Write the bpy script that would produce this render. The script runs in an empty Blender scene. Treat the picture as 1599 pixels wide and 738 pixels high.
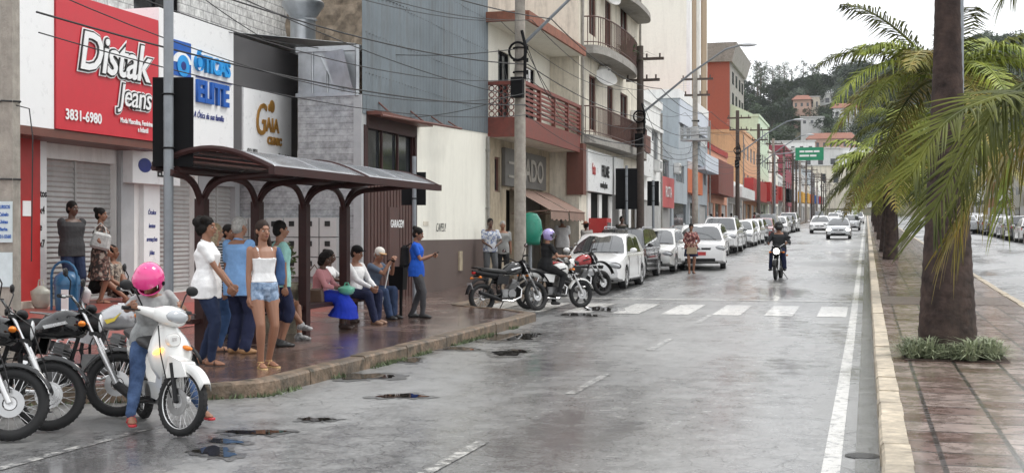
import bpy, math, random
from mathutils import Vector, Matrix, Euler
R = random.Random(7)
sc = bpy.context.scene
PI = math.pi
# ---------------------------------------------------------------- camera
F, TH, CX, CY, HC = 2000.0, math.atan(553.5/2000.0), 799.5, 365.0, 1.7
cd = bpy.data.cameras.new('camera'); cam = bpy.data.objects.new('camera', cd); sc.collection.objects.link(cam)
cd.sensor_width = 36; cd.lens = 36*F/1599; cd.shift_y = -4/1599; cd.clip_start = .1; cd.clip_end = 6000
cam.location = (0, 0, HC); cam.rotation_euler = (PI/2, 0, TH); sc.camera = cam
# ---------------------------------------------------------------- world and sun (overcast)
SUN_EL, SUN_AZ = math.radians(58), math.radians(60)
w = bpy.data.worlds.new('World'); sc.world = w; w.use_nodes = True
n = w.node_tree.nodes; l = w.node_tree.links; n.clear()
sky = n.new('ShaderNodeTexSky'); sky.sky_type = 'NISHITA'; sky.sun_disc = False
sky.sun_elevation = SUN_EL; sky.sun_rotation = SUN_AZ; sky.dust_density = 4
hs = n.new('ShaderNodeHueSaturation'); hs.inputs['Saturation'].default_value = .25; hs.inputs['Value'].default_value = 1.0
mx = n.new('ShaderNodeMix'); mx.data_type = 'RGBA'; mx.inputs[0].default_value = .8
tc = n.new('ShaderNodeTexCoord'); mp = n.new('ShaderNodeMapping'); mp.inputs['Scale'].default_value = (1, 1, 3)
nz = n.new('ShaderNodeTexNoise'); nz.inputs['Scale'].default_value = 2.2; nz.inputs['Detail'].default_value = 5
cr = n.new('ShaderNodeValToRGB'); cr.color_ramp.elements[0].color = (14.5, 14.9, 15.4, 1); cr.color_ramp.elements[1].color = (20, 20.2, 20.5, 1)
cr.color_ramp.elements[0].position = .3; cr.color_ramp.elements[1].position = .7
bg = n.new('ShaderNodeBackground'); bg.inputs['Strength'].default_value = .085
ou = n.new('ShaderNodeOutputWorld')
l.new(sky.outputs[0], hs.inputs['Color']); l.new(hs.outputs[0], mx.inputs[6])
l.new(tc.outputs['Generated'], mp.inputs[0]); l.new(mp.outputs[0], nz.inputs[0]); l.new(nz.outputs[0], cr.inputs[0]); l.new(cr.outputs[0], mx.inputs[7])
l.new(mx.outputs[2], bg.inputs[0]); l.new(bg.outputs[0], ou.inputs[0])
sd = bpy.data.lights.new('sun', 'SUN'); sd.energy = 1.35; sd.angle = math.radians(14); sd.color = (1, .97, .92)
so = bpy.data.objects.new('sun', sd); sc.collection.objects.link(so)
# sky sun_rotation is measured clockwise from +Y; the lamp points from that direction
so.rotation_euler = Euler((PI/2-SUN_EL, 0, PI-SUN_AZ)); so.location = (0, 0, 60)
vs = sc.view_settings; vs.view_transform = 'Standard'; vs.look = 'None'; vs.exposure = .3; vs.gamma = 1
sc.cycles.max_bounces = 6; sc.cycles.diffuse_bounces = 3; sc.cycles.glossy_bounces = 3; sc.cycles.transparent_max_bounces = 8
sc.cycles.use_denoising = True; sc.cycles.volume_bounces = 0

# ---------------------------------------------------------------- terrain and measuring helpers
def zg(y): return .02*(math.sqrt((y-24)**2+36)+(y-24))/2
def ray(px, py):
    a = (px-CX)/F; return (math.cos(TH)*a-math.sin(TH), math.sin(TH)*a+math.cos(TH), (CY-py)/F)
def gp(px, py, h=0.0):
    r = ray(px, py); b = 1.0
    while HC+r[2]*b-(zg(r[1]*b)+h) > 0 and b < 3000: b *= 1.003
    return Vector((r[0]*b, r[1]*b, zg(r[1]*b)+h))
def PY(px, X): r = ray(px, 300); return r[1]*X/r[0]
def PZ(px, py, X): r = ray(px, py); return HC+r[2]*X/r[0]

# ---------------------------------------------------------------- materials
MT = {}
def _n(nt, t, **k):
    x = nt.nodes.new(t)
    for a, b in k.items(): setattr(x, a, b)
    return x
def M(name, col, r=.6, m=0.0, var=.15, vs=5.0, bump=0.0, bs=40.0, coat=0.0, col2=None, dirt=0.0, spec=.5, emit=0.0, rv=.12, streak=0.0, trans=0.0, alpha=1.0):
    if name in MT: return MT[name]
    mt = bpy.data.materials.new(name); mt.use_nodes = True; nt = mt.node_tree; p = nt.nodes['Principled BSDF']; L = nt.links.new
    tc = _n(nt, 'ShaderNodeTexCoord')
    a = _n(nt, 'ShaderNodeTexNoise'); a.inputs['Scale'].default_value = vs; a.inputs['Detail'].default_value = 6; a.inputs['Roughness'].default_value = .62
    L(tc.outputs['Object'], a.inputs[0])
    rp = _n(nt, 'ShaderNodeValToRGB'); e = rp.color_ramp.elements; e[0].position = .33; e[1].position = .68
    c1 = [max(0, c*(1-var)) for c in col]; c2 = list(col2) if col2 else [min(1, c*(1+var*.8)) for c in col]
    e[0].color = (*c1, 1); e[1].color = (*c2, 1)
    L(a.outputs[0], rp.inputs[0]); out = rp.outputs[0]
    if dirt or streak:
        b = _n(nt, 'ShaderNodeTexNoise'); b.inputs['Scale'].default_value = 1.3 if not streak else 2.2; b.inputs['Detail'].default_value = 8; b.inputs['Roughness'].default_value = .75
        mp = _n(nt, 'ShaderNodeMapping'); mp.inputs['Scale'].default_value = (1, 1, .14) if streak else (1, 1, 1)
        L(tc.outputs['Object'], mp.inputs[0]); L(mp.outputs[0], b.inputs[0])
        r2 = _n(nt, 'ShaderNodeValToRGB'); q = r2.color_ramp.elements; q[0].position = .48; q[1].position = .72
        L(b.outputs[0], r2.inputs[0]); mu = _n(nt, 'ShaderNodeMath', operation='MULTIPLY'); mu.inputs[1].default_value = max(dirt, streak); L(r2.outputs[0], mu.inputs[0])
        mi = _n(nt, 'ShaderNodeMix', data_type='RGBA'); L(mu.outputs[0], mi.inputs[0]); L(out, mi.inputs[6]); mi.inputs[7].default_value = (.09, .075, .06, 1); out = mi.outputs[2]
    L(out, p.inputs['Base Color'])
    mr = _n(nt, 'ShaderNodeMapRange'); L(a.outputs[0], mr.inputs[0]); mr.inputs[3].default_value = max(.02, r-rv); mr.inputs[4].default_value = min(1, r+rv); L(mr.outputs[0], p.inputs['Roughness'])
    p.inputs['Metallic'].default_value = m; p.inputs['Specular IOR Level'].default_value = spec; p.inputs['Coat Weight'].default_value = coat; p.inputs['Coat Roughness'].default_value = .06
    if bump:
        b2 = _n(nt, 'ShaderNodeTexNoise'); b2.inputs['Scale'].default_value = bs; b2.inputs['Detail'].default_value = 5; L(tc.outputs['Object'], b2.inputs[0])
        bu = _n(nt, 'ShaderNodeBump'); bu.inputs['Strength'].default_value = bump; bu.inputs['Distance'].default_value = .02; L(b2.outputs[0], bu.inputs['Height']); L(bu.outputs[0], p.inputs['Normal'])
    if emit: p.inputs['Emission Color'].default_value = (*col, 1); p.inputs['Emission Strength'].default_value = emit
    if trans: p.inputs['Transmission Weight'].default_value = trans
    MT[name] = mt; return mt
def paving(name, colA, colB, mortar, bw, bh, rough=(.15, .5), off=.5, msize=.012, wet=.6, rot=0, wscale=.9, ct=.35):
    mt = bpy.data.materials.new(name); mt.use_nodes = True; nt = mt.node_tree; p = nt.nodes['Principled BSDF']; L = nt.links.new
    tc = _n(nt, 'ShaderNodeTexCoord'); mp = _n(nt, 'ShaderNodeMapping'); mp.inputs['Rotation'].default_value = (0, 0, rot); L(tc.outputs['Object'], mp.inputs[0])
    b = _n(nt, 'ShaderNodeTexBrick'); b.offset = off; b.inputs['Scale'].default_value = 1; b.inputs['Brick Width'].default_value = bw; b.inputs['Row Height'].default_value = bh
    b.inputs['Mortar Size'].default_value = msize; b.inputs['Color1'].default_value = (*colA, 1); b.inputs['Color2'].default_value = (*colB, 1); b.inputs['Mortar'].default_value = (*mortar, 1)
    L(mp.outputs[0], b.inputs[0])
    a = _n(nt, 'ShaderNodeTexNoise'); a.inputs['Scale'].default_value = wscale; a.inputs['Detail'].default_value = 9; a.inputs['Roughness'].default_value = .65; L(tc.outputs['Object'], a.inputs[0])
    c = _n(nt, 'ShaderNodeTexNoise'); c.inputs['Scale'].default_value = 7; c.inputs['Detail'].default_value = 8; c.inputs['Roughness'].default_value = .7; L(tc.outputs['Object'], c.inputs[0])
    r1 = _n(nt, 'ShaderNodeMapRange'); L(c.outputs[0], r1.inputs[0]); r1.inputs[1].default_value = .3; r1.inputs[2].default_value = .7; r1.inputs[3].default_value = .55; r1.inputs[4].default_value = 1.35
    vm = _n(nt, 'ShaderNodeVectorMath', operation='SCALE'); L(b.outputs[0], vm.inputs[0]); L(r1.outputs[0], vm.inputs['Scale']); L(vm.outputs[0], p.inputs['Base Color'])
    r2 = _n(nt, 'ShaderNodeMapRange'); L(a.outputs[0], r2.inputs[0]); r2.inputs[1].default_value = wet-.12; r2.inputs[2].default_value = wet+.12; r2.inputs[3].default_value = rough[0]; r2.inputs[4].default_value = rough[1]; L(r2.outputs[0], p.inputs['Roughness'])
    bu = _n(nt, 'ShaderNodeBump'); bu.inputs['Strength'].default_value = .5; bu.inputs['Distance'].default_value = .012
    ad = _n(nt, 'ShaderNodeMath', operation='ADD'); L(c.outputs[0], ad.inputs[0]); L(b.outputs['Fac'], ad.inputs[1]); ad2 = _n(nt, 'ShaderNodeMath', operation='SUBTRACT'); L(c.outputs[0], ad2.inputs[0]); L(b.outputs['Fac'], ad2.inputs[1]); L(ad2.outputs[0], bu.inputs['Height']); L(bu.outputs[0], p.inputs['Normal'])
    p.inputs['Specular IOR Level'].default_value = .6; p.inputs['Coat Weight'].default_value = ct; p.inputs['Coat Roughness'].default_value = .14
    MT[name] = mt; return mt
def asphalt(name, dark, light, worn=False):
    mt = bpy.data.materials.new(name); mt.use_nodes = True; nt = mt.node_tree; p = nt.nodes['Principled BSDF']; L = nt.links.new
    tc = _n(nt, 'ShaderNodeTexCoord')
    def nz(s, d=8, r=.65, sc=(1, 1, 1)):
        mp = _n(nt, 'ShaderNodeMapping'); mp.inputs['Scale'].default_value = sc; L(tc.outputs['Object'], mp.inputs[0])
        x = _n(nt, 'ShaderNodeTexNoise'); x.inputs['Scale'].default_value = s; x.inputs['Detail'].default_value = d; x.inputs['Roughness'].default_value = r; L(mp.outputs[0], x.inputs[0]); return x.outputs[0]
    def mr(i, a, b, c, d):
        x = _n(nt, 'ShaderNodeMapRange'); L(i, x.inputs[0]); x.inputs[1].default_value = a; x.inputs[2].default_value = b; x.inputs[3].default_value = c; x.inputs[4].default_value = d; return x.outputs[0]
    big = nz(.45, 8, .6, (1, .3, 1)); mid = nz(3.2); fine = nz(38, 5, .8)
    vo = _n(nt, 'ShaderNodeTexVoronoi', feature='DISTANCE_TO_EDGE'); vo.inputs['Scale'].default_value = 2.6; mpv = _n(nt, 'ShaderNodeMapping'); L(tc.outputs['Object'], mpv.inputs[0])
    wa = _n(nt, 'ShaderNodeVectorMath', operation='ADD'); ws = _n(nt, 'ShaderNodeVectorMath', operation='SCALE'); nn = _n(nt, 'ShaderNodeTexNoise'); nn.inputs['Scale'].default_value = 2.5; L(tc.outputs['Object'], nn.inputs[0]); L(nn.outputs[1], ws.inputs[0]); ws.inputs['Scale'].default_value = .5
    L(mpv.outputs[0], wa.inputs[0]); L(ws.outputs[0], wa.inputs[1]); L(wa.outputs[0], vo.inputs[0])
    crack = mr(vo.outputs[0], .0, .035, 0, 1)
    sel = mr(nz(.7, 3), .45, .6, 1, 0)
    ck = _n(nt, 'ShaderNodeMath', operation='MAXIMUM'); L(crack, ck.inputs[0]); L(sel, ck.inputs[1])
    rp = _n(nt, 'ShaderNodeValToRGB'); rp.color_ramp.elements[0].position = .38; rp.color_ramp.elements[1].position = .66; rp.color_ramp.elements[0].color = (*dark, 1); rp.color_ramp.elements[1].color = (*light, 1)
    ad = _n(nt, 'ShaderNodeMath', operation='ADD'); L(big, ad.inputs[0]); L(mr(mid, 0, 1, -.18, .18), ad.inputs[1]); ad2 = _n(nt, 'ShaderNodeMath', operation='ADD'); L(ad.outputs[0], ad2.inputs[0]); L(mr(fine, 0, 1, -.62, .62), ad2.inputs[1]); L(ad2.outputs[0], rp.inputs[0])
    sc_ = _n(nt, 'ShaderNodeVectorMath', operation='SCALE'); L(rp.outputs[0], sc_.inputs[0]); L(mr(ck.outputs[0], 0, 1, .35, 1), sc_.inputs['Scale'])
    out = sc_.outputs[0]
    if worn:
        w1 = _n(nt, 'ShaderNodeMath', operation='ADD'); L(nz(9, 8, .75), w1.inputs[0]); L(mr(fine, 0, 1, -.12, .12), w1.inputs[1])
        mi = _n(nt, 'ShaderNodeMix', data_type='RGBA'); L(mr(w1.outputs[0], worn-.05, worn+.05, 1, 0), mi.inputs[0]); L(out, mi.inputs[6]); mi.inputs[7].default_value = (.62, .61, .58, 1); out = mi.outputs[2]
    L(out, p.inputs['Base Color'])
    ro = _n(nt, 'ShaderNodeMath', operation='ADD'); L(mr(ad.outputs[0], .36, .66, .2, .6), ro.inputs[0]); L(mr(fine, .3, .7, -.1, .1), ro.inputs[1]); L(ro.outputs[0], p.inputs['Roughness'])
    bu = _n(nt, 'ShaderNodeBump'); bu.inputs['Strength'].default_value = .6; bu.inputs['Distance'].default_value = .014
    h = _n(nt, 'ShaderNodeMath', operation='ADD'); L(fine, h.inputs[0]); L(ck.outputs[0], h.inputs[1]); L(h.outputs[0], bu.inputs['Height']); L(bu.outputs[0], p.inputs['Normal'])
    p.inputs['Specular IOR Level'].default_value = .6; p.inputs['Coat Weight'].default_value = 1.0; L(mr(ad.outputs[0], .36, .62, .12, .42), p.inputs['Coat Roughness']); L(mr(mid, .35, .65, .55, 1.0), p.inputs['Coat Weight'])
    MT[name] = mt; return mt

# ---------------------------------------------------------------- mesh builder
class MB:
    def __init__(s): s.v = []; s.f = []; s.m = []; s.T = Matrix(); s.mi = 0
    def add(s, vs, fs):
        o = len(s.v); T = s.T
        s.v += [tuple(T @ Vector(p)) for p in vs]
        s.f += [tuple(i+o for i in f) for f in fs]; s.m += [s.mi]*len(fs); return s
    def box(s, c, d, rot=None, taper=1.0):
        x, y, z = d[0]/2, d[1]/2, d[2]/2; t = taper
        vs = [(-x, -y, -z), (x, -y, -z), (x, y, -z), (-x, y, -z), (-x*t, -y*t, z), (x*t, -y*t, z), (x*t, y*t, z), (-x*t, y*t, z)]
        E = rot if isinstance(rot, Matrix) else (Euler(rot).to_matrix() if rot else None)
        vs = [((E @ Vector(p)) if E else Vector(p))+Vector(c) for p in vs]
        return s.add(vs, [(0, 3, 2, 1), (4, 5, 6, 7), (0, 1, 5, 4), (1, 2, 6, 5), (2, 3, 7, 6), (3, 0, 4, 7)])
    def bb(s, x0, x1, y0, y1, z0, z1): return s.box(((x0+x1)/2, (y0+y1)/2, (z0+z1)/2), (abs(x1-x0), abs(y1-y0), abs(z1-z0)))
    def ring_loft(s, rings, cap=True, closed=True):
        n = len(rings[0]); vs = [p for r in rings for p in r]; fs = []
        for i in range(len(rings)-1):
            for j in range(n if closed else n-1):
                a = i*n+j; b = i*n+(j+1) % n; fs.append((a, b, b+n, a+n))
        if cap and closed: fs.append(tuple(range(n-1, -1, -1))); k = (len(rings)-1)*n; fs.append(tuple(range(k, k+n)))
        return s.add(vs, fs)
    def tube(s, pts, r, n=8, cap=True):
        pts = [Vector(p) for p in pts]; N = len(pts); rs = r if isinstance(r, (list, tuple)) else [r]*N; rings = []
        t0 = (pts[1]-pts[0]).normalized(); up = Vector((0, 0, 1)) if abs(t0.z) < .9 else Vector((1, 0, 0))
        a = t0.cross(up).normalized()
        for i, p in enumerate(pts):
            t = (pts[min(i+1, N-1)]-pts[max(i-1, 0)]).normalized()
            a = (a-t*a.dot(t)); a = a.normalized() if a.length > 1e-6 else t.orthogonal().normalized(); b = t.cross(a)
            rings.append([p+(a*math.cos(2*PI*k/n)+b*math.sin(2*PI*k/n))*rs[i] for k in range(n)])
        return s.ring_loft(rings, cap)
    def ball(s, c, r, n=10, rot=None):
        rx, ry, rz = r if isinstance(r, (tuple, list)) else (r, r, r); m = max(4, n//2+1); c = Vector(c); vs = []; fs = []
        for i in range(1, m):
            a = PI*i/m
            for j in range(n): b = 2*PI*j/n; q = Vector((rx*math.sin(a)*math.cos(b), ry*math.sin(a)*math.sin(b), rz*math.cos(a))); vs.append(q)
        vs += [Vector((0, 0, rz)), Vector((0, 0, -rz))]; t = len(vs)-2
        for i in range(m-2):
            for j in range(n): a = i*n+j; b = i*n+(j+1) % n; fs.append((a, a+n, b+n, b))
        for j in range(n): fs.append((t, j, (j+1) % n)); k = (m-2)*n; fs.append((t+1, k+(j+1) % n, k+j))
        if rot is not None: vs = [rot @ q for q in vs]
        return s.add([q+c for q in vs], fs)
    def caps(s, pts, rs, n=10):
        pts = [Vector(p) for p in pts]
        for i in range(len(pts)):
            s.ball(pts[i], rs[i], n)
            if i+1 < len(pts) and (pts[i+1]-pts[i]).length > 1e-4: s.tube([pts[i], pts[i+1]], [rs[i], rs[i+1]], n)
        return s
    def lathe(s, prof, c=(0, 0, 0), axis='Z', n=24, close=False, a0=0, a1=2*PI):
        full = abs(a1-a0-2*PI) < 1e-6; k = n if full else n+1; vs = []; fs = []; P = len(prof)
        for j in range(k):
            a = a0+(a1-a0)*j/n; ca, sa = math.cos(a), math.sin(a)
            for r, h in prof:
                q = (r*ca, r*sa, h) if axis == 'Z' else ((r*ca, h, r*sa) if axis == 'Y' else (h, r*ca, r*sa))
                vs.append(Vector(q)+Vector(c))
        for j in range(n):
            jj = (j+1) % k
            for i in range(P if close else P-1): ii = (i+1) % P; fs.append((j*P+i, jj*P+i, jj*P+ii, j*P+ii))
        return s.add(vs, fs)
    def torus(s, c, Rr, r, axis='Y', n=32, m=8, sq=1.0):
        return s.lathe([(Rr+r*math.cos(2*PI*i/m), r*sq*math.sin(2*PI*i/m)) for i in range(m)], c, axis, n, True)
    def prism(s, poly, h0, h1, plane='XY'):
        n_ = len(poly); mk = {'XY': lambda a, b, h: (a, b, h), 'XZ': lambda a, b, h: (a, h, b), 'YZ': lambda a, b, h: (h, a, b)}[plane]
        return s.add([mk(a, b, h0) for a, b in poly]+[mk(a, b, h1) for a, b in poly], [tuple(range(n_))[::-1], tuple(range(n_, 2*n_))]+[(i, (i+1) % n_, n_+(i+1) % n_, n_+i) for i in range(n_)])
    def quad(s, a, b, c, d): return s.add([a, b, c, d], [(0, 1, 2, 3)])
    def grid(s, P):
        r, c = len(P), len(P[0]); return s.add([q for row in P for q in row], [(i*c+j, i*c+j+1, (i+1)*c+j+1, (i+1)*c+j) for i in range(r-1) for j in range(c-1)])
    def build(s, name, mats, parent=None, smooth=False, ang=.7):
        me = bpy.data.meshes.new(name); me.from_pydata(s.v, [], s.f)
        if not isinstance(mats, (list, tuple)): mats = [mats]
        for q in mats: me.materials.append(q)
        if len(mats) > 1: me.polygons.foreach_set('material_index', s.m)
        if smooth:
            me.polygons.foreach_set('use_smooth', [True]*len(me.polygons))
            if ang: me.set_sharp_from_angle(angle=ang)
        me.update(); o = bpy.data.objects.new(name, me); sc.collection.objects.link(o)
        if parent: o.parent = parent
        return o
def tag(o, label=None, cat=None, group=None, kind=None):
    if label: o['label'] = label
    if cat: o['category'] = cat
    if group: o['group'] = group
    if kind: o['kind'] = kind
    return o
def thing(name, label, cat, loc=(0, 0, 0), rz=0.0, group=None):
    o = bpy.data.objects.new(name, None); sc.collection.objects.link(o); o.empty_display_size = .2
    o.location = loc; o.rotation_euler = (0, 0, rz); return tag(o, label, cat, group)
def kids(o): return [c for c in sc.objects if c.parent == o]
KC = {}
def tree_of(o):
    if o.name not in KC: KC[o.name] = [(c, tree_of(c)) for c in bpy.data.objects if c.parent == o]
    return KC[o.name]
def dup(root, loc, rz=0.0, label=None, group=None, scale=None, swap=None):
    def cp(o, par, tr):
        c = o.copy(); sc.collection.objects.link(c)
        if par: c.parent = par
        if swap and c.type == 'MESH':
            for i, sl in enumerate(c.material_slots):
                if sl.material and sl.material.name in swap: nw_ = swap[sl.material.name]; sl.link = 'OBJECT'; sl.material = nw_
        for ch, t in tr: cp(ch, c, t)
        return c
    r = cp(root, None, tree_of(root)); r.location = loc; r.rotation_euler = (0, 0, rz)
    if label: r['label'] = label
    if group: r['group'] = group
    if scale: r.scale = (scale,)*3 if not isinstance(scale, (tuple, list)) else scale
    return r
def text(s, size, mat, parent, loc, rot, extr=.01, shear=0.0, off=0.0, name='lettering', align='CENTER', sx=1.0, sp=1.0, bold=0.0):
    c = bpy.data.curves.new(name, 'FONT'); c.body = s; c.size = size; c.extrude = extr; c.shear = shear; c.offset = off+bold; c.align_x = align; c.align_y = 'CENTER'; c.space_character = sp
    c.resolution_u = 3; c.materials.append(mat); f = bpy.data.objects.new('type', c); sc.collection.objects.link(f); bpy.context.view_layer.update()
    me = bpy.data.meshes.new_from_object(f.evaluated_get(bpy.context.evaluated_depsgraph_get())); bpy.data.objects.remove(f); bpy.data.curves.remove(c)
    o = bpy.data.objects.new(name, me); sc.collection.objects.link(o)
    if parent: o.parent = parent
    o.location = loc; o.rotation_euler = rot; o.scale = (sx, 1, 1); return o
FX = (PI/2, 0, PI/2)      # lettering on a face looking towards +X
FY = (PI/2, 0, 0)         # lettering on a face looking towards -Y
def wallX(mb, x, y0, y1, z0, z1, holes=(), th=.2, s=1):
    """slab facing +X (s=1) or -X (s=-1) with rectangular openings (ya,yb,za,zb)"""
    ys = sorted(set([y0, y1]+[a for h in holes for a in h[:2]])); zs = sorted(set([z0, z1]+[a for h in holes for a in h[2:]]))
    inh = lambda y, z: any(h[0] < y < h[1] and h[2] < z < h[3] for h in holes)
    for i in range(len(ys)-1):
        for j in range(len(zs)-1):
            if not inh((ys[i]+ys[i+1])/2, (zs[j]+zs[j+1])/2):
                mb.quad((x, ys[i], zs[j]), (x, ys[i+1], zs[j]), (x, ys[i+1], zs[j+1]), (x, ys[i], zs[j+1]))
    for a, b, c, d in holes:
        t = x-th*s
        mb.quad((x, a, c), (x, b, c), (t, b, c), (t, a, c)); mb.quad((x, a, d), (t, a, d), (t, b, d), (x, b, d))
        mb.quad((x, a, c), (t, a, c), (t, a, d), (x, a, d)); mb.quad((x, b, c), (x, b, d), (t, b, d), (t, b, c))
def wallY(mb, y, x0, x1, z0, z1, holes=(), th=.2):
    """slab facing -Y, openings (xa,xb,za,zb)"""
    xs = sorted(set([x0, x1]+[a for h in holes for a in h[:2]])); zs = sorted(set([z0, z1]+[a for h in holes for a in h[2:]]))
    inh = lambda p, z: any(h[0] < p < h[1] and h[2] < z < h[3] for h in holes)
    for i in range(len(xs)-1):
        for j in range(len(zs)-1):
            if not inh((xs[i]+xs[i+1])/2, (zs[j]+zs[j+1])/2):
                mb.quad((xs[i], y, zs[j]), (xs[i+1], y, zs[j]), (xs[i+1], y, zs[j+1]), (xs[i], y, zs[j+1]))
    for a, b, c, d in holes:
        t = y+th
        mb.quad((a, y, c), (a, t, c), (b, t, c), (b, y, c)); mb.quad((a, y, d), (b, y, d), (b, t, d), (a, t, d))
        mb.quad((a, y, c), (a, y, d), (a, t, d), (a, t, c)); mb.quad((b, y, c), (b, t, c), (b, t, d), (b, y, d))
# ================================================================ materials in use
ASP = asphalt('wet asphalt', (.075, .075, .077), (.26, .26, .255))
PAINT = asphalt('worn road paint', (.09, .09, .092), (.2, .2, .2), worn=.46)
PAINT2 = asphalt('fresh road paint', (.1, .1, .1), (.2, .2, .2), worn=.565)
PAV = paving('wet red brown paving', (.1, .068, .058), (.2, .13, .108), (.04, .03, .028), .4, .4, (.06, .5), 0)
MED = paving('wet median tiles', (.19, .11, .088), (.44, .35, .31), (.07, .06, .055), .5, .5, (.1, .42), 0, wet=.5, wscale=3.5, msize=.02, ct=.8)
REDF = M('red floor paint', (.3, .075, .06), .35, bump=.1, dirt=.25)
KERB = M('painted kerb stone', (.5, .43, .33), .6, var=.3, vs=9, bump=.6, bs=25, dirt=.7)
KERB2 = M('mossy kerb stone', (.08, .07, .045), .6, var=.5, vs=5, bump=1, bs=18, dirt=.9, col2=(.27, .19, .13))
SOIL = M('soil', (.06, .04, .028), .8, bump=.8, bs=30)
WATER = M('puddle water', (.02, .018, .015), .02, var=.1, rv=0, spec=.6)
WHITE = M('white paint', (.8, .8, .78), .5, var=.04, streak=.25)
WHITEP = M('white sign panel', (.82, .83, .83), .3, var=.02)
CREAM = M('cream plaster', (.68, .63, .53), .8, var=.08, bump=.15, streak=.55)
CREAM2 = M('pale cream plaster', (.8, .785, .7), .8, var=.03, bump=.1, streak=.14)
BEIGE = M('dirty beige plaster', (.42, .35, .25), .85, var=.2, bump=.25, streak=.8)
BROWNW = M('brown wall paint', (.115, .085, .075), .6, var=.12, streak=.3)
RED = M('red sign panel', (.55, .03, .045), .35, var=.04)
REDP = M('red enamel', (.4, .03, .03), .35, var=.1)
DGREY = M('dark grey fascia', (.1, .098, .1), .5, var=.06)
GREYT = M('grey tile wall', (.4, .41, .42), .45, var=.1, vs=3)
METAL = M('galvanised sheet', (.42, .44, .46), .38, m=.7, var=.2, vs=2.5, streak=.4)
CORR = M('blue grey corrugated sheet', (.16, .19, .21), .45, m=.25, var=.14, vs=1.2, streak=.45)
STEEL = M('grey steel pole', (.24, .26, .28), .45, m=.4, var=.12, dirt=.3)
ALU = M('aluminium', (.5, .51, .52), .35, m=.8)
SHUT = M('roller shutter grey', (.45, .45, .44), .45, m=.2, var=.1, streak=.3)
BLACK = M('matt black board', (.008, .008, .009), .7, spec=.12)
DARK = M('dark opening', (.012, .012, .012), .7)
GLASS = M('dark window glass', (.025, .03, .034), .08, rv=.04, spec=.8)
MAROON = M('maroon steel', (.04, .016, .015), .5, var=.25, spec=.25)
RBRICK = M('red painted balcony', (.19, .05, .036), .6, var=.2, vs=7, bump=.2, streak=.4)
RBROWN = M('brown fascia board', (.14, .05, .035), .5, streak=.3)
CONC = M('concrete', (.3, .285, .26), .85, var=.2, vs=8, bump=.35, dirt=.5)
CONCP = M('weathered pole concrete', (.34, .31, .27), .85, var=.22, vs=6, bump=.4, streak=.6)
WOODP = M('dark wooden pole', (.075, .055, .045), .8, var=.3, vs=9, bump=.4)
ROCK = M('rough stone wall', (.3, .24, .18), .9, var=.45, vs=4, bump=1.0, bs=9)
CABLE = M('black cable', (.015, .015, .016), .6)
BLUE = M('blue letters', (.01, .1, .42), .4)
LBLUE = M('light blue letters', (.02, .3, .7), .4)
NAVY = M('navy letters', (.015, .03, .2), .4)
GOLD = M('gold letters', (.42, .22, .05), .35, m=.4)
INK = M('black ink', (.012, .012, .012), .5)
AWN = M('brown awning cloth', (.25, .16, .125), .75, var=.12, streak=.3)
GREENP = M('green plastic', (.01, .2, .13), .3)
ORANGE = M('orange sign', (.52, .13, .045), .5, var=.08)
PEACH = M('peach plaster', (.6, .35, .2), .8, var=.06, streak=.25)
RTOWER = M('terracotta wall', (.3, .08, .05), .75, var=.08, streak=.25)
PGREEN = M('pale green plaster', (.55, .66, .5), .8, var=.05, streak=.2)
GREYB = M('grey blue plaster', (.36, .4, .43), .8, var=.05, streak=.35)
LILAC = M('pale blue plaster', (.55, .59, .65), .7, var=.05, streak=.15)
TILER = M('clay roof tiles', (.24, .095, .06), .8, var=.3, vs=3, bump=.5, bs=12)
LEAF = M('palm leaf green', (.14, .21, .028), .55, spec=.3, var=.35, vs=3, col2=(.33, .37, .05))
LEAF2 = M('dark palm leaf', (.035, .05, .012), .6, spec=.15, var=.3, vs=2, col2=(.15, .16, .03))
LEAFY = M('yellowing palm leaf', (.2, .22, .03), .5, var=.3, vs=3, col2=(.34, .24, .04))
BARKP = M('palm trunk bark', (.03, .02, .018), .85, var=.5, vs=5, bump=1.0, bs=14, streak=.3, col2=(.075, .05, .042), spec=.3)
SHAFT = M('palm crownshaft', (.09, .05, .035), .5, var=.3)
TREEL = [M('hill foliage %s' % a, c, .7, var=.35, vs=.5, col2=d) for a, c, d in (('dark', (.022, .045, .02), (.05, .085, .03)), ('mid', (.035, .06, .022), (.07, .105, .04)), ('bluish', (.03, .05, .032), (.06, .085, .05)))]
BARK = M('tree bark', (.1, .08, .06), .9)
GRASS = M('grass green', (.06, .1, .035), .7, var=.4, vs=9, col2=(.2, .24, .13))

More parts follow.
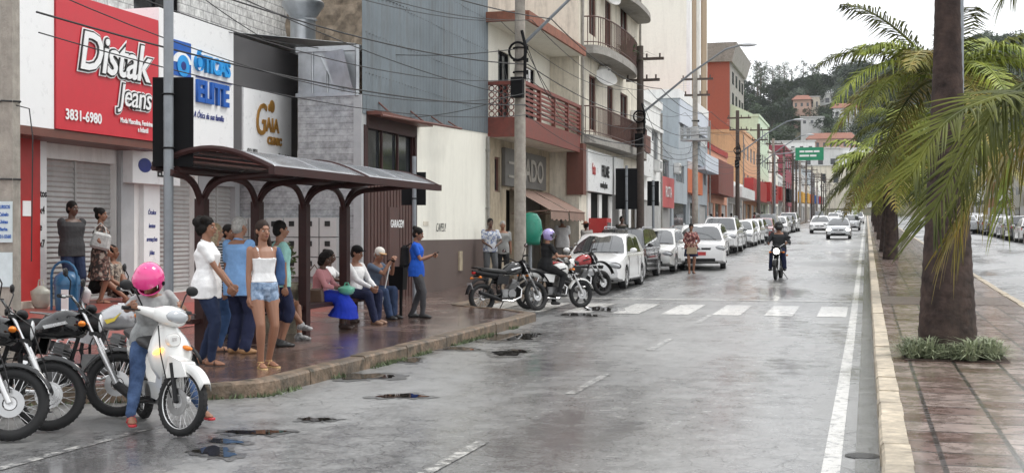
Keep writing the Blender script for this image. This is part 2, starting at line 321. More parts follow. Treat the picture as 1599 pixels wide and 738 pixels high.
# ================================================================ ground, roads, pavements
def kx(y):
    def ss(a, b, t): t = max(0, min(1, (t-a)/(b-a))); return t*t*(3-2*t)
    return -8.45+2.45*ss(10.3, 12.3, y)-2.2*ss(23.4, 25.6, y)
def ysteps(y0, y1):
    out = [y0]; y = y0
    while y < y1:
        y += .2 if 9 < y < 27 else (1.0 if y < 60 else 6.0)
        out.append(min(y, y1))
    return out
def strip(name, xa, xb, y0, y1, dz, mat, nx=1, kind='structure', ys=None):
    mb = MB(); g = []
    for y in (ys or ysteps(y0, y1)):
        a = xa(y) if callable(xa) else xa; b = xb(y) if callable(xb) else xb; d = dz
        g.append([(a+(b-a)*i/nx, y, zg(y)+d) for i in range(nx+1)])
    mb.grid(g); o = mb.build(name, mat, smooth=True, ang=None); tag(o, kind=kind); return o
def hillz(x, y):
    t = max(0, min(1, (y-320)/230)); t = t*t*(3-2*t)
    px = CX+F*((x*math.cos(TH)+y*math.sin(TH))/max(1, y*math.cos(TH)-x*math.sin(TH)))
    prof = 46+7*math.sin(x*.021+1)+4*math.sin(x*.05)+3*math.sin(y*.03+x*.02)
    if x > 20: prof += min(26, (x-20)*.3)
    if x < -60: prof += 6
    return zg(y)+t*prof-.06
mb = MB(); xs = [-900, -500, -300, -200]+[-160+8*i for i in range(61)]+[400, 600, 900]; ysl = [-60, -20, 0, 15, 20, 25, 30, 40, 60, 100, 160, 220, 300]+[310+12*i for i in range(34)]+[800, 1000, 1500, 3000]
mb.grid([[(x, y, hillz(x, y)) for x in xs] for y in ysl]); tag(mb.build('terrain', M('hill ground', (.05, .07, .03), .9, var=.4, vs=.05, col2=(.12, .1, .06)), smooth=True, ang=None), kind='structure')
strip('road', -8.7, .12, -30, 345, 0, ASP)
strip('opposite_road', 3.1, 10.6, -30, 345, 0, ASP)
strip('pavement', lambda y: kx(y)-.08, -19, -30, 345, .15, PAV)
strip('opposite_pavement', 10.7, 16, -30, 345, .15, PAV)
strip('median_paving', .3, 2.98, -30, 345, .15, MED)
# kerbs: a row of separate painted stones read as one kerb
def kerb(name, xf, w, y0, y1, h, mat, ln=.85, seed=1):
    r = random.Random(seed); mb = MB(); y = y0
    while y < y1:
        L_ = ln*(r.uniform(.75, 1.2)) if y < 70 else 5.0
        if abs(xf(y+.2)-xf(y)) > .05: L_ = .22
        e = min(y1, y+L_); j = r.uniform(-.006, .006); t = r.uniform(-.008, .006); g = .008 if L_ > .3 else 0
        a, b = xf(y)+j, xf(e-g)+j
        A = [(a, y), (a-w, y), (b-w, e-g), (b, e-g)]
        if w < 0: A = A[::-1]
        z = lambda q, d: (q[0], q[1], zg(q[1])+d)
        lo = [z(q, -.05) for q in A]; hi = [z(q, h+t) for q in A]
        sh = .02*(1 if w > 0 else -1)
        hi2 = [(q[0]-(sh if i in ((0, 3) if w > 0 else (0, 3)) else 0), q[1], q[2]) for i, q in enumerate(hi)]
        md = [(q[0], q[1], q[2]-.025) for q in hi]
        mb.ring_loft([lo, md, hi2]); y = e
    o = mb.build(name, mat); tag(o, kind='structure'); return o
kerb('kerb', kx, .2, 0, 345, .165, KERB2)
kerb('median_kerb', lambda y: .1, -.2, -5, 345, .17, KERB, .75, 3)
kerb('opposite_median_kerb', lambda y: 3.14, .16, -5, 345, .17, KERB, .9, 4)
kerb('opposite_kerb', lambda y: 10.55, -.2, -5, 345, .17, KERB, .9, 5)
# gutter and painted lines
strip('gutter', -.08, .1, -20, 345, .004, M('wet gutter concrete', (.13, .13, .125), .2, var=.35, vs=3, bump=.3))
strip('edge_line', -.31, -.18, -10, 345, .005, PAINT2)
for k in range(48):
    y = 8.0+k*5.15+(.0 if k < 3 else .3)
    if 25.3 < y+1 < 31 or y > 240: continue
    mb = MB(); g = [[(-3.06, y+j*.5, zg(y+j*.5)+.005), (-2.95, y+j*.5, zg(y+j*.5)+.005)] for j in range(5)]; mb.grid(g)
    tag(mb.build('lane_marking', PAINT), kind='structure')
strip('bay_line', -6.06, -5.96, 6, 9.9, .005, PAINT)
strip('bay_line', -6.06, -5.96, 26, 130, .005, PAINT)
strip('stop_line', -7.9, -.35, 30.1, 30.4, .006, PAINT2)
for i in range(8):
    a = -.38-i*1.02; mb = MB(); mb.grid([[(a-.0, y, zg(y)+.006), (a-.56, y, zg(y)+.006)] for y in (25.7, 26.7, 27.7, 28.6)]); tag(mb.build('crossing_stripe', PAINT2), kind='structure')
for yy, s in ((23.0, 1), (26.6, -1)):
    pass
# crossing ramp cut in the median: darker bare band
strip('median_crossing_strip', .32, 2.96, 27.6, 30.0, .154, M('wet brown concrete', (.11, .07, .05), .3, var=.3, bump=.3))
# puddles
DAMP = asphalt('soaked asphalt', (.035, .034, .033), (.1, .1, .098))
PUD = [(790, 526, 115, 17, 1), (795, 551, 62, 11, 2), (628, 619, 72, 10, 3), (495, 656, 50, 8, 4), (336, 706, 72, 20, 5), (640, 563, 46, 8, 6), (558, 588, 110, 15, 7), (400, 676, 90, 11, 8), (940, 483, 70, 10, 9), (350, 690, 60, 9, 10), (905, 492, 60, 7, 11), (720, 545, 60, 7, 12)]
for (px, py, wx, hy, sd_) in PUD:
    r = random.Random(sd_); c = gp(px, py); pts = []
    ax = (gp(px+wx/2, py)-gp(px-wx/2, py))*.42; ay = (gp(px, py-hy/2)-gp(px, py+hy/2))*.36
    ph = [r.uniform(0, 6) for _ in range(5)]
    for k in range(56):
        a = 2*PI*k/56; q = 1+.2*math.sin(2*a+ph[0])+.15*math.sin(3*a+ph[1])+.1*math.sin(5*a+ph[2])+.1*math.sin(9*a+ph[3])+r.uniform(-.07, .07)
        v = c+ax*math.cos(a)*q+ay*math.sin(a)*q; pts.append((v.x, v.y, zg(v.y)+.009))
    mb = MB(); mb.add([(c.x, c.y, zg(c.y)+.009)]+pts, [(0, 1+k, 1+(k+1) % 56) for k in range(56)]); o = mb.build('puddle_water', WATER); tag(o, kind='structure')
    o2 = [(c.x+(q[0]-c.x)*1.35+.03*math.sin(i), c.y+(q[1]-c.y)*1.5+.05*math.cos(i*1.3), 0) for i, q in enumerate(pts)]; mb = MB(); mb.add([(c.x, c.y, zg(c.y)+.005)]+[(q[0], q[1], zg(q[1])+.005) for q in o2], [(0, 1+k, 1+(k+1) % 56) for k in range(56)]); tag(mb.build('damp_patch_water', DAMP), kind='structure')
# weeds along the mossy kerb (one mass)
mb = MB(); r = random.Random(4)
for i in range(1500):
    y = r.uniform(9.8, 22); x = kx(y)+r.uniform(.0, .09); h = r.uniform(.015, .07); a = r.uniform(0, PI)
    if math.sin(y*1.7)+math.sin(y*4.1+1) < -.2: continue
    dx, dy = .012*math.cos(a), .012*math.sin(a); z = zg(y)
    mb.add([(x-dx, y-dy, z), (x+dx, y+dy, z), (x+r.uniform(-.03, .03), y+r.uniform(-.03, .03), z+h)], [(0, 1, 2)])
o = mb.build('kerb_weeds', GRASS); tag(o, 'low green weeds growing in the gutter along the kerb', 'weeds', kind='stuff')

# ================================================================ left buildings, nearest first
def window(p, plane, a0, a1, z0, z1, pos, frame=ALU, bars=1, gl=GLASS, ft=.05, hb=0):
    """window part with pane sub-part, set into an opening"""
    mb = MB()
    if plane == 'X':
        B = lambda u0, u1, w0, w1, d0, d1: mb.bb(pos+d0, pos+d1, u0, u1, w0, w1)
    else:
        B = lambda u0, u1, w0, w1, d0, d1: mb.bb(u0, u1, pos-d1, pos-d0, w0, w1)
    d0, d1 = -.12, -.05
    B(a0, a1, z0, z0+ft, d0, d1); B(a0, a1, z1-ft, z1, d0, d1); B(a0, a0+ft, z0+ft, z1-ft, d0, d1); B(a1-ft, a1, z0+ft, z1-ft, d0, d1)
    for i in range(bars): c = a0+(a1-a0)*(i+1)/(bars+1); B(c-ft*.35, c+ft*.35, z0+ft, z1-ft, d0, d1-.01)
    for i in range(hb): c = z0+(z1-z0)*(i+1)/(hb+1); B(a0+ft, a1-ft, c-ft*.3, c+ft*.3, d0, d1-.014)
    f = mb.build('window', frame, p); g = MB()
    if plane == 'X': g.bb(pos-.18, pos-.1, a0, a1, z0, z1)
    else: g.bb(a0, a1, pos+.1, pos+.18, z0, z1)
    g.build('pane', gl, f); return f
def shutter(p, x, y0, y1, z0, z1, mat=SHUT):
    mb = MB(); z = z0; k = 0
    while z < z1-.02:
        t = min(z+.085, z1); mb.add([(x, y0, z), (x, y1, z), (x+.022, y1, z+.03), (x+.022, y0, z+.03), (x, y0, t), (x, y1, t)], [(0, 1, 2, 3), (3, 2, 5, 4)]); z = t
    c = (y0+y1)/2; mb.bb(x+.005, x+.04, c-.02, c+.02, z0, z1); mb.bb(x-.02, x+.045, y0, y1, z0, z0+.06)
    return mb.build('roller_shutter', mat, p)
XS, XF, FL = -12.2, -13.0, .5
# ---- platform of the shops
mb = MB(); g = []
for y in ysteps(8, 25.0): g.append([(-10.7, y, zg(y)+.158), (-11.15, y, zg(y)+.5), (-13.4, y, zg(y)+.52)])
mb.grid(g); mb.add([(-10.7, 25, zg(25)), (-11.15, 25, zg(25)+.5), (-13.4, 25, zg(25)+.52), (-13.4, 25, 0)], [(0, 1, 2, 3)]); tag(mb.build('red_shop_forecourt', REDF), kind='structure')
# ---- clothes shop (red sign) with the white panel beside it
def shop_shell(p, y0, y1, zb, zt, depth=6, mat=WHITE, holes=(), x=XF):
    mb = MB(); wallX(mb, x, y0, y1, zb, zt, holes); mb.bb(x-depth, x-.2, y0, y0+.15, zb, zt); mb.bb(x-depth, x-.2, y1-.15, y1, zb, zt); mb.bb(x-depth, x-.001, y0+.01, y1-.01, zt, zt+.1)
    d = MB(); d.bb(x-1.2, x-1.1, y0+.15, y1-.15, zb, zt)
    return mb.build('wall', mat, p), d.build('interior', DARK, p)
cs = thing('clothes_shop', 'clothes shop with a big red script sign and a plain white panel over grey shutters', 'shop', (0, 0, 0))
fl = zg(17)+FL
shop_shell(cs, 13.0, 20.75, fl-.3, 3.4, holes=[(13.6, 16.3, fl-.2, 3.1), (18.15, 20.3, fl, 2.95)])
mb = MB(); mb.bb(XS-.8, XS, 13.0, 17.33, 3.33, 6.6); mb.build('white_fascia', WHITEP, cs)
mb = MB(); mb.bb(XS-.82, XS+.03, 17.345, 20.33, 3.34, 5.5); sg = mb.build('red_sign', RED, cs)
x = XS+.05
for nm, s, sz, yy, zz, of, mt, dx in (('lettering', 'Distak', .86, 18.9, 4.62, .062, WHITEP, 0), ('lettering', 'Distak', .86, 18.9, 4.62, .04, INK, .014), ('lettering', 'Distak', .86, 18.9, 4.62, .012, WHITEP, .028),
                                      ('lettering', 'Jeans', .52, 19.52, 4.03, .05, WHITEP, .002), ('lettering', 'Jeans', .52, 19.52, 4.03, .028, INK, .016), ('lettering', 'Jeans', .52, 19.52, 4.03, .002, WHITEP, .03)):
    text(s, sz*1.02, mt, sg, (x+dx, yy, zz), (PI/2, math.radians(-9) if False else 0, PI/2), .006, .22, of, sx=.98, sp=.93)
text('3831-6980', .23, WHITEP, sg, (x, 18.05, 3.58), FX, .003, 0, .006)
text('Moda Masculina, Feminina', .12, WHITEP, sg, (x, 19.6, 3.62), FX, .003, 0, .003, sx=.8)
text('e Infantil', .12, WHITEP, sg, (x, 19.8, 3.5), FX, .003, 0, .003, sx=.8)
mb = MB(); mb.bb(XF-.05, XS, 13, 20.75, 3.2, 3.33); mb.build('soffit', RBROWN, cs)
mb = MB(); mb.bb(XF-.01, XF+.25, 17.05, 17.75, fl-.02, 3.2); q = mb.build('red_pillar', REDP, cs)
mb = MB(); mb.bb(XF+.25, XF+.262, 17.3, 17.5, 1.98, 2.22); mb.build('shop_emblem', WHITEP, q)
mb = MB(); mb.bb(XF-.01, XF+.12, 17.78, 18.1, fl-.02, 3.2); q = mb.build('white_banner', WHITEP, cs)
for k, s in enumerate(('Fotos', '3x4', 'e', '5x7')): text(s, .17, INK, q, (XF+.125, 17.94, 2.35-k*.27), (PI/2, 0, PI/2), .002, 0, .004, sx=.8)
shutter(cs, XF-.14, 18.15, 20.3, fl, 2.95)
mb = MB(); mb.bb(XF+.02, XF+.1, 20.3, 20.72, fl, 3.2); mb.build('grey_pillar', GREYT, cs)
window(cs, 'X', 13.62, 16.28, fl-.18, 3.08, XF, MAROON, 2)
mb = MB(); mb.bb(XF-.05, XF+.35, 13.5, 18.1, fl-.1, fl+.12); mb.build('doorstep', CREAM, cs)
# ---- optician
op = thing('optician_shop', 'optician with a tall white sign of blue letters above a grey shutter', 'shop', (0, 0, 0))
shop_shell(op, 20.77, 23.22, fl-.2, 3.35, holes=[(21.75, 23.1, fl+.05, 2.85)])
mb = MB(); mb.bb(XS-.82, XS, 20.4, 23.2, 3.34, 5.75); sg = mb.build('white_sign', WHITEP, op)
text('ÓTICAS', .42, LBLUE, sg, (XS+.03, 22.3, 4.92), FX, .03, .0, .016, sx=.92)
text('ELITE', .56, BLUE, sg, (XS+.03, 22.3, 4.38), FX, .03, .0, .022, sx=.95)
text('A Ótica da sua família', .17, NAVY, sg, (XS+.01, 22.2, 3.95), FX, .003, .3, .001, sx=.78)
mb = MB(); mb.bb(XS+.001, XS+.03, 21.7, 23.1, 4.66, 4.69); mb.build('underline', NAVY, sg)
mb = MB(); mb.bb(XS+.001, XS+.02, 20.85, 21.5, 4.6, 5.25); q = mb.build('eye_emblem', BLUE, sg)
m2 = MB(); m2.prism([(21.17+.33*math.cos(a), 4.85+.2*math.sin(a)+(.0)) for a in [PI*k/14 for k in range(15)]], XS+.021, XS+.028, 'YZ'); m2.build('eyelid', WHITEP, q)
m2 = MB(); m2.prism([(21.2+.22*math.cos(a), 4.8+.2*math.sin(a)) for a in [2*PI*k/20 for k in range(20)]], XS+.029, XS+.035, 'YZ'); m2.build('iris', LBLUE, q)
m2 = MB(); m2.prism([(21.2+.09*math.cos(a), 4.8+.08*math.sin(a)) for a in [2*PI*k/16 for k in range(16)]], XS+.036, XS+.04, 'YZ'); m2.build('pupil', NAVY, q)
shutter(op, XF-.14, 21.75, 23.1, fl+.05, 2.85)
mb = MB(); mb.bb(XF-.01, XF+.1, 21.05, 21.6, fl, 2.75); q = mb.build('white_banner', WHITEP, op)
for k, s in enumerate(('Óculos', 'lentes', 'armações', 'jóias')): text(s, .12, NAVY, q, (XF+.105, 21.32, 2.1-k*.25), (PI/2, 0, PI/2), .002, .2, .002, sx=.8)
mb = MB(); mb.bb(XF, XF+.3, 20.35, 22.0, 2.62, 3.25); q = mb.build('small_sign', WHITEP, op)
text('ÓTICAS', .16, NAVY, q, (XF+.31, 21.45, 3.05), FX, .004, 0, .004); text('ELITE', .24, INK, q, (XF+.31, 21.45, 2.84), FX, .004, 0, .008)
mb = MB(); mb.prism([(20.75+.22*math.cos(a), 2.95+.13*math.sin(a)) for a in [2*PI*k/20 for k in range(20)]], XF+.301, XF+.31, 'YZ'); mb.build('eye_emblem', NAVY, q)
# ---- dark grey fascia shop
ga = thing('boutique_shop', 'boutique with a dark grey fascia and a square white sign of gold letters', 'shop', (0, 0, 0))
mb = MB(); mb.bb(XS-.9, XS-.01, 23.22, 26.2, 3.3, 5.68); mb.build('fascia', DGREY, ga)
shop_shell(ga, 23.24, 25.0, fl-.2, 3.28, holes=[(23.6, 24.8, fl, 2.7)], mat=GREYT)
shutter(ga, XF-.14, 23.6, 24.8, fl, 2.7)
mb = MB(); mb.bb(XS-.01, XS+.03, 23.57, 25.81, 3.27, 4.68); sg = mb.build('white_sign', WHITEP, ga)
text('G', .95, GOLD, sg, (XS+.05, 24.28, 4.05), FX, .012, .25, .004, sx=.7); text('AIA', .42, GOLD, sg, (XS+.05, 24.85, 3.98), FX, .012, 0, .006, sx=.9)
text('CLINIC', .21, GOLD, sg, (XS+.05, 24.95, 3.66), FX, .012, 0, .012)
text('(31) 3831', .12, INK, sg, (XS+.04, 23.95, 3.4), FX, .002, 0, .002); text('@gaiaclinic', .12, INK, sg, (XS+.04, 25.4, 3.38), FX, .002, 0, .001)
mb = MB(); mb.ball((XS+.04, 24.85, 4.4), (.02, .13, .14), 12); mb.ball((XS+.04, 24.72, 4.36), (.02, .07, .08), 8); mb.build('gold_emblem', GOLD, sg)
# ---- upper background behind the shops: white brick block, stone wall, metal roof, duct
ub = thing('white_brick_building', 'white painted brick upper storey behind the shop signs with open dark windows', 'building', (0, 0, 0))
mb = MB(); wallX(mb, -15.2, 20, 34, 3.3, 13, [(24.4, 26.3, 6.3, 7.6)]); mb.build('wall', paving('white brick', (.66, .66, .65), (.74, .74, .72), (.36, .36, .36), .4, .2, ct=0), ub)
MT['white brick'].node_tree.nodes['Mapping'].inputs['Rotation'].default_value = (-PI/2, -PI/2, 0)
window(ub, 'X', 24.4, 26.3, 6.3, 7.6, -15.2, BLACK, 1)
st = thing('stone_wall', 'rough brown stone wall rising behind the metal roof', 'wall', (0, 0, 0))
mb = MB(); g = [];  r = random.Random(3)
g = [[(-16.5+6.2*j/30, 31.9+r.uniform(-.1, .1), 4+5.5*i/20) for j in range(31)] for i in range(21)]; mb.grid(g); mb.bb(-16.5, -10.45, 32.05, 32.5, 4, 9.5); tag(mb.build('masonry', ROCK, st))
# ---- warehouse: grey tile end wall, galvanised sheets, corrugated street front, gate, white wall
wh = thing('corrugated_warehouse', 'warehouse with a blue grey corrugated front above a cream wall and brown garage gate', 'warehouse', (0, 0, 0))
XW, YW = -10.2, 25.05
mb = MB(); mb.mi = 0
wallY(mb, YW, -13.4, XW-.18, zg(25)+.1, 3.28); wallY(mb, YW, -11.66, XW-.18, 3.28, 4.6); tw = mb.build('tile_wall', paving('grey wall tiles', (.33, .34, .35), (.4, .41, .42), (.24, .24, .25), .34, .13, off=.5, msize=.006, ct=0), wh)
tw.data.materials[0].node_tree.nodes['Mapping'].inputs['Rotation'].default_value = (PI/2, PI/2, 0)
mb = MB(); mb.bb(XW-.18, XW+.0, YW-.02, YW+.25, zg(25)+.1, 4.62); mb.build('corner_post', GREYT, wh)
mb = MB()
for i in range(4):
    a = -11.66+i*.345; mb.bb(a, a+.33, YW+.02, YW+.05, 4.62, 5.55+.0*i)
    mb.tube([(a+.335, YW, 4.62), (a+.335, YW, 5.6)], .02, 6)
mb.bb(-11.7, XW-.05, YW-.03, YW+.08, 5.55, 5.66); mb.tube([(XW-.1, YW-.02, 4.6), (XW-.1, YW-.02, 5.66)], .05, 8)
mb.bb(-11.7, XW-.1, YW-.03, YW+.05, 4.6, 4.68); mb.build('metal_sheets', METAL, wh, True)
mb = MB()
for i in range(3): mb.add([(-11.15+i*.1, YW-.05-.1*i, 5.5), (-10.75+.12*i, YW-.08-.1*i, 5.55), (-10.55+.1*i, YW-.1, 4.8-.05*i), (-10.8, YW-.12, 4.85)], [(0, 1, 2, 3)])
mb.build('torn_flashing', METAL, wh)
mb = MB(); g = []
for i in range(45):
    y = 25.1+i*.16; g.append([(-10.4, y, 5.7+.3*(y-25.1)/7+(.02 if i % 2 else 0)), (-15.5, y, 6.35+.25*(y-25.1)/7+(.02 if i % 2 else 0))])
mb.grid(g); mb.build('sheet_roof', METAL, wh)
mb = MB(); g = []; y = YW+.02; i = 0
while y <= 34.36:
    d = (0, 0, .035, .035)[i % 4]; t = 6.55+.0*(y-25); g.append([(XW+d, y, 4.22+.03*(y-25)), (XW+d, y, 9.0)]); y += (.09 if i % 2 else .02); i += 1
mb.grid(g); mb.bb(XW-.1, XW-.04, 25.3, 34.34, 4.3, 8.98); mb.build('corrugated_cladding', CORR, wh)
mb = MB()
for k in range(5):
    z = 5.1+k*.85
    for j in range(46): mb.box((XW+.04, 25.2+j*.2, z+.0), (.012, .05, .012))
mb.build('fixing_row', DGREY, wh)
mb = MB(); gz = zg(30)+.1
wallX(mb, XW, 28.42, 34.35, 1.55, 4.52); mb.build('cream_wall', CREAM2, wh)
mb = MB(); wallX(mb, XW+.006, 28.42, 34.35, gz-.1, 1.555); q = mb.build('brown_dado', BROWNW, wh)
mb = MB(); mb.bb(XW-.1, XW+.02, 25.3, 28.42, 3.95, 4.25); mb.bb(XW-.1, XW+.02, 28.3, 28.42, gz-.1, 4.0); mb.bb(XW-.1, XW+.02, 25.15, 25.35, gz-.1, 4.0); gt = mb.build('gate_frame', MAROON, wh)
mb = MB(); GB = M('brown garage gate', (.075, .035, .03), .5, var=.2, streak=.3)
for i in range(30): y = 25.36+i*.098; mb.bb(XW-.08, XW-.045+(.015 if i % 2 else 0), y, y+.094, gz-.05, 3.05)
q = mb.build('garage_gate', GB, wh)
mb = MB(); mb.bb(XW-.12, XW-.1, 25.35, 28.3, 3.12, 3.95); mb.build('gate_glazing', GLASS, wh)
mb = MB()
for y in (25.36, 26.3, 27.3, 28.25): mb.bb(XW-.08, XW-.03, y-.03, y+.03, 3.05, 3.95)
mb.bb(XW-.08, XW-.03, 25.35, 28.3, 3.03, 3.12); mb.build('gate_mullions', MAROON, wh)
mb = MB(); mb.bb(XW-.04, XW-.02, 26.7, 27.35, gz, 2.3); mb.build('wicket_door', GB, q)
text('GARAGEM', .24, WHITEP, q, (XW-.015, 27.2, 1.92), FX, .003, 0, .004, sx=.75)
text('CAPEU!', .3, INK, wh, (XW+.008, 30.2, 1.85), FX, .001, .3, -.002, sx=.75)
mb = MB(); mb.bb(XW, XW+.35, 25.3, 28.6, 4.22, 4.3); mb.tube([(XW+.35, 25.3, 4.2), (XW+.35, 30.8, 4.35)], .03, 6)
for y in (26, 28, 29.5, 30.7): mb.tube([(XW, y, 4.55), (XW+.35, y, 4.22+.02*(y-25))], .02, 6)
mb.build('gate_canopy', RBROWN, wh)
# meters on the tile wall
MB_ = M('pale grey plastic', (.5, .5, .49), .5, var=.04)
mt_ = thing('meter_cabinet', 'grid of pale electricity meter boxes on the grey tiled wall', 'meter boxes', (0, 0, 0))
for i in range(6):
    for j in range(3):
        x0 = -13.15+i*.41; z0 = .8+j*.42; mb = MB(); mb.bb(x0, x0+.385, YW-.14, YW-.01, z0, z0+.4); b = mb.build('meter_box', MB_, mt_)
        mb = MB(); mb.bb(x0+.12, x0+.24, YW-.15, YW-.14, z0+.22, z0+.33); mb.build('meter_window', INK, b)
# galvanised duct on the roof
dt = thing('ventilation_duct', 'round galvanised ventilation duct with a flared cap above the metal roof', 'duct', (0, 0, 0))
y_ = 28.0; X_ = -12.9; c = (X_, y_, 0)
mb = MB(); mb.lathe([(.3, 5.9), (.3, 6.75), (.34, 6.78), (.3, 6.82)], c, 'Z', 20); mb.build('pipe', METAL, dt, True)
mb = MB(); mb.lathe([(.3, 6.82), (.5, 7.1), (.5, 7.18), (.1, 7.5)], c, 'Z', 20); mb.build('cap', METAL, dt, True)

# ---- red balcony building
rb = thing('red_balcony_building', 'two storey cream building with a red lattice balcony and brown awnings', 'building', (0, 0, 0))
Y0, Y1 = 34.36, 41.58
hol = [(35.0, 35.55, 2.9, 3.9), (36.2, 37.3, .4, 3.0), (38.2, 41.0, .4, 3.0), (35.35, 36.6, 4.9, 7.0), (38.3, 39.6, 4.9, 6.9)]
mb = MB(); mb.mi = 0; wallX(mb, -10.2, Y0, Y1, 4.5, 7.6, hol[3:]); mb.mi = 1; wallX(mb, -10.2, Y0, Y1, zg(36), 4.5, hol[:3])
mb.mi = 0; mb.bb(-16, -10.25, Y0, Y0+.1, 0, 7.6); mb.build('wall', [CREAM2, BEIGE], rb)
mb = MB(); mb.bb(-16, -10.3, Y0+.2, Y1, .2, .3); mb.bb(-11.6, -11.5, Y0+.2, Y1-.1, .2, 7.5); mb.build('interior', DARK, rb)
for h in hol[3:]: window(rb, 'X', *h, -10.2, BLACK, 1, hb=1)
window(rb, 'X', *hol[0], -10.2, RBROWN, 0)
mb = MB(); mb.bb(-16, -9.0, Y0-.15, Y1, 7.6, 7.64); mb.build('eave_soffit', CREAM2, rb)
mb = MB(); mb.bb(-9.04, -8.96, Y0-.2, Y1, 7.58, 7.86); mb.bb(-10.2, -9.04, Y0-.24, Y0-.16, 7.58, 7.86); mb.bb(-16, -9.0, Y0-.14, Y1, 7.65, 7.8); mb.build('roof', TILER, rb)
mb = MB(); mb.bb(-10.19, -9.22, Y0, Y1-.02, 4.42, 4.62); mb.build('balcony_slab', CREAM, rb)
mb = MB(); mb.bb(-9.23, -9.15, Y0-.04, Y1, 4.4, 4.95); mb.bb(-10.2, -9.23, Y0-.05, Y0+.03, 4.4, 4.95); mb.bb(-9.25, -9.12, Y0-.06, Y1, 5.85, 5.95); mb.bb(-10.2, -9.25, Y0-.07, Y0+.05, 5.85, 5.95)
for y in [Y0, Y0+1.8, Y0+3.6, Y0+5.4, Y1-.06]: mb.bb(-9.25, -9.13, y-.06, y+.06, 4.95, 5.85)
pr = mb.build('balcony_parapet', RBRICK, rb)
mb = MB()
for i in range(1, 7): z = 4.95+i*.13; mb.bb(-9.2, -9.16, Y0+.06, Y1-.1, z-.035, z+.035)
mb.build('parapet_louvres', RBRICK, pr)
mb = MB()
for i in range(5):
    for j in range(5): mb.torus((-10.1+i*.19, Y0-.0, 5.04+j*.18), .075, .016, 'Y', 12, 5)
mb.build('parapet_lattice', RBRICK, pr)
mb = MB(); mb.bb(-10.19, -10.08, 35.7, 40.6, 3.1, 4.2); sb = mb.build('sign_board', M('dull grey board', (.12, .115, .105), .6, var=.2, streak=.5), rb)
text('DADO', .95, M('dirty sign letters', (.33, .31, .27), .6, streak=.5), sb, (-10.06, 38.6, 3.62), FX, .01, 0, .02, sx=1.1)
mb = MB(); mb.bb(-10.07, -10.05, 36.0, 36.9, 3.75, 3.82); mb.bb(-10.07, -10.05, 36.0, 36.9, 3.35, 3.42); mb.build('sign_stripes', MT['dirty sign letters'], sb)
for y0_, y1_ in ((36.6, 38.9), (39.1, 41.3)):
    mb = MB(); g = [];
    for i in range(24):
        y = y0_+(y1_-y0_)*i/23; d = .02*math.sin(i*1.1); g.append([(-10.15, y, 3.05+d), (-9.5, y, 2.72-.02+d), (-8.95, y, 2.4+d), (-8.94, y+.01, 2.12+d*1.5)])
    mb.grid(g); mb.tube([(-8.95, y0_, 2.4), (-8.95, y1_, 2.4)], .025, 6); mb.tube([(-10.15, y0_+.05, 2.3), (-8.95, y0_+.05, 2.4)], .02, 6); mb.build('awning', AWN, rb, True)
mb = MB(); mb.bb(-10.3, -10.12, 37.4, 38.1, .4, 3.0); mb.build('door_pier', BEIGE, rb)
# ---- apartment building with curved balconies
ap = thing('apartment_building', 'cream apartment block with rounded iron railed balconies full of plants over a white shop sign', 'building', (0, 0, 0))
X6 = -9.2; Y0, Y1 = 41.6, 53.4
hs_ = [(43.2, 44.4, 8.6, 10.6), (43.2, 44.4, 5.3, 7.2), (46.0, 47.2, 8.6, 10.6), (46.4, 47.6, 5.3, 7.2), (49.0, 50.6, 5.5, 7.2), (49.0, 50.6, 8.8, 10.6), (43, 52.5, .5, 3.3)]
mb = MB(); mb.mi = 0; wallX(mb, X6, Y0, Y1, .2, 16, hs_); wallY(mb, Y0, -19, X6, .2, 16); mb.build('wall', [CREAM], ap)
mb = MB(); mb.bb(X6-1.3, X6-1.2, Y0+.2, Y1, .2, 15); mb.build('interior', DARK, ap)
for h in hs_[:6]: window(ap, 'X', *h, X6, RBROWN, 1)
def curved_slab(z, y0, y1, dep, th, mat, nm, n=18):
    pts = [(X6, y0)]+[(X6+dep*math.sin(PI*k/n)**.45, y0+(y1-y0)*(1-math.cos(PI*k/n))/2) for k in range(1, n)]+[(X6, y1)]
    mb = MB(); mb.prism(pts, z, z+th, 'XY'); return mb.build(nm, mat, ap), pts
RAIL = M('rusty brown railing', (.1, .05, .04), .6, var=.3)
def railing(z, pts, h, p):
    mb = MB(); P = [Vector((a, b, 0)) for a, b in pts]; mb.tube([(q.x, q.y, z+h) for q in P], .025, 6); mb.tube([(q.x, q.y, z+.1) for q in P], .018, 6)
    for i in range(len(P)-1):
        L_ = (P[i+1]-P[i]).length; k = max(1, int(L_/.14))
        for j in range(k): q = P[i].lerp(P[i+1], j/k); mb.tube([(q.x, q.y, z), (q.x, q.y, z+h)], .013, 4)
    return mb.build('railing', RAIL, p)
for z, ya, yb, d in ((7.75, 42.0, 49.6, .85), (4.75, 41.9, 53.3, .6)):
    s_, pts = curved_slab(z, ya, yb, d, .28, CONC, 'balcony_slab'); railing(z+.28, pts, .95, s_)
curved_slab(10.95, 42.2, 49.8, .9, .22, CONC, 'canopy_slab'); curved_slab(10.45, 46.5, 53, .8, .2, CONC, 'canopy_slab')
mb = MB(); mb.bb(X6+.02, X6+.5, 47.2, 53.2, 5.05, 5.75); mb.build('brown_parapet', RBROWN, ap)
mb = MB(); mb.lathe([(0, .0), (.35, .1), (.42, .2)], (0, 0, 0), 'X', 16); dsh = mb.build('satellite_dish', WHITE, ap, True); dsh.location = (-9.0, 45.6, 10.2); dsh.rotation_euler = (0, -.5, -.6)
mb = MB(); mb.lathe([(0, .0), (.35, .1), (.42, .2)], (0, 0, 0), 'X', 16); dsh = mb.build('satellite_dish', WHITE, ap, True); dsh.location = (-8.95, 44.6, 7.1); dsh.rotation_euler = (0, -.7, -.9)
